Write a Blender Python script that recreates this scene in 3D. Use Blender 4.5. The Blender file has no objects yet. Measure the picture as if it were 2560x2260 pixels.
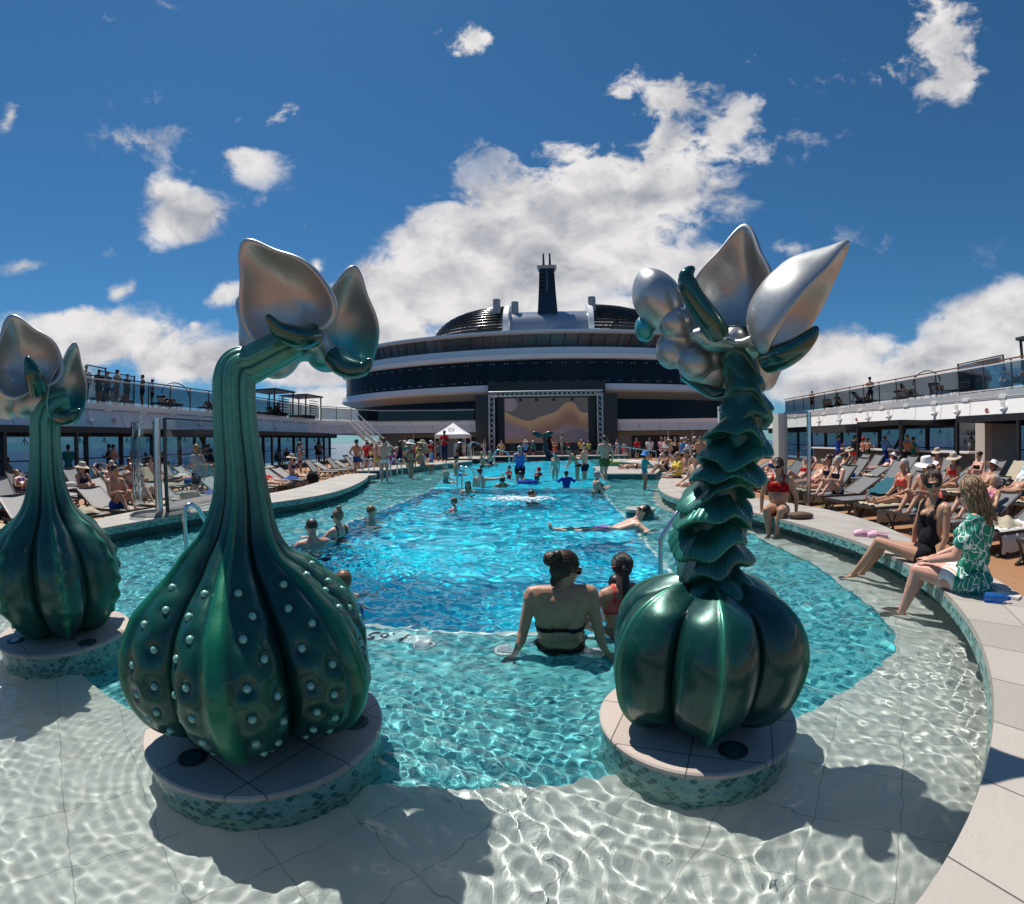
import bpy, math, random
import numpy as np
from mathutils import Vector, Matrix, Euler
random.seed(7)
S = bpy.context.scene
COL = S.collection
PI = math.pi

# ------------------------------------------------------------------ camera
# the photograph was taken with a fisheye-like wide action lens; ship axis is +Y
F = 1200.0; C3 = -0.05; PITCH = 0.022; ROLL = -0.0115; YAW = 0.096; EYE = 1.72; WL = .30     # eye height and water level, metres (deck .12, pool rim .57)
def _rot(d):
    x, y, z = d
    c, s = math.cos(ROLL), math.sin(ROLL); x, z = c*x - s*z, s*x + c*z
    c, s = math.cos(-PITCH), math.sin(-PITCH); y, z = c*y - s*z, s*y + c*z
    c, s = math.cos(YAW), math.sin(YAW); x, y = c*x - s*y, s*x + c*y
    return (x, y, z)
RM = np.array([_rot(e) for e in np.eye(3)]).T
def ray(px, py):
    u = px - 1280; v = 1130 - py; r = math.hypot(u, v); q = r/F; t = q + C3*q**3; s = math.sin(t)/max(r, 1e-9)
    return RM @ np.array([u*s, math.cos(t), v*s])
def P(px, py, z=0.0):           # survey helper: where the line of sight meets the level z
    d = ray(px, py); k = (z - EYE)/d[2]; return Vector((d[0]*k, d[1]*k, z))
def PR(px, py, D):              # survey helper: at the horizontal distance D
    d = ray(px, py); k = D/math.hypot(d[0], d[1]); return Vector((d[0]*k, d[1]*k, EYE + d[2]*k))
def PY(px, py, Y):
    d = ray(px, py); k = Y/d[1]; return Vector((d[0]*k, Y, EYE + d[2]*k))
def PX(px, py, X):
    d = ray(px, py); k = X/d[0]; return Vector((X, d[1]*k, EYE + d[2]*k))

cd = bpy.data.cameras.new('camera'); cam = bpy.data.objects.new('camera', cd); COL.objects.link(cam); S.camera = cam
cd.type = 'PANO'; cd.panorama_type = 'FISHEYE_LENS_POLYNOMIAL'
_k = F*36/2560
cd.sensor_width = 36; cd.sensor_fit = 'HORIZONTAL'; cd.clip_end = 80000; cd.clip_start = .05
cd.fisheye_polynomial_k0 = 0; cd.fisheye_polynomial_k1 = -1/_k; cd.fisheye_polynomial_k2 = 0
cd.fisheye_polynomial_k3 = -C3/_k**3; cd.fisheye_polynomial_k4 = 0; cd.fisheye_fov = math.radians(200)
cam.matrix_world = Matrix([[RM[i][0], RM[i][2], -RM[i][1], (0, 0, EYE)[i]] for i in range(3)] + [[0, 0, 0, 1]])

S.view_settings.view_transform = 'Standard'; S.view_settings.look = 'None'; S.view_settings.gamma = 1
S.view_settings.exposure = 0.2
try:
    S.cycles.use_denoising = True; S.cycles.max_bounces = 10; S.cycles.transparent_max_bounces = 16; S.cycles.transmission_bounces = 8
    S.cycles.sample_clamp_indirect = 6
except Exception: pass

# ------------------------------------------------------------------ node helper
class NT:
    def __init__(s, tree): s.t = tree; s.L = tree.links
    def n(s, typ, **kw):
        nd = s.t.nodes.new(typ)
        for k, v in kw.items(): setattr(nd, k, v)
        return nd
    def set(s, sock, v):
        if hasattr(v, 'is_output') or isinstance(v, bpy.types.NodeSocket): s.L.new(v, sock)
        elif v is not None: sock.default_value = v
    def m(s, op, a, b=None, c=None, clamp=False):
        nd = s.n('ShaderNodeMath', operation=op, use_clamp=clamp)
        for i, v in enumerate((a, b, c)):
            if v is not None: s.set(nd.inputs[i], v)
        return nd.outputs[0]
    def vm(s, op, a, b=None, sc=None):
        nd = s.n('ShaderNodeVectorMath', operation=op)
        s.set(nd.inputs[0], a)
        if b is not None: s.set(nd.inputs[1], b)
        if sc is not None: s.set(nd.inputs['Scale'], sc)
        return nd.outputs['Value'] if op in ('LENGTH', 'DOT_PRODUCT', 'DISTANCE') else nd.outputs[0]
    def mix(s, f, a, b, mode='MIX'):
        nd = s.n('ShaderNodeMix', data_type='RGBA', blend_type=mode)
        s.set(nd.inputs[0], f)
        for i, v in ((6, a), (7, b)):
            if isinstance(v, (tuple, list)) and len(v) == 3: v = (*v, 1)
            s.set(nd.inputs[i], v)
        return nd.outputs[2]
    def noise(s, vec, scale=5, detail=4, rough=.55, dist=0, dims='3D'):
        nd = s.n('ShaderNodeTexNoise', noise_dimensions=dims)
        s.set(nd.inputs['Vector'], vec); nd.inputs['Scale'].default_value = scale; nd.inputs['Detail'].default_value = detail
        nd.inputs['Roughness'].default_value = rough; nd.inputs['Distortion'].default_value = dist
        return nd.outputs['Fac']
    def vor(s, vec, scale=5, feature='F1', out='Distance'):
        nd = s.n('ShaderNodeTexVoronoi', feature=feature); s.set(nd.inputs['Vector'], vec); nd.inputs['Scale'].default_value = scale
        return nd.outputs[out]
    def wn(s, vec):
        nd = s.n('ShaderNodeTexWhiteNoise', noise_dimensions='3D'); s.set(nd.inputs['Vector'], vec); return nd.outputs['Value']
    def xyz(s, vec):
        nd = s.n('ShaderNodeSeparateXYZ'); s.set(nd.inputs[0], vec); return nd.outputs
    def comb(s, x, y, z=0.0):
        nd = s.n('ShaderNodeCombineXYZ')
        for i, v in enumerate((x, y, z)): s.set(nd.inputs[i], v)
        return nd.outputs[0]
    def ss(s, x, a, b):
        nd = s.n('ShaderNodeMapRange', interpolation_type='SMOOTHSTEP')
        s.set(nd.inputs[0], x); nd.inputs[1].default_value = a; nd.inputs[2].default_value = b
        return nd.outputs[0]
    def obj(s): return s.n('ShaderNodeTexCoord').outputs['Object']
    def uv(s): return s.n('ShaderNodeTexCoord').outputs['UV']
    def gen(s): return s.n('ShaderNodeTexCoord').outputs['Generated']
    def bump(s, h, strength=.3, dist=.01):
        nd = s.n('ShaderNodeBump'); s.set(nd.inputs['Height'], h); nd.inputs['Strength'].default_value = strength; nd.inputs['Distance'].default_value = dist
        return nd.outputs[0]

# ------------------------------------------------------------------ world: blue noon sky and its clouds
W = bpy.data.worlds.new('World'); S.world = W; W.use_nodes = True
EL = math.radians(66); AZ = math.radians(-43)
w = NT(W.node_tree); bg = W.node_tree.nodes['Background']
sky = w.n('ShaderNodeTexSky', sky_type='NISHITA', sun_disc=False, sun_elevation=EL, sun_rotation=AZ)
sky.air_density = 1.0; sky.dust_density = .15; sky.ozone_density = 3.0; sky.altitude = 300
def sky_clouds():
    dirv = w.n('ShaderNodeTexCoord').outputs['Generated']
    hs = w.n('ShaderNodeHueSaturation'); w.set(hs.inputs['Color'], sky.outputs[0]); hs.inputs['Saturation'].default_value = 1.0
    hs.inputs['Hue'].default_value = .488
    skyc = w.mix(1.0, hs.outputs[0], (.42, .82, 1.13), 'MULTIPLY')
    # cloud fields: (px, py, half width px, half height px, tilt deg, weight)
    blobs = [
        (1370, 620, 520, 160, 27, 1.1), (1530, 475, 290, 160, 14, 1.1), (1150, 650, 360, 150, 28, 1.1), (960, 740, 200, 110, 30, 1.0), (1710, 430, 130, 110, 30, .85),
        (1640, 260, 150, 60, 25, .75), (1560, 225, 70, 60, 0, .7), (1810, 330, 150, 60, 38, .55), (1000, 800, 220, 70, 30, .85), (1600, 660, 220, 90, 0, .7),
        (460, 545, 130, 75, 15, .72), (420, 480, 80, 50, 0, .6), (705, 300, 85, 50, 20, .66), (620, 400, 85, 55, -20, .62), (610, 290, 60, 40, 0, .4),
        (330, 360, 80, 60, -30, .42), (250, 640, 60, 30, 20, .4), (1180, 100, 90, 55, 25, .9), (1100, 80, 70, 60, 60, .42), (60, 665, 90, 28, 5, .5), (25, 290, 45, 25, 60, .5),
        (260, 850, 240, 75, 0, .88), (180, 800, 90, 50, 0, .75), (480, 905, 200, 60, 5, .80), (90, 950, 200, 60, 0, .8), (300, 730, 60, 25, 25, .45),
        (560, 735, 60, 30, 20, .6), (790, 665, 45, 35, 60, .6), (485, 815, 22, 18, 0, .5), (800, 930, 220, 40, 0, .8), (840, 1010, 160, 50, 0, .75), (700, 930, 100, 40, 0, .7),
        (2330, 110, 120, 140, 50, .85), (2280, 60, 70, 60, 30, .55), (2310, 190, 50, 60, 60, .55),
        (2480, 790, 180, 60, 20, .85), (2400, 900, 320, 70, 12, .86), (2560, 850, 150, 80, 10, .85), (2080, 880, 180, 60, 5, .80), (2100, 950, 200, 45, 8, .85), (1980, 620, 60, 25, 0, .3),
        (2250, 960, 250, 60, 5, .8), (1750, 700, 160, 90, 10, .9), (1560, 780, 350, 60, 0, .6), (1200, 760, 250, 50, 10, .75)]
    # more weather behind the camera, so that metal and water have something to reflect
    acc = None
    for (px, py, a, b, tl, wt) in blobs:
        c = Vector(ray(px, py)); t = math.radians(tl)
        u = Vector(ray(px + 40*math.cos(t), py - 40*math.sin(t))) - c; u -= c*u.dot(c); u.normalize(); v = c.cross(u)
        mp = w.n('ShaderNodeMapping', vector_type='TEXTURE'); w.set(mp.inputs[0], dirv)
        mp.inputs['Location'].default_value = c; mp.inputs['Rotation'].default_value = Matrix((u, v, c)).transposed().to_euler()
        mp.inputs['Scale'].default_value = (a/1250*1.4, b/1250*1.4, .8)
        ln = w.vm('LENGTH', mp.outputs[0]); f = w.m('MULTIPLY_ADD', ln, -wt, wt)
        if acc is None: acc = f
        else:
            mx = w.n('ShaderNodeMath', operation='SMOOTH_MAX'); w.set(mx.inputs[0], acc); w.set(mx.inputs[1], f); mx.inputs[2].default_value = .12; acc = mx.outputs[0]
    z = w.xyz(dirv)[2]; y = w.xyz(dirv)[1]
    back = w.m('MULTIPLY', w.ss(w.m('MULTIPLY', y, -1), .1, .5), w.m('SUBTRACT', w.noise(dirv, 2.2, 3), .38)); acc = w.m('MAXIMUM', acc, back)
    dv = w.vm('MULTIPLY', dirv, (1, 1, 1.5))
    warp = w.n('ShaderNodeTexNoise'); w.set(warp.inputs['Vector'], dv); warp.inputs['Scale'].default_value = 7; warp.inputs['Detail'].default_value = 3
    wv = w.vm('ADD', dv, w.vm('SCALE', w.vm('SUBTRACT', warp.outputs['Color'], (.5, .5, .5)), sc=.10))
    nA = w.noise(wv, 9, 12, .60); nB = w.noise(wv, 3.4, 5, .5)
    nC = w.noise(wv, 24, 8, .62); nA = w.m('ADD', w.m('MULTIPLY', nA, .8), w.m('MULTIPLY', nC, .2))
    n = w.m('ADD', w.m('MULTIPLY', nA, 1.15), w.m('MULTIPLY', nB, .75))          # ~0.95 mean
    dens = w.m('ADD', w.m('MULTIPLY', acc, 1.25), w.m('MULTIPLY', w.m('SUBTRACT', n, 1.10), w.m('MULTIPLY_ADD', w.ss(z, .38, .70), 1.6, 1.4)))
    cov = w.ss(dens, .0, .34)
    thin = w.ss(acc, .06, .50)
    cov = w.m('MULTIPLY', cov, w.m('MULTIPLY_ADD', thin, .55, .45))
    # sun side bright, thick undersides grey: density sampled a step towards the sun
    sd = Vector((math.sin(AZ)*math.cos(EL), math.cos(AZ)*math.cos(EL), math.sin(EL)))
    off = w.vm('ADD', wv, tuple(sd*.055)); nO = w.noise(off, 6, 6, .55); nI = w.noise(wv, 6, 6, .55)
    lit = w.m('ADD', .60, w.m('MULTIPLY', w.m('SUBTRACT', nI, nO), 2.6))
    lit = w.m('SUBTRACT', lit, w.m('MULTIPLY', w.ss(dens, .35, 1.5), .42))
    lit = w.m('ADD', lit, .16, clamp=True)
    ccol = w.mix(lit, (3.6, 4.0, 5.0), (11.6, 11.3, 11.2))
    out = w.mix(cov, skyc, ccol)
    return out
w.set(bg.inputs[0], sky_clouds()); bg.inputs[1].default_value = .062

sl = bpy.data.lights.new('sun', 'SUN'); so = bpy.data.objects.new('sun', sl); COL.objects.link(so)
sl.energy = 4.7; sl.angle = math.radians(.5); sl.color = (1, .95, .87)
SD = Vector((math.sin(AZ)*math.cos(EL), math.cos(AZ)*math.cos(EL), math.sin(EL)))
so.rotation_euler = SD.to_track_quat('Z', 'Y').to_euler(); so.location = (0, 0, 60)
sl.cycles.is_caustics_light = True

# ------------------------------------------------------------------ materials
MATS = {}
def mat(name, col=(.5, .5, .5), rough=.6, metal=0, **kw):
    if name in MATS: return MATS[name]
    m = bpy.data.materials.new(name); m.use_nodes = True; b = m.node_tree.nodes['Principled BSDF']; t = NT(m.node_tree)
    var = kw.get('var', .12); sc = kw.get('scale', 6)
    n = t.noise(t.obj(), sc, 4, .6)
    c = t.mix(n, tuple(x*(1 - var) for x in col), tuple(min(1, x*(1 + var)) for x in col))
    t.set(b.inputs['Base Color'], c); b.inputs['Metallic'].default_value = metal
    t.set(b.inputs['Roughness'], t.m('MULTIPLY_ADD', n, .12, max(0.02, rough - .06)))
    if 'bump' in kw: t.set(b.inputs['Normal'], t.bump(t.noise(t.obj(), kw.get('bscale', 60), 4), kw['bump'], .004))
    if 'coat' in kw: b.inputs['Coat Weight'].default_value = kw['coat']; b.inputs['Coat Roughness'].default_value = .08
    if 'spec' in kw: b.inputs['Specular IOR Level'].default_value = kw['spec']
    if 'sss' in kw: b.inputs['Subsurface Weight'].default_value = kw['sss']; b.inputs['Subsurface Radius'].default_value = (.02, .008, .004)
    if 'alpha' in kw: b.inputs['Alpha'].default_value = kw['alpha']
    if 'emit' in kw: b.inputs['Emission Color'].default_value = (*kw['emit'][:3], 1); b.inputs['Emission Strength'].default_value = kw['emit'][3]
    MATS[name] = m; return m
def bsdf(m): return m.node_tree.nodes['Principled BSDF']

# ------------------------------------------------------------------ mesh helpers
class MB:
    """collects shapes, then links them as ONE mesh object"""
    def __init__(s): s.v = []; s.f = []; s.uv = []; s.mi = []; s.starts = []
    def add(s, vs, fs, uvs=None, mi=0):
        o = len(s.v); s.starts.append((o, len(s.f))); s.v += [tuple(map(float, q)) for q in vs]
        for i, f in enumerate(fs):
            s.f.append(tuple(o + k for k in f)); s.mi.append(mi)
            s.uv.append([uvs[k] for k in f] if uvs is not None else None)
        return s
    def box(s, c, d, rz=0, M=None, mi=0):
        x, y, z = d[0]/2, d[1]/2, d[2]/2
        pts = [Vector((a*x, b*y, e*z)) for e in (-1, 1) for a, b in ((-1, -1), (1, -1), (1, 1), (-1, 1))]
        R = Matrix.Rotation(rz, 3, 'Z') if M is None else M
        pts = [R @ q + Vector(c) for q in pts]
        return s.add(pts, [(3, 2, 1, 0), (4, 5, 6, 7), (0, 1, 5, 4), (1, 2, 6, 5), (2, 3, 7, 6), (3, 0, 4, 7)], mi=mi)
    def bar(s, a, b, w, h=None, up=(0, 0, 1), mi=0):
        a, b = Vector(a), Vector(b); d = b - a; L = d.length; d.normalize()
        r = d.cross(Vector(up))
        if r.length < 1e-4: r = d.cross(Vector((0, 1, 0)))
        r.normalize(); u = r.cross(d)
        return s.box((a + b)/2, (w, L, h or w), M=Matrix((r, d, u)).transposed(), mi=mi)
    def tube(s, pts, r, n=8, closed=False, cap=True, mi=0):
        pts = [Vector(p) for p in pts]; N = len(pts); rs = r if isinstance(r, (list, tuple)) else [r]*N
        vs = []; prev = None
        for i, p in enumerate(pts):
            a = pts[(i - 1) % N] if (closed or i > 0) else p; b = pts[(i + 1) % N] if (closed or i < N - 1) else p
            d = (b - a).normalized()
            if prev is None:
                u = d.orthogonal().normalized()
            else:
                u = prev - d*prev.dot(d)
                u = u.normalized() if u.length > 1e-6 else d.orthogonal().normalized()
            prev = u; v = d.cross(u)
            for k in range(n):
                t = 2*PI*k/n; vs.append(p + (u*math.cos(t) + v*math.sin(t))*rs[i])
        fs = []
        for i in range(N if closed else N - 1):
            j = (i + 1) % N
            for k in range(n): fs.append((i*n + k, i*n + (k + 1) % n, j*n + (k + 1) % n, j*n + k))
        if cap and not closed: fs += [tuple(range(n))[::-1], tuple((N - 1)*n + k for k in range(n))]
        return s.add(vs, fs, mi=mi)
    def ell(s, c, r, n=14, M=None, mi=0):
        vs = []; fs = []; m = n//2
        c = Vector(c); r = (r, r, r) if isinstance(r, (int, float)) else r
        for i in range(m + 1):
            th = PI*i/m
            for k in range(n):
                ph = 2*PI*k/n; q = Vector((r[0]*math.sin(th)*math.cos(ph), r[1]*math.sin(th)*math.sin(ph), r[2]*math.cos(th)))
                vs.append(c + (M @ q if M is not None else q))
        for i in range(m):
            for k in range(n): fs.append((i*n + k, (i + 1)*n + k, (i + 1)*n + (k + 1) % n, i*n + (k + 1) % n))
        return s.add(vs, fs, mi=mi)
    def lathe(s, c, prof, n=32, mi=0, uvs=False):
        vs = []; fs = []; uv = []; c = Vector(c); L = 0; ls = []
        for i, (r, z) in enumerate(prof):
            if i: L += math.hypot(r - prof[i-1][0], z - prof[i-1][1])
            ls.append(L)
            for k in range(n + 1):
                t = 2*PI*k/n; vs.append(c + Vector((r*math.cos(t), r*math.sin(t), z))); uv.append((t*max(p[0] for p in prof), ls[-1]))
        for i in range(len(prof) - 1):
            for k in range(n): fs.append((i*(n+1) + k, i*(n+1) + k + 1, (i+1)*(n+1) + k + 1, (i+1)*(n+1) + k))
        return s.add(vs, fs, uv if uvs else None, mi=mi)
    def prism(s, poly, z0, z1, mi=0, uvscale=1.0):
        n = len(poly); vs = [(x, y, z0) for x, y in poly] + [(x, y, z1) for x, y in poly]
        s.add(vs, [tuple(range(n))[::-1], tuple(range(n, 2*n))], [(x, y) for x, y in poly]*2, mi=mi)
        L = 0; uv = []; vv = []; ff = []
        for i in range(n + 1):
            x, y = poly[i % n]
            if i: L += math.hypot(x - poly[i-1][0], y - poly[i-1][1])
            vv += [(x, y, z0), (x, y, z1)]; uv += [(L, z0), (L, z1)]
        for i in range(n): ff.append((2*i, 2*i + 2, 2*i + 3, 2*i + 1))
        return s.add(vv, ff, uv, mi=mi)
    def grid(s, fn, nu, nv, cu=False, cv=False, mi=0, uv=False):
        vs = []; uvs = []
        for i in range(nu + (0 if cu else 1)):
            for j in range(nv + (0 if cv else 1)):
                vs.append(fn(i/nu, j/nv)); uvs.append((i/nu, j/nv))
        J = nv if cv else nv + 1; I = nu if cu else nu + 1; fs = []
        for i in range(nu):
            for j in range(nv):
                a, b = (i + 1) % I if cu else i + 1, (j + 1) % J if cv else j + 1
                fs.append((i*J + j, a*J + j, a*J + b, i*J + b))
        return s.add(vs, fs, uvs if uv else None, mi=mi)
    def mesh(s, name):
        me = bpy.data.meshes.new(name); me.from_pydata(s.v, [], s.f)
        if any(u is not None for u in s.uv):
            l = me.uv_layers.new(name='UVMap'); dat = []
            for f, u in zip(s.f, s.uv):
                for k in range(len(f)): dat += list(u[k]) if u is not None else [0, 0]
            l.data.foreach_set('uv', dat)
        me.polygons.foreach_set('material_index', s.mi)
        return me
    def build(s, name, m, parent=None, smooth=False, loc=None):
        me = s.mesh(name)
        for q in (m if isinstance(m, (list, tuple)) else [m]): me.materials.append(q)
        if smooth: shade(me, smooth)
        o = bpy.data.objects.new(name, me); COL.objects.link(o)
        if parent is not None:
            o.parent = parent
        if loc is not None: o.location = loc
        return o
def build_each(mb, name, m, parent=None, smooth=False, per=1):
    """every shape of the collector becomes a mesh of its own"""
    st = mb.starts[::per] + [(len(mb.v), len(mb.f))]; out = []
    for (v0, f0), (v1, f1) in zip(st, st[1:]):
        q = MB(); q.v = mb.v[v0:v1]; q.f = [tuple(k - v0 for k in f) for f in mb.f[f0:f1]]; q.uv = mb.uv[f0:f1]; q.mi = mb.mi[f0:f1]
        out.append(q.build(name, m, parent, smooth))
    return out
def shade(me, ang):
    me.polygons.foreach_set('use_smooth', [True]*len(me.polygons))
    if ang is not True:
        try: me.set_sharp_from_angle(angle=math.radians(ang))
        except Exception: pass
def tag(o, label=None, cat=None, group=None, kind=None):
    if label: o['label'] = label
    if cat: o['category'] = cat
    if group: o['group'] = group
    if kind: o['kind'] = kind
    return o
def empty(name, loc=(0, 0, 0), rz=0, label=None, cat=None, group=None, kind=None):
    o = bpy.data.objects.new(name, None); COL.objects.link(o); o.location = loc; o.rotation_euler = (0, 0, rz); o.empty_display_size = .2
    return tag(o, label, cat, group, kind)
def struct(name, mb, m, smooth=False):
    o = mb.build(name, m, smooth=smooth); o['kind'] = 'structure'; return o
def kids(o): return [c for c in bpy.data.objects if c.parent == o]
KIDS = {}
def copy_tree(o, parent=None, sub=None):
    c = o.copy(); COL.objects.link(c)
    c.parent = parent
    for ch in (KIDS.setdefault(o.name, kids(o))): copy_tree(ch, c)
    return c
def mir(x): return -3.0 - x      # the pool's plan is symmetric about x = -1.5
def catmull(pts, n=8, closed=False):
    pts = [Vector(p) for p in pts]; out = []; N = len(pts)
    g = (lambda i: pts[i % N]) if closed else (lambda i: pts[max(0, min(N - 1, i))])
    for i in range(N if closed else N - 1):
        a, b, c, d = g(i - 1), g(i), g(i + 1), g(i + 2)
        for k in range(n):
            t = k/n; out.append(.5*((2*b) + (c - a)*t + (2*a - 5*b + 4*c - d)*t*t + (3*b - a - 3*c + d)*t**3))
    if not closed: out.append(pts[-1].copy())
    return out
# ------------------------------------------------------------------ special materials
def scale_tiles(name, c1, c2, c3, s=.085, grout=(.16, .3, .28), rough=.25, tilt=0, dark=.32):
    """fish-scale mosaic in metres of the UV map"""
    m = bpy.data.materials.new(name); m.use_nodes = True; b = bsdf(m); t = NT(m.node_tree)
    q = t.xyz(t.uv()); u = t.m('DIVIDE', q[0], s); v = t.m('DIVIDE', q[1], s*.5)
    row = t.m('FLOOR', v); vf = t.m('MULTIPLY', t.m('SUBTRACT', v, row), .5)
    odd = t.m('MULTIPLY', t.m('PINGPONG', row, 1), .5)
    uu = t.m('ADD', u, odd); cell = t.m('FLOOR', uu); uf = t.m('SUBTRACT', t.m('SUBTRACT', uu, cell), .5)
    d = t.m('SQRT', t.m('ADD', t.m('MULTIPLY', uf, uf), t.m('MULTIPLY', vf, vf)))
    inside = t.m('LESS_THAN', d, .5)
    row2 = t.m('ADD', row, 1); odd2 = t.m('SUBTRACT', .5, odd); cell2 = t.m('FLOOR', t.m('ADD', u, odd2))
    r = t.m('ADD', t.m('MULTIPLY', inside, row), t.m('MULTIPLY', t.m('SUBTRACT', 1, inside), row2))
    cc = t.m('ADD', t.m('MULTIPLY', inside, cell), t.m('MULTIPLY', t.m('SUBTRACT', 1, inside), cell2))
    rnd = t.wn(t.comb(cc, r, 3)); rnd2 = t.wn(t.comb(cc, r, 9))
    col = t.mix(rnd2, c1, c2); col = t.mix(t.m('LESS_THAN', t.m('ADD', rnd, t.m('MULTIPLY', t.m('SUBTRACT', t.noise(t.uv(), 2.2, 2), .5), 1.0)), dark), col, c3)
    g = t.m('LESS_THAN', t.m('ABSOLUTE', t.m('SUBTRACT', d, .49)), .028)
    col = t.mix(g, col, grout)
    t.set(b.inputs['Base Color'], col); b.inputs['Roughness'].default_value = rough
    t.set(b.inputs['Normal'], t.bump(t.m('MULTIPLY', g, -1), .25, .003))
    return m
def grid_tiles(name, c, g, su, sv, gw=.012, rough=.5, uv=True, rot=0, var=.1, stagger=0, streak=0, warp=0):
    m = bpy.data.materials.new(name); m.use_nodes = True; b = bsdf(m); t = NT(m.node_tree)
    src = t.uv() if uv else t.obj()
    if warp: src = t.vm('ADD', src, t.vm('SCALE', t.n('ShaderNodeTexNoise').outputs['Color'], sc=0))
    if rot:
        mp = t.n('ShaderNodeMapping'); t.set(mp.inputs[0], src); mp.inputs['Rotation'].default_value = (0, 0, rot); src = mp.outputs[0]
    q = t.xyz(src); v = t.m('DIVIDE', q[1], sv); iv = t.m('FLOOR', v)
    u = t.m('ADD', t.m('DIVIDE', q[0], su), t.m('MULTIPLY', iv, stagger)); iu = t.m('FLOOR', u)
    fu = t.m('ABSOLUTE', t.m('SUBTRACT', t.m('SUBTRACT', u, iu), .5)); fv = t.m('ABSOLUTE', t.m('SUBTRACT', t.m('SUBTRACT', v, iv), .5))
    gl = t.m('MAXIMUM', t.m('GREATER_THAN', fu, .5 - gw/su/2), t.m('GREATER_THAN', fv, .5 - gw/sv/2))
    r = t.wn(t.comb(iu, iv, 1)); n = t.noise(t.vm('MULTIPLY', src, (1, 5 if streak else 1, 1)), 9, 6, .65); n2 = t.noise(src, 1.1, 3)
    k = t.m('ADD', t.m('MULTIPLY', r, var), t.m('MULTIPLY', t.m('ADD', n, n2), var))
    col = t.mix(t.m('MULTIPLY', k, 1.0), tuple(min(1, x*1.06) for x in c), tuple(x*.55 for x in c))
    if streak:
        pit = t.ss(t.noise(t.vm('MULTIPLY', src, (1, 7, 1)), 34, 3, .6), .64, .70); col = t.mix(t.m('MULTIPLY', pit, .6), col, tuple(x*.45 for x in c))
    col = t.mix(gl, col, g)
    t.set(b.inputs['Base Color'], col); t.set(b.inputs['Roughness'], t.m('MULTIPLY_ADD', n, .2, rough - .1))
    t.set(b.inputs['Normal'], t.bump(t.m('SUBTRACT', t.m('MULTIPLY', n, .25), gl), .3, .003))
    return m
M_scale = scale_tiles('scale_mosaic', (.10, .27, .25), (.18, .38, .35), (.02, .13, .125), s=.05, grout=(.30, .42, .40))
M_scale_wall = scale_tiles('wall_mosaic', (.01, .085, .09), (.018, .115, .12), (.006, .06, .065), s=.07, grout=(.02, .11, .11))
M_ring = scale_tiles('pool_floor_mosaic', (.07, .36, .39), (.13, .46, .46), (.012, .19, .23), s=.058, grout=(.11, .41, .42), dark=.40, rough=.4)
M_deep = scale_tiles('deep_pool_mosaic', (.0, .62, .80), (.0, .70, .87), (.0, .54, .72), s=.30, grout=(.0, .58, .75), rough=.4, dark=.3)
M_shelf = grid_tiles('shelf_tile', (.53, .51, .46), (.30, .29, .265), .36, .36, .005, .5, uv=False, rot=.62, var=.12)
M_coping = grid_tiles('coping_stone', (.50, .455, .40), (.11, .10, .09), .45, .40, .007, .55, var=.34, streak=1)
M_ped = grid_tiles('pedestal_stone', (.54, .455, .40), (.10, .08, .07), .42, .42, .007, .5, uv=False, rot=.35, var=.28)
M_deck = grid_tiles('teak_deck', (.40, .20, .095), (.09, .045, .025), 1.6, .075, .007, .6, uv=False, rot=PI/2, var=.16, stagger=.37)
M_steel = mat('polished_steel', (.62, .63, .65), .18, 1, var=.05)
M_white = mat('white_paint', (.78, .77, .76), .4, var=.04, scale=1)
M_offwhite = mat('cream_paint', (.60, .56, .50), .5, var=.05, scale=1)
M_black = mat('black_paint', (.02, .022, .026), .4, var=.2)
M_dark = mat('charcoal_metal', (.045, .047, .05), .45, var=.2)
M_grey = mat('grey_paint', (.30, .31, .33), .45, var=.08)

# ------------------------------------------------------------------ pool plan (x, y), right half; mirrored about x=-1.5
_half = [(3.42, 5.0), (3.33, 6.0), (3.10, 7.3), (2.62, 8.4), (2.32, 9.7), (2.38, 11.2), (2.75, 13.0), (3.25, 14.8), (3.75, 16.2)]
arcR = [(-1.5 + 4.92*math.cos(a), 5 + 4.92*math.sin(a)) for a in np.linspace(-PI/2, 0, 40)[:-1]]
side = [(p.x, p.y) for p in catmull([(q[0], q[1], 0) for q in _half], 6)]
inner = arcR + side                                    # from the near middle to the right end
_oh = [(3.93, 3.95), (4.22, 5.0), (4.45, 6.0), (4.45, 7.4), (4.0, 8.8), (3.78, 10), (3.85, 11.4), (4.2, 13.2), (4.65, 15.2), (4.95, 17.0)]
arcO = [(-1.5 + 5.54*math.cos(a), 5 + 5.54*math.sin(a)) for a in np.linspace(-PI/2, -.28, 34)]
outer = arcO + [(p.x, p.y) for p in catmull([(q[0], q[1], 0) for q in _oh], 5)]
def resample(pts, n):
    d = [0]
    for a, b in zip(pts, pts[1:]): d.append(d[-1] + math.hypot(b[0]-a[0], b[1]-a[1]))
    t = np.linspace(0, d[-1], n); xs = np.interp(t, d, [p[0] for p in pts]); ys = np.interp(t, d, [p[1] for p in pts])
    return list(zip(xs.tolist(), ys.tolist()))
NI = 150
ri, ro = resample(inner, NI), resample(outer, NI)
line_i = [(mir(x), y) for x, y in ri[::-1]] + ri[1:]; line_o = [(mir(x), y) for x, y in ro[::-1]] + ro[1:]
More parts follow.
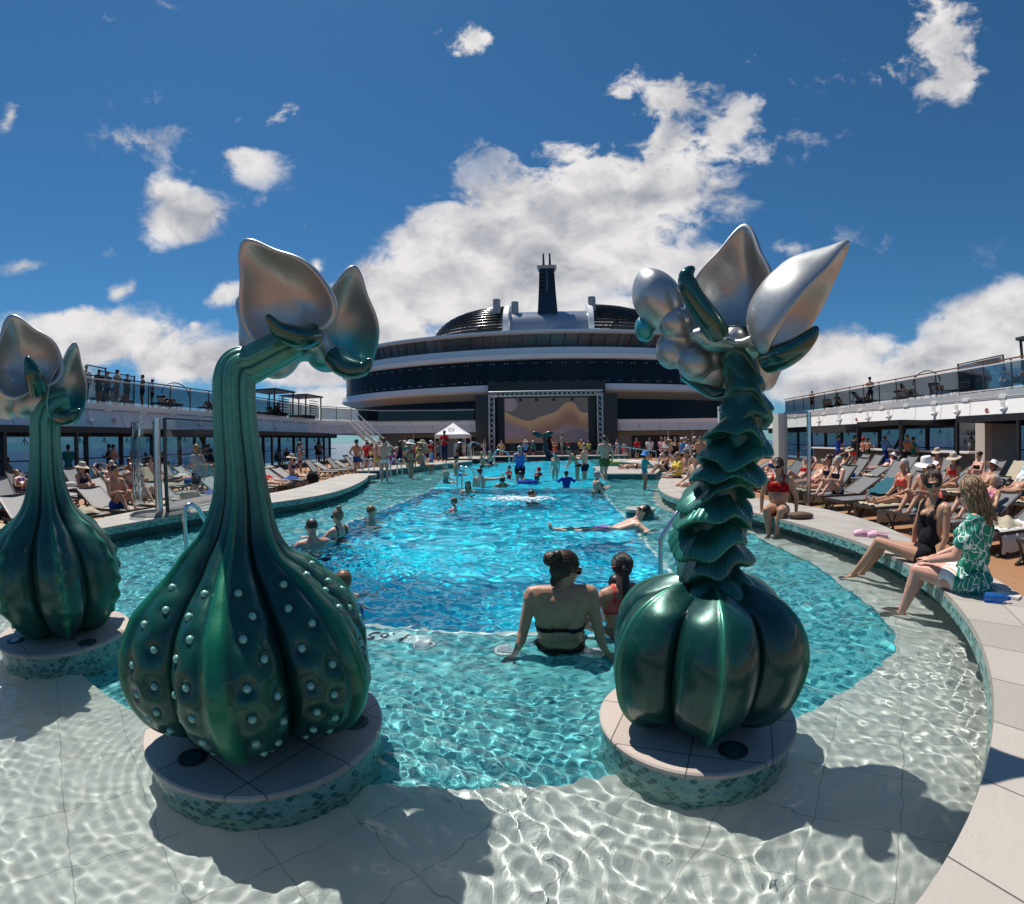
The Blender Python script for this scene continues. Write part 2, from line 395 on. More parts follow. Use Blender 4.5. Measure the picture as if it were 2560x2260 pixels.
# rounded ends of the rim
def cap_pts(a, b, sgn):
    a, b = Vector((*a, 0)), Vector((*b, 0)); c = (a + b)/2; r = (a - b).length/2; e = (a - c).normalized()
    f = Vector((-e.y, e.x, 0));
    if f.y < 0: f = -f
    return [tuple((c + (e*math.cos(t) + f*math.sin(t))*r)[:2]) for t in np.linspace(0, PI, 14)[1:-1]]
ZC = .57
def coping_top():
    mb = MB(); n = len(line_i); L = 0; vs = []; uv = []
    for k in range(n):
        if k: L += math.hypot(line_i[k][0]-line_i[k-1][0], line_i[k][1]-line_i[k-1][1])
        a, b = line_i[k], line_o[k]; wd = math.hypot(a[0]-b[0], a[1]-b[1])
        for j in range(3):
            t = j/2; vs.append((a[0]*(1-t) + b[0]*t, a[1]*(1-t) + b[1]*t, ZC)); uv.append((L, .02 + t*wd))
    fs = [(k*3 + j, (k+1)*3 + j, (k+1)*3 + j + 1, k*3 + j + 1) for k in range(n-1) for j in range(2)]
    mb.add(vs, fs, uv)
    for a, b, s in ((line_i[-1], line_o[-1], 1), (line_i[0], line_o[0], -1)):
        pl = [a] + cap_pts(a, b, s) + [b]; mb.add([(x, y, ZC) for x, y in pl], [tuple(range(len(pl)))], [(x, y) for x, y in pl])
    return mb
rim = line_i + cap_pts(line_i[-1], line_o[-1], 1) + line_o[::-1] + cap_pts(line_i[0], line_o[0], -1)[::-1]
pool_rim = empty('pool_rim', (0, 0, 0)); pool_rim['kind'] = 'structure'
def wall_strip(poly, z0, z1, m, parent, name, closed=True):
    mb = MB(); L = 0; vs = []; uv = []; n = len(poly)
    for i in range(n + (1 if closed else 0)):
        x, y = poly[i % n]
        if i: px, py = poly[(i-1) % n]; L += math.hypot(x-px, y-py)
        vs += [(x, y, z0), (x, y, z1)]; uv += [(L, z0), (L, z1)]
    k = len(vs)//2
    mb.add(vs, [(2*i, 2*i+2, 2*i+3, 2*i+1) for i in range(k-1)], uv); o = mb.build(name, m, parent); return o
coping_top().build('coping_top', M_coping, pool_rim)
wall_strip(rim, .535, ZC - .002, M_coping, pool_rim, 'coping_edge')
wall_strip(rim, .45, .535, M_scale, pool_rim, 'tile_border')
# the wall below is set back a little under the coping
def inset(poly, d):
    n = len(poly); out = []
    for i in range(n):
        a, b = Vector(poly[i-1]), Vector(poly[(i+1) % n]); t = (b - a)
        if t.length < 1e-6: out.append(poly[i]); continue
        t.normalize(); out.append((poly[i][0] + t.y*-d, poly[i][1] + t.x*d))
    return out
wall_strip(inset(rim, -.26), -1.6, .45, M_scale_wall, pool_rim, 'basin_wall')
under = MB(); ins = inset(rim, -.26); nn = len(rim)
under.add([(x, y, .45) for x, y in rim] + [(x, y, .45) for x, y in ins], [(i, (i+1) % nn, nn + (i+1) % nn, nn + i) for i in range(nn)], [(0, 0)]*(2*nn)); under.build('soffit', M_scale_wall, pool_rim)

# far half of the pool: second pair of rims and the end wall
def rim_piece(name, poly, zt=ZC, top=M_coping):
    e = empty(name); e['kind'] = 'structure'
    mb = MB(); mb.add([(x, y, zt) for x, y in poly], [tuple(range(len(poly)))], [(x, y) for x, y in poly]); mb.build('coping_top', top, e)
    wall_strip(poly, zt - .05, zt - .002, M_coping, e, 'coping_edge'); wall_strip(poly, -1.6, zt - .05, M_scale_wall, e, 'basin_wall'); return e
farL = [(-8.5, 19.2), (-8.0, 19.0), (-7.4, 19.6), (-7.0, 21.5), (-6.4, 24.0), (-5.7, 26.5), (-5.2, 28.6), (-5.6, 29.6), (-6.6, 29.6), (-7.6, 27.0), (-8.4, 23.5), (-8.9, 20.5)]
smoothL = [(p.x, p.y) for p in catmull([(x, y, 0) for x, y in farL], 5, True)]
rim_piece('pool_rim', smoothL); rim_piece('pool_rim', [(mir(x) + .6, y) for x, y in smoothL[::-1]])
endw = [(-7.5, 38.6), (-7.5, 37.4), (-5, 36.6), (-1.5, 36.2), (2, 36.6), (5.5, 37.4), (5.5, 38.6)]
rim_piece('pool_rim', [(p.x, p.y) for p in catmull([(x, y, 0) for x, y in endw[1:-1]], 5)] + [endw[-1], endw[0]])
rim_piece('pool_rim', [(-5.6, 32.2), (-4.9, 31.6), (-4.6, 33.5), (-4.9, 36.2), (-7.5, 36.8), (-8, 33.5)])

# ------------------------------------------------------------------ floors
from mathutils.geometry import tessellate_polygon
def sheet(name, outer_, holes, z, m, kind='structure'):
    polys = [[Vector((x, y, 0)) for x, y in outer_]] + [[Vector((x, y, 0)) for x, y in h] for h in holes]
    flat = [p for pl in polys for p in pl]; tris = tessellate_polygon(polys)
    mb = MB(); fs = []
    for t in tris:
        a, b, c = (flat[i] for i in t); fs.append(t if (b - a).cross(c - a).z > 0 else t[::-1])
    mb.add([(p.x, p.y, z) for p in flat], fs, [(p.x, p.y) for p in flat])
    o = mb.build(name, m); o['kind'] = kind; return o
basin_ = [(x, y) for x, y in inset(line_i, 0)] + [(5.6, 18), (6.4, 21), (5.2, 30), (5.6, 37.8), (-8.5, 37.8), (-8.2, 30), (-9.4, 21), (-8.6, 18)]
tq_arc = [(x, 8.1 - math.sqrt(6.44**2 - (x + 1.24)**2)) for x in np.linspace(-4.9, 2.42, 60)]
tq_side = [(2.62, 3.1), (2.78, 3.6), (2.86, 4.2)] + [(x - .42 + .3*min(1, (y-5)/3), y) for x, y in ri if y > 5.0]
tq_sideL = [(mir(x) - (.62 if y > 5 else .35*min(1, (y - 2.9)/1.2)), y) for x, y in tq_side[::-1]]; tq_sideL = [q for q in tq_sideL if q[1] > 2.95]
tq = tq_sideL[:]; tq = [(-7.6, 37.5)] + [(-7.8, 22), (-7.4, 17.5)] + tq_sideL + tq_arc + tq_side + [(4.2, 17.5), (4.9, 22), (4.5, 37.5)]
deep = [(-3.8, 3.55), (1.24, 3.55), (1.24, 14.3), (-3.8, 14.3)]
deep2 = [(-4.6, 17.304), (1.5, 17.304), (1.5, 22.0), (2.0, 24), (2.0, 35.5), (-4.9, 35.5), (-4.9, 24), (-4.6, 22.0)]
def dil(poly, c, k): return [(c[0] + (x - c[0])*k, c[1] + (y - c[1])*k) for x, y in poly]
ZS, ZR, ZD, ZM = WL - .12, WL - .19, WL - 1.0, WL - .6
def outw(x, y, d):
    v = Vector((x + 1.5, y - max(y, 5))); v.normalize(); return (x + v.x*d, y + v.y*d)
BAS = [outw(x, y, .34) for x, y in line_i] + [(5.3, 17.7), (6.1, 21), (4.9, 29), (5.4, 38.4), (-7.4, 38.4), (-8.1, 29.5), (-8.9, 21), (-8.3, 17.7)]
f1 = sheet('shelf_floor', BAS, [tq], ZS, M_shelf)
f2 = sheet('ring_floor', [(-9.5, 1), (6.5, 1), (6.5, 38.2), (-9.5, 38.2)], [deep + []], ZR, M_ring)
f2b = None
f3 = sheet('deep_floor', [(-3.9, 3.45), (1.34, 3.45), (1.34, 14.4), (-3.9, 14.4)], [], ZD, M_deep)
wall_strip(tq, ZR - .05, ZS, M_ring, None, 'shelf_riser')['kind'] = 'structure'
wall_strip(deep, ZD - .02, ZR, M_deep, None, 'deep_wall')['kind'] = 'structure'
# the cyan bottom of the far bathing area
f4 = sheet('far_floor', [(-3.85, 14.5), (1.3, 14.5), (1.9, 18), (2.2, 24), (2.2, 35.8), (-5.2, 35.8), (-5.2, 24), (-4.5, 18)], [], ZR + .03, M_deep)
# pale line round the deep part
mb = MB()
for a, b in (((-3.84, 3.53), (1.28, 3.53)), ((1.26, 3.55), (1.26, 14.3)), ((-3.82, 3.55), (-3.82, 14.3)), ((-3.84, 14.32), (1.28, 14.32))):
    mb.bar((*a, ZR + .006), (*b, ZR + .006), .045, .012)
struct('pool_nosing', mb, mat('nosing_tile', (.55, .62, .60), .5))
# depth mark, reads from the swimming side
def text_mesh(name, body, size, loc, rot, m, parent=None, ext=.002, ax='CENTER'):
    cu = bpy.data.curves.new(name, 'FONT'); cu.body = body; cu.size = size; cu.extrude = ext; cu.align_x = ax; cu.align_y = 'CENTER'
    o = bpy.data.objects.new(name, cu); COL.objects.link(o); dg = bpy.context.evaluated_depsgraph_get()
    me = bpy.data.meshes.new_from_object(o.evaluated_get(dg)); bpy.data.objects.remove(o); me.materials.clear(); me.materials.append(m)
    q = bpy.data.objects.new(name, me); COL.objects.link(q); q.location = loc; q.rotation_euler = rot
    if parent: q.parent = parent
    return q
dm = MB().box((-1.42, 3.36, ZR + .005), (.92, .17, .01)).build('depth_marker', mat('pale_tile', (.45, .60, .58), .5)); tag(dm, 'pale tile strip with an upside down depth figure by the deep pool', 'depth marker')
text_mesh('lettering', '1.65 M', .21, (-1.42, 3.36, ZR + .014), (0, 0, PI), M_black, dm)

# ------------------------------------------------------------------ water
def water():
    V = []; Fc = []; off = 0
    # three bands with growing cell size, borders share the same rows
    bands = [(-.15, 2.7, .0125), (2.7, 6.0, .025), (6.0, 14.0, .05), (14.0, 38, .10)]
    for (y0, y1, dx) in bands:
        yy = np.linspace(y0, y1, int(round((y1 - y0)/(dx*.92))) + 1)
        xx = np.arange(-9.3, 6.3 + dx/2, dx)
        X, Y = np.meshgrid(xx, yy); Z = WL + WAVES(X, Y)
        n, mc = X.shape; idx = off + np.arange(n*mc).reshape(n, mc)
        V.append(np.c_[X.ravel(), Y.ravel(), Z.ravel()])
        f = np.c_[idx[:-1, :-1].ravel(), idx[:-1, 1:].ravel(), idx[1:, 1:].ravel(), idx[1:, :-1].ravel()]
        cx = (X[:-1, :-1] + dx/2).ravel(); cy = Y[:-1, :-1].ravel()
        keep = (np.hypot(cx + 1.5, cy - 5) < 5.3) | (cy > 5)
        # only inside the widest outline
        hw = np.interp(cy, [5, 8, 10, 14, 17, 18, 21, 29, 38], [5.3, 4.8, 4.4, 5.0, 6.2, 6.7, 7.5, 6.3, 6.8]); keep &= (np.abs(cx + 1.5) < hw) | (cy < 5)
        Fc.append(f[keep]); off += n*mc
    V = np.concatenate(V); Fc = np.concatenate(Fc)
    used = np.unique(Fc); mp = np.full(len(V), -1); mp[used] = np.arange(len(used)); V = V[used]; Fc = mp[Fc]
    me = bpy.data.meshes.new('water'); me.vertices.add(len(V)); me.vertices.foreach_set('co', V.astype(np.float32).ravel())
    me.loops.add(Fc.size); me.loops.foreach_set('vertex_index', Fc.astype(np.int32).ravel())
    me.polygons.add(len(Fc)); me.polygons.foreach_set('loop_start', np.arange(0, Fc.size, 4, dtype=np.int32)); me.polygons.foreach_set('loop_total', np.full(len(Fc), 4, dtype=np.int32))
    me.polygons.foreach_set('use_smooth', np.ones(len(Fc), dtype=bool)); me.update(calc_edges=True)
    m = bpy.data.materials.new('pool_water'); m.use_nodes = True; b = bsdf(m)
    b.inputs['Base Color'].default_value = (.86, .985, 1, 1); b.inputs['Roughness'].default_value = 0
    b.inputs['Transmission Weight'].default_value = 1; b.inputs['IOR'].default_value = 1.333
    me.materials.append(m); o = bpy.data.objects.new('water', me); COL.objects.link(o); o['kind'] = 'structure'
    o.cycles.is_caustics_caster = True
    return o
def _mk():
    R = np.random.default_rng(5); A = []; B = []
    for i in range(110): A.append((.048*2**(R.random()**1.1*4.1), R.random()*2*PI, R.random()*6.28, R.random(), R.random(), 6.28*R.random()))
    for i in range(34): B.append((.26*2**(R.random()*2.3), R.random()*2*PI, R.random()*6.28))
    return A, B
_A, _B = _mk()
PEDS = ((-1.371, 1.751, .578), (.677, 2.040, .472), (-3.469, 2.123, .504))
RIP = [(P(a, b, WL), c, d) for a, b, c, d in ((783, 1362, .006, .22), (848, 1335, .006, .24), (928, 1298, .007, .26), (862, 1484, .005, .18), (1136, 1270, .010, .32), (1328, 1246, .012, .4), (1170, 1230, .008, .35), (1200, 1216, .01, .45), (1256, 1216, .01, .45), (1492, 1229, .01, .4), (1590, 1320, .006, .25), (1480, 1322, .005, .3), (1400, 1600, .0022, .16), (1520, 1540, .003, .18), (2240, 1560, .002, .12), (2130, 1485, .002, .14), (1612, 1222, .006, .4), (1028, 1203, .006, .4))]
def WAVES(X, Y):
    Z = np.zeros_like(X)
    wx = .25*np.sin(1.7*X + .9*Y) + .2*np.sin(.8*X - 2.1*Y + 1); wy = .25*np.sin(1.3*Y - 1.1*X + 2) + .15*np.sin(2.9*X + .7*Y)
    XX, YY = X + wx*.5, Y + wy*.5
    calm = .5 + .5*np.sin(1.3*X + .5*np.sin(1.5*Y) + 1)*np.sin(1.1*Y + .6*X + .5)
    cell = np.interp(Y, [2.69, 2.71, 5.99, 6.01, 13.99, 14.01], [.0125, .025, .025, .05, .05, .10])
    for L, a, p, r1, r2, r3 in _A:
        amp = .00066*(L/.1)**(.55 if L < .12 else .72)*(1 + .5*np.clip((Y - 2.2)/2.5, 0, 1)); kx, ky = 2*PI/L*math.cos(a), 2*PI/L*math.sin(a)
        wgt = (.25 + .75*np.sin(1.1*X*r1 + 1.7*Y*r2 + r3)**2)
        res = np.clip((L - 2.6*cell)/.02, 0, 1)
        Z += amp*wgt*np.sin(kx*XX + ky*YY + p)*res*((.10 + 1.5*calm) if L < .25 else .8)
    chop = np.clip((Y - 3.3)/4, 0, 1)
    for L, a, p in _B: Z += chop*.0018*(L/.5)*np.sin(2*PI/L*(math.cos(a)*XX + 1.25*math.sin(a)*YY) + p)*np.clip((L - 2.6*cell)/.05, 0, 1)
    for (cx, cy, _z), am, wl in RIP:
        d = np.hypot(X - cx, Y - cy); Z += am*np.sin(2*PI*d/wl + .8*np.sin(2*np.arctan2(Y - cy, X - cx)))*np.exp(-d/(wl*4))*np.clip((wl - 2.6*cell)/.05, 0, 1)*np.clip(d/.15, 0, 1)
    for cx, cy, r0 in PEDS:
        d = np.hypot(X - cx, Y - cy) - r0
        Z += .0013*np.sin(2*PI*d/.06 + 1.8*np.sin(3*np.arctan2(Y - cy, X - cx)))*np.exp(-np.maximum(d, 0)/.45)*(d > -.05)*(Y < 2.69)
    return Z
WATER = water()
REC = [f1, f2, f3, f4]

# ------------------------------------------------------------------ deck and sea
deck_hole = [(x, y) for x, y in line_o] + [(5.4, 17.6), (6.2, 21), (5.0, 29), (5.5, 38.6), (-7.5, 38.6), (-8.2, 29.5), (-9.0, 21), (-8.4, 17.6)]
deck = sheet('deck', [(-22.5, -9), (21, -9), (21, 47), (-22.5, 47)], [inset(deck_hole, -.12)], .12, M_deck)
m = bpy.data.materials.new('sea'); m.use_nodes = True; b = bsdf(m); t = NT(m.node_tree)
b.inputs['Base Color'].default_value = (.006, .05, .12, 1); b.inputs['Roughness'].default_value = .18
t.set(b.inputs['Normal'], t.bump(t.noise(t.obj(), .35, 6, .6), .7, 1.2))
sea = MB(); Rr = 60000; sea.add([(-Rr, -Rr, -26), (Rr, -Rr, -26), (Rr, Rr, -26), (-Rr, Rr, -26)], [(0, 1, 2, 3)]); struct('sea', sea, m)
# hull sides down to the sea
hull = MB().box((-22.6, 19, -13), (.3, 57, 25.9)).box((21.1, 19, -13), (.3, 57, 25.9)); struct('hull', hull, M_white)
# steps between the rims on both sides
for sx in (0, 1):
    mb = MB()
    for k in range(3): mb.box((-7.5 - .35*k, 18.1, WL - .05 + .03*k - .4), (.7, 2.4, .8))
    o = struct('steps', mb, M_coping)
    if sx: o.scale = (-1, 1, 1); o.location = (-3.0, 0, 0)

# ------------------------------------------------------------------ round pedestals
def pedestal(x, y, r, label, holes):
    e = empty('pedestal', (x*.826, y*.826, WL), 0, label, 'pedestal', None); e.scale = (.826,)*3
    side = MB().lathe((0, 0, 0), [(r - .025, -.6), (r - .02, .115)], 72, uvs=True); side.build('tiled_side', M_scale, e, smooth=True)
    MB().lathe((0, 0, 0), [(r - .02, .115), (r, .118), (r + .002, .14), (r - .008, .15), (r*.5, .151), (.0, .151)], 72).build('stone_top', M_ped, e, smooth=30)
    for a, d in holes:
        hx, hy = d*math.cos(a), d*math.sin(a)
        f = MB().lathe((hx, hy, .152), [(.0, .002), (.055, .002), (.058, .006), (.078, .006), (.08, -.002)], 28).build('light_fitting', M_dark, e, smooth=30)
        MB().lathe((hx, hy, .152), [(.0, .009), (.05, .009), (.052, .002)], 28).build('lens', mat('lens_glass', (.03, .09, .09), .08), f, smooth=30)
    REC.extend(o for o in bpy.data.objects if o.parent == e)
    return e
pedestal(-1.66, 2.12, .70, 'round pedestal in scale tiles under the studded bulb sculpture', [(-1.85, .50), (.25, .55)])
pedestal(.82, 2.47, .572, 'round pedestal in scale tiles under the ruffled stem sculpture', [(-1.35, .40)])
pedestal(-4.2, 2.57, .61, 'round pedestal in scale tiles at the left edge under the smooth bulb sculpture', [(-.2, .5), (-1.9, .45)])
for px, py in ((1062, 1645), (1268, 1659), (1478, 1664)):
    c = P(px, py, ZR)
    lab = {1062: 'round steel inlet on the pool floor left of the seated woman', 1268: 'round steel inlet under the left hand of the seated woman', 1478: 'round steel inlet behind the right hand of the seated woman'}[px]
    o = MB().lathe((0, 0, 0), [(0, .012), (.035, .014), (.038, .02), (.06, .022), (.065, .012), (.085, .012), (.095, .0)], 28).build('floor_inlet', mat('brushed_steel', (.55, .55, .55), .35, .9), smooth=30, loc=c + Vector((0, 0, .003)))
    tag(o, lab, 'pool inlet', 'round inlets in the pool floor'); REC.append(o)
for o in REC:
    if o.type == 'MESH': o.cycles.is_caustics_receiver = True
for o in bpy.data.objects:
    if o.type == 'MESH' and (o.name.startswith(('shelf_riser', 'deep_wall', 'basin_wall', 'depth_marker', 'lettering', 'pool_nosing'))): o.cycles.is_caustics_receiver = True
# ------------------------------------------------------------------ fusing shapes into one continuous skin
def fuse(mb, voxel, smooth=2, name='skin'):
    """voxel-union of the shapes collected in mb, smoothed; returns a mesh"""
    me = mb.mesh('tmp'); o = bpy.data.objects.new('tmp', me); COL.objects.link(o)
    r = o.modifiers.new('r', 'REMESH'); r.mode = 'VOXEL'; r.voxel_size = voxel; r.use_smooth_shade = True
    if smooth:
        s = o.modifiers.new('s', 'SMOOTH'); s.iterations = smooth; s.factor = .6
    dg = bpy.context.evaluated_depsgraph_get(); out = bpy.data.meshes.new_from_object(o.evaluated_get(dg))
    out.name = name; bpy.data.objects.remove(o); bpy.data.meshes.remove(me); out.materials.clear()
    out.polygons.foreach_set('use_smooth', [True]*len(out.polygons))
    return out
def link(name, me, m=None, parent=None, loc=None):
    o = bpy.data.objects.new(name, me); COL.objects.link(o)
    if m is not None and not me.materials: me.materials.append(m)
    if parent is not None: o.parent = parent
    if loc is not None: o.location = loc
    return o
# ------------------------------------------------------------------ sculptures
def paint_mat(name, dark, mid, light, rough=.3, metal=.35, nscale=3.5):
    m = bpy.data.materials.new(name); m.use_nodes = True; b = bsdf(m); t = NT(m.node_tree)
    a = t.n('ShaderNodeAttribute', attribute_name='paint'); q = t.xyz(a.outputs['Vector'])
    n = t.noise(t.obj(), nscale, 5, .6); n2 = t.noise(t.obj(), 26, 4, .6)
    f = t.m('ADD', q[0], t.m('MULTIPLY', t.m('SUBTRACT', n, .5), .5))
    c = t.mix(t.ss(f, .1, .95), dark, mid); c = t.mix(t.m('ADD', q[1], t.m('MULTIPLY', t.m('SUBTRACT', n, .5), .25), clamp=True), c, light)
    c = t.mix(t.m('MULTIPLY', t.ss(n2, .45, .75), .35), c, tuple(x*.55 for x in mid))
    t.set(b.inputs['Base Color'], c); t.set(b.inputs['Roughness'], t.m('MULTIPLY_ADD', n2, .22, rough - .08)); b.inputs['Metallic'].default_value = metal
    b.inputs['Coat Weight'].default_value = .42; b.inputs['Coat Roughness'].default_value = .12
    sc = t.ss(t.noise(t.vm('MULTIPLY', t.obj(), (9, 9, 2.2)), 1.5, 6, .7), .60, .72); c2 = t.mix(t.m('MULTIPLY', sc, .22), c, (.12, .26, .22)); t.set(b.inputs['Base Color'], c2)
    t.set(b.inputs['Coat Roughness'], t.m('MULTIPLY_ADD', sc, .25, .10)); t.set(b.inputs['Normal'], t.bump(t.m('ADD', n2, t.m('MULTIPLY', t.noise(t.obj(), 120, 3), .3)), .16, .006))
    return m
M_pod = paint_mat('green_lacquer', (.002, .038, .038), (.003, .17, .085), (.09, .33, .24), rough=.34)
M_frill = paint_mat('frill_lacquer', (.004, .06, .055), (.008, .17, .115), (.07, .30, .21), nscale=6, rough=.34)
def silver_mat():
    m = bpy.data.materials.new('silver_lacquer'); m.use_nodes = True; b = bsdf(m); t = NT(m.node_tree)
    n = t.noise(t.obj(), 2.6, 4, .6); n2 = t.noise(t.obj(), 38, 4, .6)
    a = t.n('ShaderNodeAttribute', attribute_name='paint'); q = t.xyz(a.outputs['Vector'])
    c = t.mix(n, (.36, .365, .36), (.52, .525, .52)); c = t.mix(t.ss(t.m('ADD', q[1], t.m('MULTIPLY', t.m('SUBTRACT', n, .5), .7)), .25, .95), c, (.04, .34, .36))
    c = t.mix(t.m('MULTIPLY', t.ss(n2, .5, .8), .4), c, (.28, .27, .25))
    t.set(b.inputs['Base Color'], c); b.inputs['Metallic'].default_value = .75; t.set(b.inputs['Roughness'], t.m('MULTIPLY_ADD', n2, .18, .30))
    b.inputs['Coat Weight'].default_value = .35; b.inputs['Coat Roughness'].default_value = .1
    return m
M_silver = silver_mat()
M_horn = mat('dark_green_gloss', (.006, .07, .055), .16, .3, coat=.8, var=.3)
M_stud = mat('pale_green_stud', (.22, .50, .40), .3, .1, coat=.5)
def set_paint(me, arr):
    a = me.attributes.new('paint', 'FLOAT_VECTOR', 'POINT'); a.data.foreach_set('vector', np.asarray(arr, dtype=np.float32).ravel())
def smstep(x, a, b):
    t = min(1, max(0, (x - a)/(b - a))); return t*t*(3 - 2*t)
def lofted(path, prof, N, ph0, groove, flange, nphi=300, sub=6, studs=(), name='bulb', tip=None, wob=0.0, cusp=.42, fw=4.5):
    """path: [(x,y,z)], prof: radius at each path point; N lobes; lobe ridges at ph0 + k*2pi/N. returns mesh, and surface function"""
    pts = catmull([Vector(p) for p in path], sub); rr = [v.x for v in catmull([Vector((r, 0, 0)) for r in prof], sub)]
    gg = [v.x for v in catmull([Vector((g, 0, 0)) for g in groove], sub)]; ff = [v.x for v in catmull([Vector((g, 0, 0)) for g in flange], sub)]
    M = len(pts); V = np.zeros((M, nphi, 3)); A = np.zeros((M, nphi, 3)); u = None
    phs = np.linspace(0, 2*PI, nphi, endpoint=False)
    k = np.round((phs - ph0)/(2*PI/N)); dphi = phs - ph0 - k*(2*PI/N)
    mod = np.clip(np.cos(dphi*N/2), 0, 1)**cusp; fl = np.exp(-np.abs(dphi/math.radians(fw))**(4 if fw > 3 else 2)); seam = np.exp(-((np.abs(dphi) - math.radians(fw + 2.5))/math.radians(1.6))**2)*(fw > 3)
    for i, p in enumerate(pts):
        d = (pts[min(i+1, M-1)] - pts[max(i-1, 0)]).normalized()
        if u is None: u = Vector((1, 0, 0)); u = (u - d*u.dot(d)).normalized()
        else: u = (u - d*u.dot(d)).normalized()
        v = d.cross(u)
        w_ = 1 + wob*np.sin(phs*2 + i*.07)
        r = rr[i]*w_*((1 - gg[i]) + gg[i]*mod) + ff[i]*(fl*.9 - seam*.25)
        q = np.outer(np.cos(phs)*r, np.array(u)) + np.outer(np.sin(phs)*r, np.array(v)) + np.array(p)
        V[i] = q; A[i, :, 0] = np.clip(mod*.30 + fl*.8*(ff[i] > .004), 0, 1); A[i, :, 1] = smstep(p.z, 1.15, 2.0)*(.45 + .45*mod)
    if tip is not None: V, A = tip(V, A, pts, phs, dphi, k)
    V = V.copy()
    # studs: dimples pressed in around each ball
    if len(studs):
        nrm = np.zeros_like(V); c = np.array([list(p) for p in pts])[:, None, :]; nrm = V - c; nrm /= np.linalg.norm(nrm, axis=2, keepdims=True)
        disp = np.zeros(V.shape[:2]); pos = []
        for (si, ph) in studs:
            j = int((ph % (2*PI))/(2*PI)*nphi) % nphi; pos.append(V[si, j].copy())
        for q in pos:
            d2 = ((V - q)**2).sum(2); disp += -.017*np.exp(-d2/.0009) + .006*np.exp(-(np.sqrt(d2) - .075)**2/.0022)
        V += nrm*disp[..., None]; A[..., 0] = np.clip(A[..., 0] + disp*12, 0, 1)
    fs = []
    idx = np.arange(M*nphi).reshape(M, nphi)
    a = idx[:-1]; b_ = idx[1:]; F_ = np.stack([a, np.roll(a, -1, 1), np.roll(b_, -1, 1), b_], -1).reshape(-1, 4)
    me = bpy.data.meshes.new(name); me.from_pydata(V.reshape(-1, 3).tolist() + [list(pts[0] - Vector((0, 0, .0))), list(pts[-1])], [],
        F_.tolist() + [(M*nphi, (j+1) % nphi, j) for j in range(nphi)] + [(M*nphi + 1, (M-1)*nphi + j, (M-1)*nphi + (j+1) % nphi) for j in range(nphi)])
    me.polygons.foreach_set('use_smooth', [True]*len(me.polygons))
    set_paint(me, np.concatenate([A.reshape(-1, 3), np.zeros((2, 3))]))
    return me, V, pts
def petal(name, parent, notch, tip, normal, wid, depth=.16, thick=.05, lobe=1.0, curl=.0, sharp=1.0, teal=0.0, asym=0.0, m=None, lean=0.0, thn=110):
    """heart-shaped spathe: a thick cup with a rolled rim and a drawn-out tip"""
    notch, tip, normal = Vector(notch), Vector(tip), Vector(normal)
    ax = tip - notch; L = ax.length; ax.normalize(); nz = (normal - ax*normal.dot(ax)).normalized(); ux = ax.cross(nz)
    prof = [(0, -1.0), (.2, -.97), (.4, -.87), (.58, -.68), (.72, -.45), (.82, -.22), (.88, -.04), (.92, .08), (.96, .13), (1.0, .10), (1.02, -.02), (1.01, -.20), (.96, -.42), (.90, -.62), (.80, -.86), (.66, -1.08), (.48, -1.24), (.26, -1.33), (0, -1.36)]
    def outline(a):       # a=0 tip, pi notch
        c = math.cos(a); s = math.sin(a)
        q_ = abs(a_(a)); r = .41 + .215*math.exp(-(q_/.36)**1.75)*sharp + .03*math.exp(-((q_ - 1.5)/.5)**2) + .09*math.exp(-((q_ - 2.3)/.5)**2)*lobe - .045*math.exp(-((q_ - PI)/.30)**2)*lobe
        return r*s*wid/(.86*L)*(1 + asym*(1 if s > 0 else -1)), r*c
    def a_(a): return (a + PI) % (2*PI) - PI
    vs = []; pa = []; n = thn
    for (rho, d) in prof:
        for k in range(n):
            a = 2*PI*k/n; x, y = outline(a); x *= rho; yy = .37 + y*rho
            e = smstep(yy, .62, 1.0)
            dd = d*depth*(1 - .58*e)
            if d < -.3 and rho < .97 and False: pass
            off = curl*L*(yy - .4)**2*(1 if yy > .4 else -.35)
            q = notch + ux*(x*L) + ax*((yy)*L) + nz*(dd + off + lean*x*L)
            vs.append(q); pa.append((0, teal*(1 - smstep(yy, .15, .75)), 0))
    K = len(prof); fs = [(i*n + k, i*n + (k+1) % n, (i+1)*n + (k+1) % n, (i+1)*n + k) for i in range(K-1) for k in range(n)]
    mb = MB(); mb.add(vs, fs); me = mb.mesh(name); me.materials.append(m or M_silver); me.polygons.foreach_set('use_smooth', [True]*len(me.polygons))
    set_paint(me, pa); o = bpy.data.objects.new(name, me); COL.objects.link(o); o.parent = parent
    sb = o.modifiers.new('s', 'SUBSURF'); sb.levels = 1; sb.render_levels = 1
    return o
def horn(parent, pts, r0, name='horn', flat=1.0, m=None):
    c = catmull(pts, 8); n = len(c); mb = MB()
    rs = [r0*(1 - (i/(n-1))**1.6)**.75 + .006 for i in range(n)]; rs[0] = r0*.7
    mb.tube(c, rs, 18); o = mb.build(name, m or M_horn, parent, smooth=True); return o
def calyx(parent, blobs, teal, voxel=.016, name='calyx'):
    mb = MB()
    for c, r in blobs:
        mb.ell(c, r, 20)
    me = fuse(mb, voxel, 3, name); co = np.zeros(len(me.vertices)*3, dtype=np.float32); me.vertices.foreach_get('co', co); co = co.reshape(-1, 3)
    zt = co[:, 2]; pa = np.zeros_like(co); pa[:, 1] = np.clip(teal*(1 - (zt - zt.min())/(np.ptp(zt) + 1e-6)) + .1, 0, 1); set_paint(me, pa)
    return link(name, me, M_silver, parent)
def toC(p, s=1.0):          # unit vector from a point to the eye
    v = Vector((0, 0, EYE)) - Vector(p); return v.normalized()*s
RIGHT = Vector((math.cos(YAW), math.sin(YAW), 0)); UP = Vector((0, 0, 1))

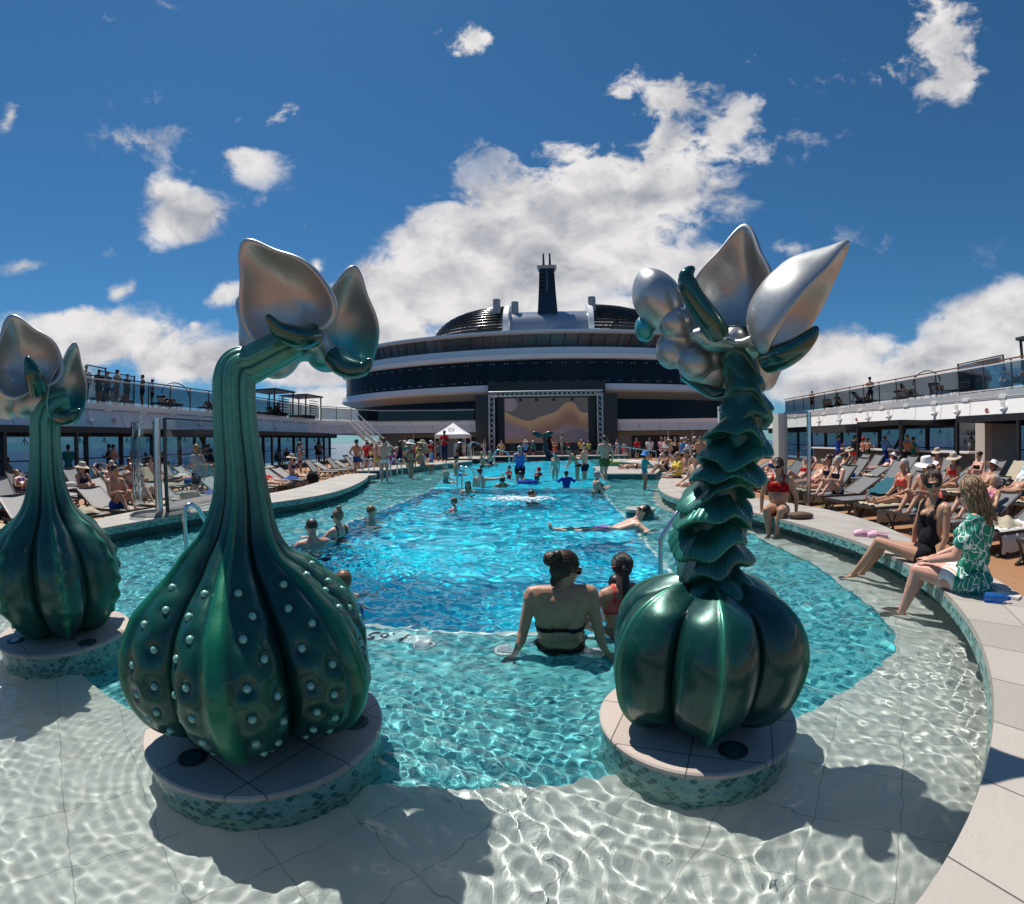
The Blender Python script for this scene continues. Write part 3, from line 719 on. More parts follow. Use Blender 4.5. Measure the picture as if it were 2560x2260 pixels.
def rebase(e, base, k=.826):
    """puts the Empty at the foot of the sculpture and brings it to real size"""
    b = Vector(base); e.location = Vector((b.x*k, b.y*k, EYE + (b.z - EYE)*k)); e.scale = (k, k, k)
    for c in bpy.data.objects:
        if c.parent == e: c.location = c.location - b
# --- studded bulb
def studded():
    e = empty('flower_sculpture', (0, 0, 0), 0, 'tall green bulb sculpture covered in pale round studs with two hooded silver petals', 'sculpture', 'giant flower bulb sculptures standing in the pool')
    bx, by = -1.66, 2.12; a0 = math.atan2(-by, -bx)
    B = lambda z, dx=0: (bx + dx*.79, by + dx*.61, z)
    path = [B(.20), B(.20), B(.24), B(.34), B(.48), B(.62), B(.76), B(.90), B(1.02), B(1.13), B(1.25, .012), B(1.42, .028), B(1.6, .026), B(1.8, .01), B(1.97, .0), B(2.07, .0), B(2.125, .02), B(2.145, .08), B(2.19, .16), B(2.24, .245), B(2.285, .325)]
    prof = [.0, .30, .47, .62, .695, .70, .66, .575, .445, .318, .212, .157, .130, .116, .112, .112, .108, .10, .10, .10, .09]
    gr = [.3, .3, .36, .36, .36, .36, .36, .38, .40, .40, .36, .30, .28, .27, .27, .27, .26, .24, .2, .15, .1]
    fl = [.0, .02, .03, .035, .035, .035, .035, .035, .03, .024, .018, .012, .01, .01, .01, .01, .008, .006, .004, .0, .0]
    N = 6; ph0 = a0 + math.radians(-15)
    def tip(V, A, pts, phs, dphi, k):
        # the lobe ridges run out into a keel that hangs forward at the bottom
        for i, p in enumerate(pts):
            t = 1 - smstep(p.z, .2, .5)
            if p.z > .5 or i > 40: continue
            r = np.hypot(V[i, :, 0] - p.x, V[i, :, 1] - p.y); w_ = np.exp(-(dphi/.16)**2)*t
            V[i, :, 2] -= .045*w_*(r > .2)
        return V, A
    studs = []
    sub = 9; S_ = lambda pi: int(pi*sub)
    for L in (0, 1, 5, 2, 3, 4):
        for sd in (-1, 1):
            for (pi, da) in ((2.3, 18), (2.75, 11.5), (3.2, 21), (3.65, 12), (4.1, 22), (4.6, 12.5), (5.1, 22), (5.65, 12), (6.25, 20.5), (6.9, 12.5), (7.5, 19), (8.3, 13)):
                studs.append((S_(pi), ph0 + L*2*PI/N + sd*math.radians(da + 1.5*math.sin(L*3 + pi*5))))
    me, V, pts = lofted(path, prof, N, ph0, gr, fl, nphi=420, sub=sub, studs=studs, tip=tip, wob=.012, cusp=.36)
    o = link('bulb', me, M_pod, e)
    mb0 = MB().ell((0, 0, 0), .0205, 14); sm = mb0.mesh('stud'); shade(sm, True); sm.materials.append(M_stud)
    rest = MB()
    for k_, (si, ph) in enumerate(studs):
        j = int((ph % (2*PI))/(2*PI)*420) % 420; q = Vector(V[si, j]); c = pts[si]; n = (q - c).normalized()
        if k_ >= 96: rest.ell(q + n*.006, .0205, 10); continue
        s = bpy.data.objects.new('stud', sm); COL.objects.link(s); s.location = q + n*.006; s.parent = e
    tag(rest.build('studs', M_stud, e, smooth=True), kind='stuff')
    D = 2.62
    A_n, A_t = PR(778, 834, 2.60), PR(607, 598, 2.60)
    petal('petal', e, A_n, A_t, toC(A_t) - RIGHT*.25 - UP*.15, .49, depth=.15, lobe=1.1, curl=.03, asym=-.12, sharp=.95)
    Bn, Bt = PR(846, 925, 2.86), PR(886, 664, 2.80)
    petal('petal', e, Bn, Bt, toC(Bt) + RIGHT*.45 - UP*.05, .44, depth=.14, lobe=.8, teal=.95, curl=.03)
    petal('petal', e, PR(748, 905, 2.90), PR(596, 742, 3.10), -toC(A_t) - RIGHT*.3, .42, depth=.10, lobe=.8, teal=.1)
    petal('petal', e, PR(800, 870, 3.22), PR(850, 712, 3.42), -toC(A_t) + RIGHT*.3, .34, depth=.12, lobe=.8, teal=.3)
    horn(e, [PR(782, 838, 2.62), PR(752, 843, 2.54), PR(712, 832, 2.5), PR(688, 815, 2.47), PR(667, 786, 2.44)], .062)
    horn(e, [PR(838, 890, 2.60), PR(858, 912, 2.55), PR(885, 922, 2.5), PR(912, 918, 2.47), PR(926, 896, 2.45)], .062)
    calyx(e, [(PR(790, 860, 2.74), .085), (PR(810, 890, 2.78), .09), (PR(760, 870, 2.80), .08)], .9)
    rebase(e, (-1.66, 2.12, .15)); return e
studded()

# --- smooth ribbed bulb at the left edge
def smooth_bulb():
    e = empty('flower_sculpture', (0, 0, 0), 0, 'smooth ribbed green bulb sculpture with silver petals cut by the left edge', 'sculpture', 'giant flower bulb sculptures standing in the pool')
    bx, by = -4.2, 2.57; a0 = math.atan2(-by, -bx)
    B = lambda z, dx=0: (bx + dx*.52, by + dx*.85, z)
    path = [B(.19), B(.19), B(.24), B(.36), B(.5), B(.65), B(.82), B(1.0), B(1.12), B(1.24), B(1.4), B(1.6), B(1.8), B(1.95), B(2.06, .03), B(2.12, .1), B(2.15, .2)]
    prof = [0, .25, .40, .52, .60, .61, .58, .47, .34, .24, .18, .15, .14, .14, .135, .12, .10]
    gr = [.3, .3, .33, .33, .33, .33, .33, .33, .34, .34, .3, .28, .26, .26, .26, .2, .1]; fl = [0, .01, .02, .024, .026, .026, .024, .02, .014, .008, .005, .003, 0, 0, 0, 0, 0]
    N = 7; ph0 = a0 + math.radians(3)
    def tip(V, A, pts, phs, dphi, k):
        for i, p in enumerate(pts):
            if p.z > .5 or i > 40: continue
            t = 1 - smstep(p.z, .2, .5); r = np.hypot(V[i, :, 0] - p.x, V[i, :, 1] - p.y); V[i, :, 2] -= .04*np.exp(-(dphi/.16)**2)*t*(r > .15)
        # leafy scalloped edges on the ridges
        fl_ = np.exp(-(dphi/.06)**2)
        for i, p in enumerate(pts):
            if .35 < p.z < 1.15:
                s_ = .016*(1 + math.sin(p.z*42)); c = np.array(p); dirv = V[i] - c; dirv /= np.linalg.norm(dirv, axis=1, keepdims=True); V[i] += dirv*(fl_*s_)[:, None]
        A[..., 1] += .10
        return V, A
    me, V, pts = lofted(path, prof, N, ph0, gr, fl, nphi=300, sub=8, tip=tip, wob=.01, cusp=.5, fw=2.2)
    link('bulb', me, M_pod, e)
    petal('petal', e, PR(88, 972, 4.75), PR(26, 787, 4.8), toC((-4.2, 2.3, 2.4)) + RIGHT*.1, .58, depth=.17, lobe=1.0, curl=.03)
    petal('petal', e, PR(160, 1052, 4.85), PR(188, 855, 4.8), toC((-4.2, 2.3, 2.4)) + RIGHT*.9, .36, depth=.14, lobe=.8, teal=.9)
    petal('petal', e, PR(60, 1010, 5.1), PR(-60, 900, 5.1), -toC((-4.2, 2.3, 2.4)) - RIGHT*.4 + UP*.2, .45, depth=.16, lobe=.8)
    petal('petal', e, PR(110, 1040, 5.1), PR(150, 900, 5.25), -toC((-4.2, 2.3, 2.4)) + RIGHT*.3, .4, depth=.14, lobe=.8, teal=.6)
    horn(e, [PR(95, 975, 4.72), PR(85, 940, 4.62), PR(76, 915, 4.6), PR(66, 890, 4.6)], .085)
    horn(e, [PR(148, 1040, 4.75), PR(168, 1043, 4.65), PR(188, 1037, 4.6), PR(203, 1022, 4.6)], .07)
    calyx(e, [(PR(95, 1000, 4.95), .12), (PR(125, 1030, 4.95), .12), (PR(60, 1010, 5.0), .12)], .8)
    rebase(e, (-4.2, 2.57, .15)); return e
smooth_bulb()

# --- ruffled stem on a ribbed pumpkin bulb
def ruffled():
    e = empty('flower_sculpture', (0, 0, 0), 0, 'ribbed green bulb sculpture with a ruffled frilly stem and open silver petals', 'sculpture', 'giant flower bulb sculptures standing in the pool')
    bx, by = .82, 2.47; a0 = math.atan2(-by, -bx)
    B = lambda z, dx=0: (bx + dx*.95, by - dx*.31, z)
    path = [B(.20), B(.20), B(.25), B(.36), B(.5), B(.64), B(.77), B(.88), B(.955), B(.985), B(.99)]
    prof = [0, .26, .40, .50, .54, .545, .51, .43, .30, .17, 0]
    gr = [.34]*11; fl = [0, .012, .022, .026, .028, .028, .026, .022, .014, .004, 0]
    N = 6; ph0 = a0 + math.radians(10)
    def tip(V, A, pts, phs, dphi, k):
        for i, p in enumerate(pts):
            t = 1 - smstep(p.z, .2, .48)
            r = np.hypot(V[i, :, 0] - p.x, V[i, :, 1] - p.y); V[i, :, 2] -= .06*np.exp(-(dphi/.13)**2)*t*(r > .2)
            V[i, :, 2] -= .10*smstep(p.z, .85, .98)*(1 - np.exp(-(dphi/.3)**2))*(r > .02)*.4
        A[..., 1] = np.clip(np.exp(-(dphi/.05)**2)[None, :]*.35 + A[..., 1]*0, 0, 1)
        return V, A
    me, V, pts = lofted(path, prof, N, ph0, gr, fl, nphi=540, sub=9, tip=tip, wob=.02, cusp=.40, fw=1.5)
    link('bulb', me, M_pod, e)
    # ruffled stem: stacked, wavy-edged collars fused into one surface
    cl = catmull([B(.90, .0), B(1.05, .0), B(1.25, .0), B(1.42, .02), B(1.55, .05), B(1.7, .12), B(1.85, .16), B(2.0, .17), B(2.15, .14), B(2.30, .13)], 60)
    M = len(cl); nphi = 260; phs = np.linspace(0, 2*PI, nphi, endpoint=False); V = np.zeros((M, nphi, 3)); A = np.zeros((M, nphi, 3))
    R = random.Random(9); NF = 13
    W_ = [[(R.uniform(0, 6.28), R.uniform(.5, 1)) for _ in range(6)] for _ in range(NF + 3)]
    for i, p in enumerate(cl):
        s = i/(M - 1); base = np.interp(s, [0, .25, .5, .75, .86, 1], [.125, .105, .100, .092, .078, .07]); fr = np.interp(s, [0, .1, .3, .52, .64, .72, .80, 1], [.095, .088, .098, .088, .062, .034, .018, .010])
        rad = np.zeros(nphi); zoff = np.zeros(nphi); am = np.zeros(nphi)
        for f in range(-1, NF + 2):
            w_ = [tuple(q) for q in W_[(f + 1) % len(W_)]]; w_[0] = (1.2 + .35*f, .95)
            tilt = .34*np.sin(phs + w_[0][0])*w_[0][1] + .34*np.sin(2*phs + w_[1][0])*w_[1][1] + .20*np.sin(3*phs + w_[2][0]) + .10*np.sin(6*phs + w_[4][0])
            x = s*NF - f - .5 - tilt                       # distance to this collar in collar units
            lip = 1 + .20*np.sin(3*phs + w_[3][0]) + .08*np.sin(8*phs + w_[4][0]) + .30*np.sin(phs + w_[5][0])
            pk = np.where(x > 0, np.exp(-(x/.30)**1.3*1.3), np.exp(-np.abs(x/.10)**1.6)) if False else np.where(x > 0, np.cos(np.clip(x/.85, 0, 1)*PI/2)**1.6, np.sqrt(np.clip(1 - (x/.24)**2, 0, 1)))
            v = pk*lip*fr
            m_ = v > am; rad = np.where(m_, v, rad); am = np.maximum(am, v)
            zoff += np.where(m_, .0, 0)
        r = base + am
        r = r + .0035*np.sin(phs*46 + 3*np.sin(i*.05))*np.clip(am/.1, 0, 1); dro = -.030*(am/ .13)**1.5 + .012*np.sin(5*phs + i*.01)*(am/.13)
        V[i, :, 0] = p.x + np.cos(phs)*r; V[i, :, 1] = p.y + np.sin(phs)*r; V[i, :, 2] = p.z + dro
        A[i, :, 0] = np.clip(.15 + am*5, 0, 1); A[i, :, 1] = np.clip((am/.13 - .75)*1.1, 0, .8)*.8 + .10*s
    # fine creases radiating along the frills
    idx = np.arange(M*nphi).reshape(M, nphi); a = idx[:-1]; b_ = idx[1:]; F_ = np.stack([a, np.roll(a, -1, 1), np.roll(b_, -1, 1), b_], -1).reshape(-1, 4)
    me = bpy.data.meshes.new('ruffled_stem'); me.from_pydata(V.reshape(-1, 3).tolist(), [], F_.tolist()); me.polygons.foreach_set('use_smooth', [True]*len(me.polygons)); set_paint(me, A.reshape(-1, 3))
    o = link('ruffled_stem', me, M_frill, e); sm = o.modifiers.new('s', 'SMOOTH'); sm.iterations = 5; sm.factor = .5
    # flower
    C0 = (.95, 2.4, 2.4); tc = toC(C0)
    petal('petal', e, PR(1800, 846, 2.52), PR(1864, 560, 2.60), tc*.95 - RIGHT*.62 + UP*.1, .47, depth=.19, lobe=.9, curl=.02, sharp=1.0)
    petal('petal', e, PR(1925, 892, 2.46), PR(2122, 606, 2.46), tc*.66 + RIGHT*.82 - UP*.35, .38, depth=.18, lobe=.6, curl=.0, sharp=1.05)
    petal('petal', e, PR(1675, 822, 2.66), PR(1592, 640, 2.66), -tc*.8 - RIGHT*.5 + UP*.3, .27, depth=.12, lobe=.1, sharp=.1)
    petal('petal', e, PR(1830, 872, 2.84), PR(1680, 955, 2.86), -tc + UP*.1 - RIGHT*.1, .42, depth=.16, lobe=.5, sharp=.3, teal=.5)
    petal('petal', e, PR(1860, 862, 2.86), PR(1935, 985, 2.95), -tc + RIGHT*.3, .36, depth=.15, lobe=.5, sharp=.5, teal=.2)
    horn(e, [PR(1795, 838, 2.50), PR(1772, 800, 2.44), PR(1735, 745, 2.40), PR(1717, 700, 2.38), PR(1722, 680, 2.38), PR(1736, 668, 2.38)], .062)
    horn(e, [PR(1922, 900, 2.44), PR(1955, 890, 2.36), PR(1990, 872, 2.32), PR(2025, 842, 2.30), PR(2044, 816, 2.30)], .062)
    horn(e, [PR(1715, 930, 2.84), PR(1755, 960, 2.76), PR(1785, 982, 2.72), PR(1822, 978, 2.70)], .05)
    calyx(e, [(PR(1690, 808, 2.60), .094), (PR(1662, 782, 2.63), .082), (PR(1650, 750, 2.64), .085), (PR(1676, 878, 2.64), (.082, .082, .10)), (PR(1700, 850, 2.66), .082), (PR(1738, 908, 2.62), (.096, .09, .10)), (PR(1775, 892, 2.68), .095), (PR(1765, 850, 2.66), .08)], .45, voxel=.013)
    calyx(e, [(PR(1612, 822, 2.66), (.06, .06, .08))], 3.0)
    calyx(e, [(PR(1755, 838, 2.50), (.075, .06, .04)), (PR(1790, 858, 2.52), (.09, .07, .05)), (PR(1835, 850, 2.58), .08), (PR(1870, 870, 2.6), .07)], .8)
    rebase(e, (.82, 2.47, .15)); return e
ruffled()
# ------------------------------------------------------------------ ship superstructure
def glass_mat(name, tint, refl=.9, rough=.03):
    m = bpy.data.materials.new(name); m.use_nodes = True; t = NT(m.node_tree); out = m.node_tree.nodes['Material Output']; m.node_tree.nodes.remove(bsdf(m))
    tr = t.n('ShaderNodeBsdfTransparent'); tr.inputs[0].default_value = (*tint, 1)
    gl = t.n('ShaderNodeBsdfGlossy'); gl.inputs['Roughness'].default_value = rough; gl.inputs[0].default_value = (.9, .93, .95, 1)
    lw = t.n('ShaderNodeLayerWeight'); lw.inputs[0].default_value = .35
    mx = t.n('ShaderNodeMixShader'); t.set(mx.inputs[0], t.m('MULTIPLY_ADD', lw.outputs['Fresnel'], refl, .03, clamp=True)); t.L.new(tr.outputs[0], mx.inputs[1]); t.L.new(gl.outputs[0], mx.inputs[2])
    t.L.new(mx.outputs[0], out.inputs[0]); return m
M_glass = glass_mat('clear_glass', (.72, .80, .80)); M_smoke = glass_mat('smoked_glass', (.20, .24, .28), .28); M_tint = glass_mat('tinted_window', (.16, .27, .38), .15)
def dark_glass(name, col, rough, spec=.6):
    m = bpy.data.materials.new(name); m.use_nodes = True; b = bsdf(m); t = NT(m.node_tree)
    r = t.wn(t.vm('FLOOR', t.vm('MULTIPLY', t.uv(), (.5, .0, 0)))); c = t.mix(r, col, tuple(x*1.7 for x in col))
    t.set(b.inputs['Base Color'], c); b.inputs['Roughness'].default_value = rough; b.inputs['Specular IOR Level'].default_value = spec
    return m
M_band = dark_glass('dark_band_glass', (.004, .009, .022), .10, .12); M_win = dark_glass('bridge_window_glass', (.085, .088, .095), .08, .22)
M_louver = mat('black_gloss_louver', (.01, .011, .014), .15, .2)
CX, YC0, EA, EB = -.8, 57.0, 25.6, 10.0
def band(mb, z0, z1, o0, o1, t0=-1.75, t1=1.75, n=110, uv=True):
    def f(i, j):
        t = t0 + (t1 - t0)*i; z = z0 + (z1 - z0)*j; o = o0 + (o1 - o0)*j
        return (CX + (EA + o)*math.sin(t), YC0 - (EB + o)*math.cos(t), z)
    vs = []; uvs = []; fs = []
    for i in range(n + 1):
        for j in (0, 1): vs.append(f(i/n, j)); uvs.append(((t0 + (t1-t0)*i/n)*EA, z0 + (z1 - z0)*j))
    for i in range(n): fs.append((2*i, 2*i + 2, 2*i + 3, 2*i + 1))
    mb.add(vs, fs, uvs)
def epos(t, o=0): return (CX + (EA + o)*math.sin(t), YC0 - (EB + o)*math.cos(t))
sup = empty('ship_superstructure', (0, 0, 0), 0, 'rounded white superstructure with dark window bands behind the pool stage', 'ship building')
def part(mb, name, m, parent=sup, smooth=False): return mb.build(name, m, parent, smooth)
mb = MB(); band(mb, 2.6, 6.0, -1.6, -1.6); part(mb, 'lower_glass', M_band)
mb = MB(); band(mb, 5.95, 6.55, -1.6, .25); part(mb, 'soffit', M_offwhite, smooth=True)
mb = MB(); band(mb, 6.55, 6.75, .25, .5); band(mb, 6.75, 7.30, .5, .35); band(mb, 7.30, 7.36, .35, -.1); part(mb, 'white_belt', M_white, smooth=30)
mb = MB(); band(mb, 7.3, 9.85, -.15, -.05); part(mb, 'dark_belt', M_band)
mb = MB(); band(mb, 9.78, 9.84, -.1, .4); band(mb, 9.84, 10.3, .4, .45); band(mb, 10.3, 10.36, .45, .3); band(mb, 10.36, 11.0, .3, .0); band(mb, 11.0, 11.02, .0, -1.2); part(mb, 'white_belt', M_white, smooth=30)
mb = MB(); band(mb, 11.0, 12.5, -1.1, -.5); part(mb, 'window_band', M_win)
mb = MB(); band(mb, 12.48, 12.55, -.55, .15); band(mb, 12.55, 12.8, .15, .1); band(mb, 12.8, 13.0, .1, -2.5); part(mb, 'roof_edge', M_white, smooth=30)
roof = MB(); vs = [(*epos(-1.75 + 3.5*i/60, -2.5), 13.0) for i in range(61)]; roof.add(vs, [tuple(range(61))[::-1]]); part(roof, 'roof', M_grey)
# mullions, panel joints and pairs of light studs
mu = MB(); lo = MB(); dots = MB()
for k in range(-28, 29):
    t = k*.056
    a = epos(t, -1.07); b_ = epos(t + .012, -.47); mu.bar((*a, 11.0), (*b_, 12.5), .07, .05)
    if k % 2 == 0:
        a = epos(t, -.13); lo.bar((*a, 7.36), (*a, 9.8), .03, .03)
    for dz in (7.65, 9.45):
        for dd in (-.005, .008):
            a = epos(t + dd, -.08); dots.ell((*a, dz), .05, 6)
build_each(mu, 'mullion', M_black, sup); build_each(lo, 'panel_joint', M_dark, sup); tag(dots.build('light_studs', mat('stud_lamp', (.7, .72, .75), .3), sup), kind='stuff')
for k in (-20, -17, 17, 20):   # a glazing bar half way up the end windows
    pass
mb = MB(); band(mb, 11.72, 11.76, -.80, -.79); part(mb, 'glazing_bar', M_black)
# middle hump with the mast
Y0 = 50.0
def pz(y, Y=Y0): return EYE + (1103.5 - y)/1200*Y
def pxx(x, Y=Y0): return (x - 1395)/1200*Y
hump = MB()
def hf(i, j):
    t = -PI/2 + PI*i; x = pxx(1278) + (pxx(1482) - pxx(1278))*j
    return (x, Y0 + 4 + 4.6*math.sin(t), 12.9 + (pz(775, 53.2) - 12.9)*max(0, math.cos(t))**.7)
hump.grid(hf, 24, 6); part(hump, 'funnel_housing', mat('satin_grey', (.33, .36, .42), .22, .5), smooth=40)
def arch(x, sg):
    m2 = MB(); n = 24; R1, R0 = (5.2, pz(752, 52.6) - 12.7), (4.5, pz(768, 52.6) - 12.7)
    for xx0, xx1 in ((x, x + sg*.55),):
        def f(i, j):
            a = PI*i; k = j*4; rr = (R0, R1, R1, R0, R0)[int(k) % 5]; xx = (xx0, xx0, xx1, xx1, xx0)[int(k) % 5]
            return (xx, Y0 + 4 - math.cos(a)*rr[0], 12.7 + math.sin(a)**.8*rr[1] if 0 < i < 1 else 12.7)
        m2.grid(f, n, 4)
    return m2
part(arch(pxx(1262), 1), 'arch', M_white, smooth=40); part(arch(pxx(1490), -1), 'arch', M_white, smooth=40)
for side_ in (-1, 1):
    x0 = pxx(1262) if side_ < 0 else pxx(1488); x1 = pxx(1068, 53) if side_ < 0 else pxx(1700, 53)
    ztop = pz(749, 53)
    for k in range(12):
        f = k/11; z = 13.15 + (ztop - 13.15)*f; ext = math.sqrt(max(.02, 1 - (f*.93)**2))
        pts = []
        for i in range(19):
            s = i/18; a = s*PI/2; pts.append((x0 + (x1 - x0)*ext*math.sin(a), Y0 + 5.5 - 6.3*ext*math.cos(a)*(.55 + .45*ext) + 1.2*(1 - ext), z))
        MB().tube(pts, .155, 8).build('louver', M_louver, sup, smooth=True)
    cage = MB()
    for k in range(6):
        a = k*PI/2/5.5; pts = []
        for i in range(10):
            f = i/9; ext = math.sqrt(max(.02, 1 - (f*.93)**2)); pts.append((x0 + (x1-x0)*ext*math.sin(a)*.97, Y0 + 5.5 - 6.1*ext*math.cos(a)*(.55 + .45*ext) + 1.2*(1 - ext), 13.15 + (ztop-13.15)*f))
        cage.tube(pts, .07, 6)
    build_each(cage, 'louver_frame', M_dark, sup)
    inner_ = MB().lathe((x0 + (x1-x0)*.35, Y0 + 5, 12.9), [(2.8, 0), (2.6, 1.4), (1.9, 2.3), (0, 2.5)], 20); inner_.build('funnel_core', M_grey, sup, smooth=True)
    MB().lathe((pxx(1241) if side_ < 0 else pxx(1487) + .1, Y0 + 1, 14.6), [(.42, 0), (.42, pz(735) - 14.6 + .2), (.36, pz(735) - 14.4), (.3, pz(735) - 15), (0, pz(735) - 15)], 16).build('exhaust_pipe', M_grey, sup, smooth=30)
MB().lathe((pxx(1289), Y0 + 1, 14.2), [(.4, 0), (.4, pz(739) - 14.2), (0, pz(739) - 14.2)], 16).build('exhaust_pipe', M_grey, sup, smooth=30)
mast = empty('mast', (pxx(1375, 51.2), Y0 + 1.2, pz(778, 51.2)), 0, 'tapering dark blue mast tower with twin antennas on top of the ship', 'mast')
hm = pz(662, 51.2) - pz(778, 51.2); body = MB()
q = lambda z, r: [(a*r, b*r*.8, z) for a, b in ((-1, -1), (1, -1), (1, 1), (-1, 1))]
for (za, ra, zb, rb) in ((-.4, 1.08, hm*.42, .93), (hm*.42, .93, hm, .80)):
    body.add(q(za, ra) + q(zb, rb), [(3, 2, 1, 0), (4, 5, 6, 7), (0, 1, 5, 4), (1, 2, 6, 5), (2, 3, 7, 6), (3, 0, 4, 7)])
body.build('tower', mat('navy_paint', (.008, .018, .035), .3), mast)
for k in range(5):
    for sx in (-1, 1): MB().box((sx*.62, -.86, hm*(.47 + k*.10)), (.42, .3, .14)).build('louvre_slat', M_black, mast)
MB().box((0, -.80, hm*.7), (.05, .05, hm*.5)).build('light_strip', M_grey, mast)
cp = MB(); cp.add(q(hm, .82) + q(hm + .32, 1.08), [(3, 2, 1, 0), (4, 5, 6, 7), (0, 1, 5, 4), (1, 2, 6, 5), (2, 3, 7, 6), (3, 0, 4, 7)]); cp.build('cap', M_grey, mast)
for dx, hh in ((-.34, 1.0), (.36, 1.0)):
    MB().tube([(dx, 0, hm + .3), (dx, 0, hm + .8), (dx, 0, hm + 1.3), (dx, 0, hm + 2.0*hh)], [.22, .13, .11, .09], 8).build('antenna', M_dark, mast)

# ------------------------------------------------------------------ upper deck on both sides and across the far end
ZB, ZT = 2.62, 3.68
def xl(v): return v
LX, RX = -19.5, 18.2
rimL = [(LX, -9), (LX, 36.5), (-16.6, 42.5), (-11.0, 44.6), (-7.6, 44.6)]; rimR = [(5.5, 44.6), (9.5, 44.6), (15.3, 42.5), (RX, 36.5), (RX, -9)]
up = empty('upper_deck', (0, 0, 0)); up['kind'] = 'structure'
def fascia(z0, z1, o0, o1, m, name, rimU=None):
    if rimU is None: fascia(z0, z1, o0, o1, m, name, rimL); return fascia(z0, z1, o0, o1, m, name, rimR)
    mb = MB(); n = len(rimU); vs = []; uv = []; L = 0
    for i, (x, y) in enumerate(rimU):
        if i: L += math.hypot(x - rimU[i-1][0], y - rimU[i-1][1])
        c = Vector((-.7, 18)); d = Vector((x, y)) - c; sx = 1 if d.x > 0 else -1; oy = .4 if y > 40 else 0
        vs += [(x + sx*o0*(1 if y < 44 else .2), y + o0*oy, z0), (x + sx*o1*(1 if y < 44 else .2), y + o1*oy, z1)]; uv += [(L, z0), (L, z1)]
    mb.add(vs, [(2*i, 2*i+1, 2*i+3, 2*i+2) for i in range(n-1)], uv); o = mb.build(name, m, up); return o
m = bpy.data.materials.new('fascia_panel'); m.use_nodes = True; b = bsdf(m); t = NT(m.node_tree); qq = t.xyz(t.uv())
ln = t.m('LESS_THAN', t.m('ABSOLUTE', t.m('SUBTRACT', t.m('FRACT', t.m('ADD', t.m('DIVIDE', qq[0], 1.9), t.m('MULTIPLY', qq[1], .12))), .5)), .008)
st_ = t.noise(t.vm('MULTIPLY', t.uv(), (.8, .25, 1)), 3, 4); c = t.mix(t.m('MULTIPLY', st_, .25), (.74, .71, .69), (.55, .50, .47)); c = t.mix(ln, c, (.12, .12, .12))
t.set(b.inputs['Base Color'], c); b.inputs['Roughness'].default_value = .45; M_fascia = m
fascia(ZB, 3.36, -.32, 0, M_fascia, 'fascia'); fascia(3.36, ZT, 0, -.05, M_white, 'fascia_edge')
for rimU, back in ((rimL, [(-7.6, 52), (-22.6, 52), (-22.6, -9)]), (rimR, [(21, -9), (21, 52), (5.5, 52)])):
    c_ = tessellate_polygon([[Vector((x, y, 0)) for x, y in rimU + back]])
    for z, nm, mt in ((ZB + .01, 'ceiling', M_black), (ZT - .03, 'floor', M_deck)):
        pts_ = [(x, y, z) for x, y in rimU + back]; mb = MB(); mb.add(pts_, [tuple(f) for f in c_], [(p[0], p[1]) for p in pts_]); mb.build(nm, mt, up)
MB().box((-1.05, 46.6, (sz0 := 6.2) + .65), (11.4, .6, 1.3)).build('dark_gap_panel', M_black, sup)
MB().box((-1.05, 47.2, 3.0), (13, .3, 6)).build('stage_back_wall', M_black, sup)
# long rails below the glass, diagonal brackets
def rail_run(pts, z, name, label, glass, zh=1.05, post=1.5, railm=M_white, inset_=.12, capm=None):
    e = empty('deck_railing', (0, 0, 0), 0, label, 'railing', 'glass railings round the upper deck')
    P3 = [Vector((x, y, z)) for x, y in pts]; gl = MB(); ps = MB(); tops = MB(); low = MB(); br = MB()
    for a, b in zip(P3, P3[1:]):
        L = (b - a).length; n = max(1, round(L/post)); d = (b - a)/n
        for k in range(n):
            p = a + d*k; q_ = p + d
            ps.bar(p - Vector((0, 0, .1)), p + Vector((0, 0, zh + .12)), .05, .05)
            gl.add([p + Vector((0, 0, .12)) + d*.02, q_ + Vector((0, 0, .12)) - d*.02, q_ + Vector((0, 0, zh)) - d*.02, p + Vector((0, 0, zh)) + d*.02], [(0, 1, 2, 3)])
            nrm = Vector((d.y, -d.x, 0)).normalized()
            br.bar(p + Vector((0, 0, -.12)), p + d*.28 + Vector((0, 0, .05)), .05, .03)
        tops.bar(a + Vector((0, 0, zh + .02)), b + Vector((0, 0, zh + .02)), .06, .05); low.bar(a + Vector((0, 0, .06)), b + Vector((0, 0, .06)), .05, .05)
    build_each(ps, 'post', M_dark, e); build_each(gl, 'glass_panel', glass, e); tops.build('glass_top_rail', railm, e); low.build('bottom_rail', railm, e); tag(br.build('brackets', M_white, e), kind='stuff')
    hd = MB()
    for a, b in zip(P3, P3[1:]): hd.bar(a + Vector((0, 0, zh + .14)), b + Vector((0, 0, zh + .14)), .07, .05)
    hd.build('hand_rail', capm or mat('teak_rail', (.20, .085, .04), .45), e)
    return e
rail_run([(LX, -9), (LX, 10), (LX, 24), (LX, 36.3)], ZT, 'r', 'long glass railing along the upper deck on the left side', M_smoke, capm=M_dark)
rail_run([(RX, -9), (RX, 10), (RX, 24), (RX, 36.3)], ZT, 'r', 'long smoked glass railing along the upper deck on the right side', M_smoke)
rail_run([(LX, 36.5), (-16.6, 42.5), (-11, 44.6), (-7.8, 44.6)], ZT, 'r', 'railing of the upper deck corner beside the staircase', M_smoke, capm=M_dark)
mb = MB()
for sx, X in ((-1, LX), (1, RX)):
    pts = [(X - sx*.04, -8, 3.40), (X - sx*.04, 36, 3.40)]; 
    o = MB().tube(pts, .025, 6).build('conduit', M_grey, up)
for sx, X in ((1, LX), (-1, RX)):
    for k in range(18):
        MB().box((X + sx*.05, -2 + 2.15*k, 3.40), (.06, .40, .10)).build('junction_box', M_white, up)
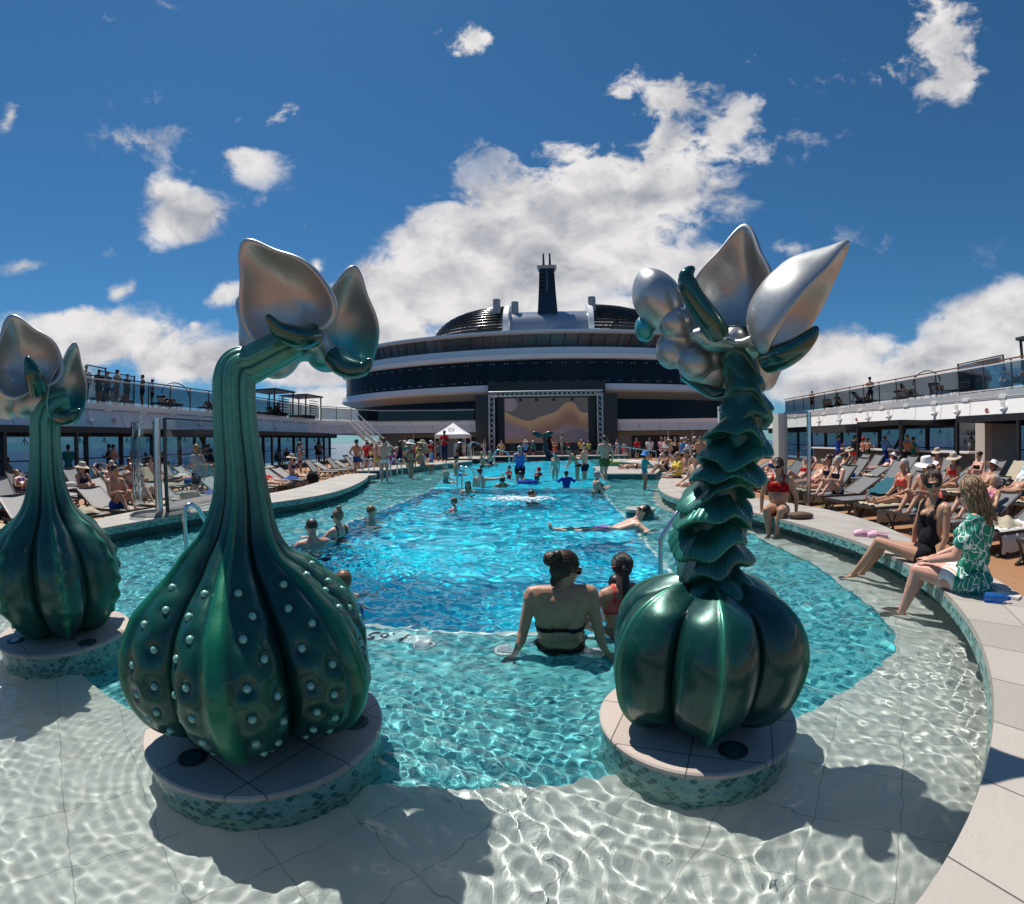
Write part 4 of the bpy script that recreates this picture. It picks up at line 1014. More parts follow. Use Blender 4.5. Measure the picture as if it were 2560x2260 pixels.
# floodlights on the right-hand fascia and a few on the left, round prohibition signs
def flood(label):
    e = empty('floodlight', (0, 0, 0), 0, label, 'floodlight', 'floodlights on the upper deck edge')
    MB().box((0, 0, 0), (.05, .20, .34)).build('housing', M_white, e); MB().ell((-.09, 0, -.14), (.09, .10, .08), 12).build('lamp_head', M_white, e, smooth=True)
    build_each(MB().bar((0, -.06, .15), (.02, -.06, .32), .025).bar((0, .06, .15), (.02, .06, .32), .025), 'bracket', M_white, e); return e
fl0 = None; ords = ['nearest the right picture edge', 'second from the right edge', 'third from the right edge', 'fourth from the right edge', 'fifth from the right edge', 'sixth from the right edge', 'seventh from the right edge', 'eighth from the right edge']
for i, px in enumerate((2507, 2391, 2334, 2220, 2168, 2098, 2046)):
    f = flood('white floodlight on the right deck edge, ' + ords[i]) if fl0 is None else copy_tree(fl0); fl0 = fl0 or f
    d = ray(px, 1040); k = (RX - .3)/d[0]; f.location = (RX - .28, d[1]*k, 3.02); f['label'] = 'white floodlight on the right deck edge, ' + ords[i]
for i, px in enumerate((227, 350, 500, 690)):
    f = copy_tree(fl0); d = ray(px, 1040); k = (LX + .3)/d[0]; f.location = (LX + .28, d[1]*k, 3.02); f.rotation_euler.z = PI
    f['label'] = 'white floodlight on the left deck edge, ' + ['nearest the left picture edge', 'second from the left edge', 'third from the left edge', 'fourth from the left edge, beside the cabanas'][i]
for px, py, X, lab in ((285, 1060, LX + .25, 'round no smoking sign on the left deck edge'), (2141, 1054, RX - .26, 'round no smoking sign beside the third floodlight on the right deck edge'), (2467, 1039, RX - .26, 'round no smoking sign near the right picture edge')):
    d = ray(px, py); k = X/d[0]; e = empty('no_smoking_sign', (X, d[1]*k, 2.88 if X > 0 else 2.95), 0, lab, 'sign', 'round no smoking signs')
    R_ = Matrix.Rotation(PI/2 if X > 0 else -PI/2, 4, 'Y'); sgn = -1 if X > 0 else 1
    MB().add([(sgn*.0, .105*math.cos(a), .105*math.sin(a)) for a in np.linspace(0, 2*PI, 24, endpoint=False)], [tuple(range(24))]).build('plate', M_white, e)
    MB().tube([(sgn*.004, .09*math.cos(a), .09*math.sin(a)) for a in np.linspace(0, 2*PI, 24, endpoint=False)], .014, 6, closed=True).bar((sgn*.004, -.06, .06), (sgn*.004, .06, -.06), .02).build('prohibition_ring', mat('sign_red', (.5, .02, .02), .5), e)
    MB().bar((sgn*.003, -.045, 0), (sgn*.003, .045, 0), .022).build('cigarette_mark', M_black, e)

# side openings to the sea: headers, posts, outboard rail, canopy frames
for sx, X, nm in ((-1, LX, 'left'), (1, RX, 'right')):
    Xo = -22.3 if sx < 0 else 20.8
    fr = empty('side_window_wall', (0, 0, 0), 0, 'row of dark framed openings to the sea along the %s side' % nm, 'window wall')
    mb = MB(); mb.box((Xo, 18, 2.5), (.25, 54, .4)); mb.build('header', M_black, fr)
    y = -7.0; k = 0
    while y < 44:
        MB().box((Xo, y, 1.3), (.18, .20, 2.5)).build('post', M_black, fr); y += 2.3; k += 1
    build_each(MB().bar((Xo, -9, 1.25), (Xo, 45, 1.25), .06).bar((Xo, -9, .72), (Xo, 45, .72), .03), 'rail', M_dark, fr)
    for y in np.arange(-6, 44, 1.53):
        g = MB(); g.tube([(Xo - sx*.3, y, 2.5), (Xo - sx*.3, y, 1.95)], .02, 5)
        g.tube([(Xo - sx*.3, y, 2.2), (Xo - sx*.3, y + .16, 2.02), (Xo - sx*.3, y + .2, 1.98)], .02, 5)
        g.tube([(Xo - sx*.3, y, 2.2), (Xo - sx*.3, y - .14, 2.02)], .02, 5)
        g.build('hanging_hook', M_dark, fr)
    build_each(MB().bar((Xo - sx*.6, 8, .2), (Xo - sx*.6, 10.5, 2.5), .16, .16).bar((Xo - sx*.6, 26, .2), (Xo - sx*.6, 24, 2.5), .14, .14), 'diagonal_brace', mat('navy_brace', (.02, .03, .07), .4), fr)
    for y in np.arange(-7.0, 43, 2.3): MB().add([(Xo, y + .1, .3), (Xo, y + 2.2, .3), (Xo, y + 2.2, 2.3), (Xo, y + .1, 2.3)], [(0, 1, 2, 3)]).build('window_pane', M_tint, fr)
    # canopy frames standing on the deck just inboard
    spans = [(3.0, 15.5), (19.5, 34.0)] if sx < 0 else [(9.3, 15.4), (19.0, 22.5)]
    for j, (ya, yb) in enumerate(spans):
        Xi = X - sx*(2.6 if sx > 0 else 1.6)
        cf = empty('pergola', (0, 0, 0), 0, 'black steel pergola under the %s upper deck, %s one' % (nm, ('nearer', 'farther')[j]), 'pergola', 'black pergolas')
        MB().bar((Xi, ya, 2.46), (Xi, yb, 2.46), .14, .24).bar((Xi, ya + .0, 2.46), (X + sx*1.5, ya, 2.46), .14, .24).bar((Xi, yb, 2.46), (X + sx*1.5, yb, 2.46), .14, .24).build('beam', M_black, cf)
        n = max(1, round((yb - ya)/3.4))
        for k in range(n + 1): MB().box((Xi, ya + (yb-ya)*k/n, 1.24), (.13, .13, 2.24)).build('post', M_black, cf)
        MB().box(((Xi + X + sx*1.5)/2, (ya+yb)/2, 2.56), (abs(X + sx*1.5 - Xi) - .1, yb - ya - .1, .05)).build('roof_sheet', M_dark, cf)
# recess under the far deck
bw = empty('recess_wall', (0, 0, 0), 0, 'cream wall with dark doorways below the far deck edge', 'wall')
MB().box((CX, 48.2, 1.35), (36, .2, 2.6)).build('wall', M_offwhite, bw)
for x0, x1 in ((-15.5, -12.2), (-10.2, -7.6), (7.4, 12.2)): MB().box(((x0+x1)/2, 48.05, 1.15), (x1-x0, .1, 2.1)).build('doorway', M_black, bw)
for x in (-14, -11.2, -9.0, 10.5, 12.9, 14.6): MB().tube([(x, 45.2, .1), (x, 45.2, 2.6)], .07, 8).build('column', M_white, bw)

# ------------------------------------------------------------------ stage
YS = 43.5
def sx_(x, Y=YS): return (x - 1395)/1200*Y
def sz_(y, Y=YS): return EYE + (1103.5 - y)/1200*Y
stage = empty('stage', (0, 0, 0), 0, 'low black stage with side wings below the big screen', 'stage')
MB().box(((sx_(1186) + sx_(1546))/2, YS + 1.2, .45), (sx_(1546) - sx_(1186), 4.6, .75)).build('platform', mat('stage_grey', (.10, .10, .11), .6), stage)
for a, b in ((1186, 1221), (1510, 1546)):
    MB().box(((sx_(a)+sx_(b))/2, YS + .9, (sz_(984) + .8)/2), (sx_(b)-sx_(a), 1.2, sz_(984) - .8)).build('wing', M_black, stage)
MB().box(((sx_(1237)+sx_(1493))/2, YS + 2.2, (sz_(984) + .8)/2), (sx_(1493)-sx_(1237), .3, sz_(984) - .8)).build('backdrop', M_black, stage)
MB().box(((sx_(1250)+sx_(1480))/2, YS + 1.2, 1.05), (sx_(1480)-sx_(1250), .8, .45)).build('riser', M_black, stage)
for k, x in enumerate((1280, 1325, 1410, 1440)):
    MB().box((sx_(x), YS + .6, 1.15), (.55, .4, .6)).build('loudspeaker', M_dark, stage)
truss = empty('truss_frame', (0, 0, 0), 0, 'grey lattice truss portal around the big screen', 'truss')
def truss_run(a, b, w, name):
    a, b = Vector(a), Vector(b); d = (b - a); L = d.length; d.normalize(); u = Vector((0, 1, 0)); v = d.cross(u); mb = MB()
    cs = [(u*i + v*j)*w/2 for i, j in ((-1, -1), (1, -1), (1, 1), (-1, 1))]
    for c in cs: mb.tube([a + c, b + c], .035, 6)
    n = int(L/w)
    for k in range(n):
        p = a + d*(k*L/n); q_ = a + d*((k+1)*L/n)
        for i in range(4): mb.tube([p + cs[i], q_ + cs[(i+1) % 4]], .02, 4); mb.tube([p + cs[(i+1) % 4], q_ + cs[i]], .02, 4)
    return mb.build(name, mat('aluminium', (.50, .51, .53), .35, .7), truss)
truss_run((sx_(1229), YS, .8), (sx_(1229), YS, sz_(984)), .46, 'leg'); truss_run((sx_(1501), YS, .8), (sx_(1501), YS, sz_(984)), .46, 'leg'); truss_run((sx_(1222), YS, sz_(984)), (sx_(1508), YS, sz_(984)), .42, 'top_beam')
scr = empty('video_screen', (0, 0, 0), 0, 'large video screen showing soft orange and mauve waves', 'screen')
YQ = YS + 1.9; x0, x1, z0, z1 = sx_(1262, YQ), sx_(1471, YQ), sz_(1108, YQ), sz_(995, YQ)
m = bpy.data.materials.new('screen_image'); m.use_nodes = True; b = bsdf(m); t = NT(m.node_tree); qq = t.xyz(t.gen()); X_, Z_ = qq[0], qq[2]
# generic flowing bands: crest curves as functions of x
def crv(*pts):
    nd = t.n('ShaderNodeFloatCurve'); c = nd.mapping.curves[0]; c.points[0].location = pts[0]; c.points[1].location = pts[-1]
    for p in pts[1:-1]: c.points.new(*p)
    nd.mapping.update(); t.set(nd.inputs['Value'], X_); return nd.outputs[0]
top = crv((0, .72), (.14, .58), (.30, .50), (.42, .58), (.60, .68), (.80, .90), (.92, .68), (1, .66)); mid_ = crv((0, .55), (.2, .42), (.4, .30), (.6, .32), (.75, .45), (.9, .38), (1, .36)); low_ = crv((0, .12), (.2, .15), (.35, .28), (.5, .24), (.7, .22), (.85, .33), (1, .22))
fd = lambda a, wdt: t.ss(t.m('SUBTRACT', a, Z_), -.002, wdt)
c = (.085, .08, .085); c = t.mix(fd(top, .015), c, t.mix(t.ss(t.m('SUBTRACT', top, Z_), 0, .35), (.30, .20, .12), (.17, .09, .07))); c = t.mix(fd(mid_, .12), c, (.17, .12, .17)); c = t.mix(fd(low_, .02), c, t.mix(X_, (.20, .11, .07), (.09, .08, .13)))
dd = t.m('SQRT', t.m('ADD', t.m('POWER', t.m('MULTIPLY', t.m('SUBTRACT', X_, .06), 1.25), 2), t.m('POWER', t.m('MULTIPLY', t.m('SUBTRACT', Z_, .86), .75), 2))); c = t.mix(t.m('LESS_THAN', dd, .115), c, (.20, .16, .20))
b.inputs['Base Color'].default_value = (.02, .02, .02, 1); t.set(b.inputs['Emission Color'], c); b.inputs['Emission Strength'].default_value = .42; b.inputs['Roughness'].default_value = .4
MB().box(((x0+x1)/2, YQ, (z0+z1)/2), (x1-x0, .08, z1-z0)).build('display', m, scr)
MB().box(((x0+x1)/2, YQ + .1, (z0+z1)/2), (x1-x0 + .4, .1, z1-z0 + .4)).build('bezel', M_black, scr)
for x in (1302, 1342, 1386, 1432):
    e = empty('spotlight', (sx_(x), YS + .1, sz_(992) - .05), 0, 'small black stage spotlight on the top beam, %s' % {1302: 'leftmost', 1342: 'second from left', 1386: 'third from left', 1432: 'rightmost'}[x], 'spotlight', 'stage spotlights')
    MB().lathe((0, 0, -.36), [(.0, .0), (.13, .0), (.15, .18), (.07, .30), (0, .3)], 12).build('can', M_black, e, smooth=30); MB().box((0, 0, -.03), (.06, .06, .12)).build('clamp', M_dark, e)
# staircase down from the upper deck at the left
st = empty('staircase', (0, 0, 0), 0, 'white open staircase leading down from the left upper deck', 'stairs')
A0, A1 = Vector((-17.3, 38.0, 3.55)), Vector((-13.6, 38.0, .15)); N_ = 16
for k in range(N_):
    p = A0.lerp(A1, (k + .5)/N_); MB().box(p, (.28, 1.5, .05)).build('step', M_white, st)
for yy in (37.2, 38.8):
    MB().bar((A0.x, yy, A0.z - .1), (A1.x, yy, A1.z - .1), .06, .26).build('stringer', M_white, st)
    hr = MB(); hr.tube([(A0.x, yy, A0.z + .95), (A1.x, yy, A1.z + .95)], .035, 6); hr.tube([(A0.x, yy, A0.z + .5), (A1.x, yy, A1.z + .5)], .02, 6)
    for k in range(6): p = A0.lerp(A1, k/5); hr.tube([(p.x, yy, p.z), (p.x, yy, p.z + .95)], .025, 6)
    hr.build('handrail', M_white, st)

# ------------------------------------------------------------------ bar on the right
bar = empty('bar', (0, 0, 0), 0, 'poolside bar with white counter, slate front and bottle shelves', 'bar')
bp = [PX(2040, 1125, 17.4), PX(2338, 1125, 17.4)]; ya, yb = bp[1].y - 2.4, bp[0].y
MB().box((17.5, (ya+yb)/2, .62), (.5, yb-ya, 1.0)).build('front', mat('slate_blue', (.045, .065, .075), .5), bar)
MB().box((17.4, (ya+yb)/2, 1.16), (.75, yb-ya + .2, .08)).build('counter', M_white, bar)
yw = PX(2400, 1100, 18.1).y
MB().box((18.6, ya - .3, 1.35), (2.6, .16, 2.5)).build('side_wall', M_offwhite, bar); MB().box((17.5, ya - .55, 1.35), (.45, .45, 2.5)).build('pillar', M_offwhite, bar)
MB().box((18.9, ya + 1.1, 1.7), (.12, 2.3, 1.5)).build('back_panel', mat('pale_panel', (.5, .48, .46), .5), bar)
for z in (1.45, 1.85): MB().box((18.75, ya + 1.1, z), (.22, 1.9, .03)).build('shelf', M_white, bar)
MB().box((18.3, yb - 2.0, 2.35), (2.4, 4.2, .45)).build('service_block', M_dark, bar)
bt = MB().lathe((0, 0, 0), [(0, 0), (.038, 0), (.04, .16), (.015, .21), (.014, .28), (0, .28)], 10).mesh('bottle'); shade(bt, 40)
bcol = [mat('bottle_brown', (.05, .02, .01), .1), mat('bottle_green', (.01, .05, .02), .1), mat('bottle_clear', (.4, .42, .42), .1), mat('bottle_amber', (.2, .07, .01), .1)]
k = 0
for z in (1.465, 1.865):
    for j in range(8):
        o = bpy.data.objects.new('bottle', bt); COL.objects.link(o)
        if not bt.materials: bt.materials.append(bcol[0])
        o.location = (18.72, ya + .35 + j*.2, z); o.material_slots[0].link = 'OBJECT'; o.material_slots[0].material = bcol[(j*3 + k) % 4]; o.scale = (1, 1, 1 + .15*math.sin(j*3 + k))
        tag(o, 'liquor bottle on the %s bar shelf, %s from the left' % ('lower' if z < 1.6 else 'upper', ['eighth', 'seventh', 'sixth', 'fifth', 'fourth', 'third', 'second', 'first'][j]), 'bottle', 'bottles on the bar shelves')
    k += 1
# ------------------------------------------------------------------ glass wind screens on the rim
def screen_left():
    b0 = P(400, 1283, ZC); D = math.hypot(b0.x, b0.y); top = PR(400, 1046, D).z; e = empty('glass_screen', (0, 0, 0), 0, 'curved glass wind screen with a mirror steel column on the left pool rim', 'glass screen')
    MB().lathe((b0.x, b0.y, ZC), [(.065, 0), (.065, top - ZC), (0, top - ZC)], 28).build('steel_column', M_steel, e, smooth=30)
    MB().lathe((b0.x, b0.y, ZC), [(.55, 0), (.55, .015), (0, .016)], 36).build('base_plate', M_coping, e)
    ct = [P(350, 1275, ZC), P(373, 1288, ZC)]; mb = MB()
    c0 = b0 + (b0.normalized()*.25); c0.z = ZC
    arc = [(c0.x + .48*math.cos(a), c0.y + .48*math.sin(a)) for a in np.linspace(PI*.80, PI*1.6, 14)]
    mb.add([(x, y, z) for x, y in arc for z in (ZC + .12, top - .05)], [(2*i, 2*i+2, 2*i+3, 2*i+1) for i in range(13)]); mb.build('curved_pane', M_glass, e, smooth=True)
    p = PR(412, 1100, D); q_ = PR(600, 1100, D + 2.2); mb = MB(); mb.add([(p.x, p.y, ZC + .10), (q_.x, q_.y, ZC + .10), (q_.x, q_.y, top - .03), (p.x, p.y, top - .03)], [(0, 1, 2, 3)]); mb.build('flat_pane', M_glass, e)
    fr = MB().bar((p.x, p.y, ZC), (p.x, p.y, top), .05, .05).bar((arc[0][0], arc[0][1], ZC), (arc[0][0], arc[0][1], top), .03, .03)
    fr.bar((p.x, p.y, top), (q_.x, q_.y, top), .04, .03); fr.build('steel_frame', M_dark, e); MB().bar((p.x, p.y, ZC + .1), (q_.x, q_.y, ZC + .1), .05, .16).build('kick_rail', M_steel, e)
    return e
def screen_right():
    b0 = P(1975, 1250, .12); D = math.hypot(b0.x, b0.y); e = empty('glass_screen', (0, 0, 0), 0, 'glass wind screen with steel post and cream column behind the red bikini woman', 'glass screen')
    D = 10.5; top = PR(1990, 1031, D).z
    a, b = PR(1962, 1100, D + .3), PR(2022, 1100, D); mb = MB(); mb.add([(a.x, a.y, .15), (b.x, b.y, .15), (b.x, b.y, top - .05), (a.x, a.y, top - .05)], [(0, 1, 2, 3)]); mb.build('flat_pane', M_glass, e)
    MB().bar((b.x, b.y, .12), (b.x, b.y, top), .06, .06).bar((a.x, a.y, top), (b.x, b.y, top), .05, .06).build('steel_frame', M_steel, e)
    MB().bar((b.x + .08, b.y + .1, .12), (b.x + .08, b.y + .1, top), .05, .05).build('rubber_seal', M_black, e)
    MB().bar((a.x, a.y, .2), (b.x, b.y, .2), .08, .16).build('kick_rail', M_steel, e)
    c = PR(1950, 1100, D + .6); MB().box((c.x, c.y, top/2 + .06), (.22, .3, top - .1)).build('column', M_offwhite, e)
    return e
screen_left(); screen_right()
# far windscreen near the corner of the right fascia
b0 = PR(1800, 1100, 27); e = empty('glass_screen', (0, 0, 0), 0, 'distant white framed glass screen beside the far deck bar', 'glass screen')
MB().box((b0.x, b0.y, 1.8), (.16, .16, 3.4)).box((b0.x + 1.4, b0.y, 1.8), (.1, .1, 3.4)).build('frame', M_white, e); MB().add([(b0.x, b0.y, .3), (b0.x + 1.4, b0.y, .3), (b0.x + 1.4, b0.y, 3.4), (b0.x, b0.y, 3.4)], [(0, 1, 2, 3)]).build('pane', M_glass, e)

# ------------------------------------------------------------------ handrails and ladders
def ladder(name_label, pts2, r=.02):
    e = empty('pool_handrail', (0, 0, 0), 0, name_label, 'handrail', 'steel pool handrails')
    for pts in pts2: MB().tube(pts, r, 12).build('rail', M_steel, e, smooth=True)
    return e
def arc3(pts, n=8): return catmull(pts, n)
# left, beside the studded bulb
b0 = P(470, 1412, WL); D = math.hypot(b0.x, b0.y); q = lambda px, py, dd=0: PR(px, py, D + dd)
ladder('steel handrail rising from the water left of the studded bulb', [arc3([Vector((b0.x, b0.y, -.1)), b0, q(463, 1330), q(461, 1290), q(466, 1268), q(480, 1261, .05), q(495, 1272, .1), q(512, 1300, .2), q(540, 1345, .4), P(552, 1362, WL), P(556, 1366, -.1)])], .028)
b1 = P(1650, 1448, WL); D1 = math.hypot(b1.x, b1.y); q1 = lambda px, py, dd=0: PR(px, py, D1 + dd)
ladder('pair of bent steel handrails behind the ruffled stem sculpture', [[Vector((b1.x, b1.y, -.1)), b1, q1(1652, 1350), q1(1657, 1338), q1(1700, 1272, .12), q1(1730, 1240, .3), q1(1760, 1215, .5)], [P(1687, 1410, -.1), P(1687, 1410, WL), q1(1689, 1372, .25), q1(1694, 1360, .27), q1(1715, 1338, .3), q1(1760, 1290, .45)]], .026)
def hoop(px, py, z0, D_, h, w_, lab, rot=0.6):
    c = PR(px, py, D_); c.z = z0; u = Vector((math.cos(rot), math.sin(rot), 0)); n = Vector((-u.y, u.x, 0))
    L_ = []
    for s in (-.25, .25):
        o = c + n*s; L_.append(arc3([o, o + Vector((0, 0, h*.7)), o + u*w_*.3 + Vector((0, 0, h)), o + u*w_ + Vector((0, 0, h*.75)), o + u*w_*1.1 + Vector((0, 0, .1))], 6))
    return ladder(lab, L_, .028)
hoop(915, 1180, .12, 20.6, .95, .5, 'curved steel handrail pair at the left steps behind the white shorts man', .9)
hoop(985, 1180, .12, 19.6, .95, .5, 'curved steel handrail right of the white shorts man on the left steps', .9)
hoop(1150, 1225, 0, 15.0, .95, .55, 'bright curved ladder rail standing out of the deep pool water', .5)
hoop(1138, 1150, .5, 32.5, 1.2, 1.0, 'curved white rails of the far left whirlpool, left pair', 0)
hoop(1172, 1150, .5, 32.5, 1.2, 1.0, 'curved white rails of the far left whirlpool, right pair', 0)
hoop(1236, 1160, .2, 31.5, 1.0, .9, 'slanting steel rails left of the person in blue shirt', 0)
hoop(1655, 1190, .12, 20.5, 1.0, .5, 'curved steel handrail beside the yellow shirt person', .4)
# ramp rail by the stage, right
rr = empty('ramp_railing', (0, 0, 0), 0, 'low steel railing with upright bars right of the stage', 'railing'); mb = MB()
a, b = PR(1520, 1112, 34), PR(1640, 1128, 29)
mb.tube([a, b], .03, 6); mb.tube([PR(1520, 1092, 37), a], .03, 6)
mb.build('top_rail', M_steel, rr)
for k in range(9):
    p = a.lerp(b, k/8); MB().tube([p, (p.x, p.y, .4)], .022, 6).build('upright', M_steel, rr)
a, b = PR(1183, 1118, 39), PR(1213, 1098, 42); mb = MB().tube([a, b], .035, 6).tube([b, (b.x, b.y, .3)], .03, 6).tube([a, (a.x, a.y, .3)], .03, 6)
tag(mb.build('stage_handrail', M_steel), 'short sloping handrail left of the stage truss', 'handrail')
# drum shaped seat in the water
c = P(1600, 1290, WL); e = empty('pool_stool', (c.x, c.y, WL), 0, 'round teal tiled stool standing in shallow water near the floating man', 'pool stool')
MB().lathe((0, 0, 0), [(.27, -.4), (.27, .12)], 36, uvs=True).build('tiled_side', M_scale_wall, e, smooth=True); MB().lathe((0, 0, 0), [(.285, .10), (.285, .15), (.09, .155), (.085, .13), (0, .13)], 36).build('top', mat('stool_top', (.35, .38, .35), .5), e, smooth=30)
c = P(1712, 1205, WL); e2 = copy_tree(e); e2.location = (c.x, c.y, WL + .05); e2['label'] = 'round teal tiled stool beside the yellow shirt person'
# teal jets in the right wall (round niches)
# sunbathing island on the right
isl = [P(1482, 1166, .5), P(1506, 1184, .5), P(1640, 1184, .5), P(1660, 1166, .5)]
rim_piece('sunbathing_platform', [(p.x, p.y) for p in (isl[0], isl[1], isl[2], isl[3])][::1], .5)
# white tent with an emblem
tp = PY(1133, 1083, 40); tx, ty = tp.x, 40.0
tent = empty('canopy_tent', (tx, ty, .12), 0, 'white pointed canopy tent with a round emblem beside the lifeguard', 'tent')
hw, ze, za = 1.28, 2.25, 3.25; mb = MB(); cs = [(-hw, -hw), (hw, -hw), (hw, hw), (-hw, hw)]
def roofp(i, k, s):
    a, b = cs[k], cs[(k+1) % 4]; x = a[0]*(1-i) + b[0]*i; y = a[1]*(1-i) + b[1]*i; return (x*(1-s), y*(1-s), ze + (za-ze)*(s**1.12))
for k in range(4): mb.grid(lambda i, j, k=k: roofp(i, k, j), 6, 8)
mb.build('canopy', mat('tent_fabric', (.82, .80, .79), .8), tent, smooth=50)
mb = MB()
for k in range(4):
    a, b = cs[k], cs[(k+1) % 4]; mb.add([(a[0], a[1], ze), (b[0], b[1], ze), (b[0], b[1], ze - .32), (a[0], a[1], ze - .32)], [(0, 1, 2, 3)])
mb.build('valance', mat('tent_fabric'), tent)
for a in cs: MB().tube([(a[0], a[1], 0), (a[0], a[1], ze)], .035, 6).build('leg', M_white, tent)
em = MB(); sl_ = (za - ze)/hw; cy = -.62; n_ = Vector((0, -sl_, 1)).normalized()
def onroof(x, w_): y = -hw + (hw*.42) + w_*.78; return (x, y - .02, ze + (y + hw)*sl_*.93 + .05)
em.tube([onroof(.2*math.cos(a), .2*math.sin(a)) for a in np.linspace(0, 2*PI, 20, endpoint=False)], .014, 5, closed=True)
for a in np.linspace(0, 2*PI, 8, endpoint=False): em.bar(onroof(.2*math.cos(a), .2*math.sin(a)), onroof(.28*math.cos(a), .28*math.sin(a)), .03)
em.build('emblem', M_black, tent)
# whale tail sculpture at the far end
c = P(1366, 1147, .57); c = Vector((PY(1368, 1147, 36.3).x, 36.3, ZC)); wt = empty('whale_tail_sculpture', tuple(c), 0, 'dark whale tail sculpture with green flukes at the far end of the pool', 'sculpture')
MB().tube(catmull([(.55, 0, .0), (.15, 0, .10), (-.12, 0, .5), (-.10, 0, .95), (-.25, 0, 1.35), (-.33, 0, 1.5)], 6), [.30 - .0075*i for i in range(31)], 16).build('tail_stem', mat('whale_dark', (.03, .05, .055), .3), wt, smooth=True)
for s in (-1, 1):
    fl_ = MB().ell((0, 0, 0), (.42, .10, .20), 20, M=Matrix.Rotation(-s*.35, 3, 'Y')); f = fl_.build('fluke', M_frill, wt, smooth=True); f.location = (-.33 + s*.40, 0, 1.66)
# cabanas on the upper deck
def cabana(x, y, lab, sx=1, d=(2.2, 2.6)):
    e = empty('cabana', (x, y, ZT), 0, lab, 'cabana', 'black cabanas on the upper deck')
    for a in (-1, 1):
        for b in (-1, 1): MB().box((a*d[0]/2, b*d[1]/2, 1.0), (.09, .09, 2.0)).build('post', M_black, e)
    MB().box((0, 0, 2.04), (d[0] + .3, d[1] + .3, .12)).build('roof', M_dark, e)
    for k in range(7): MB().box((-sx*d[0]/2, 0, .4 + k*.2), (.04, d[1]*.55, .06)).build('slat', M_grey, e)
    MB().box((0, 0, .3), (d[0]*.7, d[1]*.7, .3)).build('daybed', mat('sand_cushion', (.45, .38, .30), .9), e)
    return e
cabana(-21.0, PX(690, 1020, -20.6).y, 'black cabana on the left upper deck, nearer one', -1); cabana(-21.0, PX(690, 1020, -20.6).y + 4.6, 'black cabana on the left upper deck, farther one', -1)
cabana(20.0, 13.6, 'tall black slatted cabana at the right picture edge', 1, (2.0, 2.2))
def wind_panel(x, y, L, h, lab):
    e = empty('wind_panel', (x, y, ZT), 0, lab, 'glass panel', 'glass wind panels on the upper deck')
    MB().bar((0, 0, 0), (0, 0, h), .06).bar((0, L, 0), (0, L, h), .06).bar((0, 0, h), (0, L, h - .05), .05).build('frame', M_dark, e)
    MB().add([(0, .05, .2), (0, L - .05, .2), (0, L - .05, h - .1), (0, .05, h - .05)], [(0, 1, 2, 3)]).build('pane', M_glass, e)
for px, L, h, lab in ((335, 2.4, 1.75, 'tall framed glass panel on the left upper deck behind standing people'), (262, 1.2, 1.95, 'narrow framed glass panel at the left end of the upper deck')):
    p = PX(px, 980, -21.3); wind_panel(-21.3, p.y - L, L, h, lab)
p = PX(2410, 930, 20.2); wind_panel(20.2, p.y - 2.6, 3.0, 1.75, 'tall framed glass panel on the right upper deck')
for px, X, lab in ((440, -20.5, 'low curved rail hoop on the left upper deck'), (2315, 19.4, 'low curved rail hoop on the right upper deck')):
    p = PX(px, 950, X); o = MB().tube([(X, p.y + 1.1*math.cos(a), ZT + .9 + .65*math.sin(a)) for a in np.linspace(0, PI, 14)], .03, 6).build('rail_hoop', M_dark); tag(o, lab, 'rail')
# ------------------------------------------------------------------ people
def skin_mat(name, c):
    m = mat(name, c, .45, var=.20, scale=7, sss=.10, bump=.12, bscale=90); return m
SK = {'fair': skin_mat('skin_fair', (.60, .36, .26)), 'tan': skin_mat('skin_tan', (.46, .24, .15)), 'pink': skin_mat('skin_pink', (.60, .31, .23)), 'brown': skin_mat('skin_brown', (.28, .14, .085)), 'dark': skin_mat('skin_dark', (.09, .045, .03)), 'deep': skin_mat('skin_deep_tan', (.36, .165, .09))}
def hair_mat(name, c):
    if name in MATS: return MATS[name]
    m = bpy.data.materials.new(name); m.use_nodes = True; b = bsdf(m); t = NT(m.node_tree)
    n = t.noise(t.vm('MULTIPLY', t.obj(), (60, 60, 9)), 1.2, 3, .6); c_ = t.mix(t.ss(n, .3, .75), tuple(x*.5 for x in c), tuple(min(1, x*1.7) for x in c))
    t.set(b.inputs['Base Color'], c_); b.inputs['Roughness'].default_value = .42; t.set(b.inputs['Normal'], t.bump(n, .6, .004)); MATS[name] = m; return m
HC = {'black': hair_mat('hair_black', (.012, .010, .009)), 'brown': hair_mat('hair_brown', (.05, .025, .014)), 'blond': hair_mat('hair_blond', (.38, .24, .11)), 'grey': hair_mat('hair_grey', (.35, .33, .31)), 'ginger': hair_mat('hair_light_brown', (.17, .085, .04)), 'dblond': hair_mat('hair_dark_blond', (.22, .14, .075))}
def cloth(name, c, **k): return mat('cloth_' + name, c, .85, var=.10, scale=14, spec=.2, bump=.15, **k)
CL = {'black': cloth('black', (.012, .012, .015)), 'navy': cloth('navy', (.01, .018, .06)), 'blue': cloth('blue', (.01, .05, .30)), 'sky': cloth('sky', (.10, .28, .62)), 'red': cloth('red', (.55, .02, .02)), 'coral': cloth('coral', (.75, .12, .10)), 'white': cloth('white', (.75, .74, .72)), 'grey': cloth('grey', (.20, .20, .21)), 'teal': cloth('teal', (.01, .22, .20)), 'cyan': cloth('cyan', (.02, .32, .38)), 'yellow': cloth('yellow', (.70, .50, .07)), 'purple': cloth('purple', (.22, .12, .35)), 'pink': cloth('pink', (.75, .25, .38)), 'green': cloth('green', (.03, .16, .10)), 'beige': cloth('beige', (.50, .42, .32)), 'lime': cloth('lime', (.45, .50, .12)), 'maroon': cloth('maroon', (.16, .02, .03)), 'dgreen': cloth('dark_green', (.01, .06, .06))}
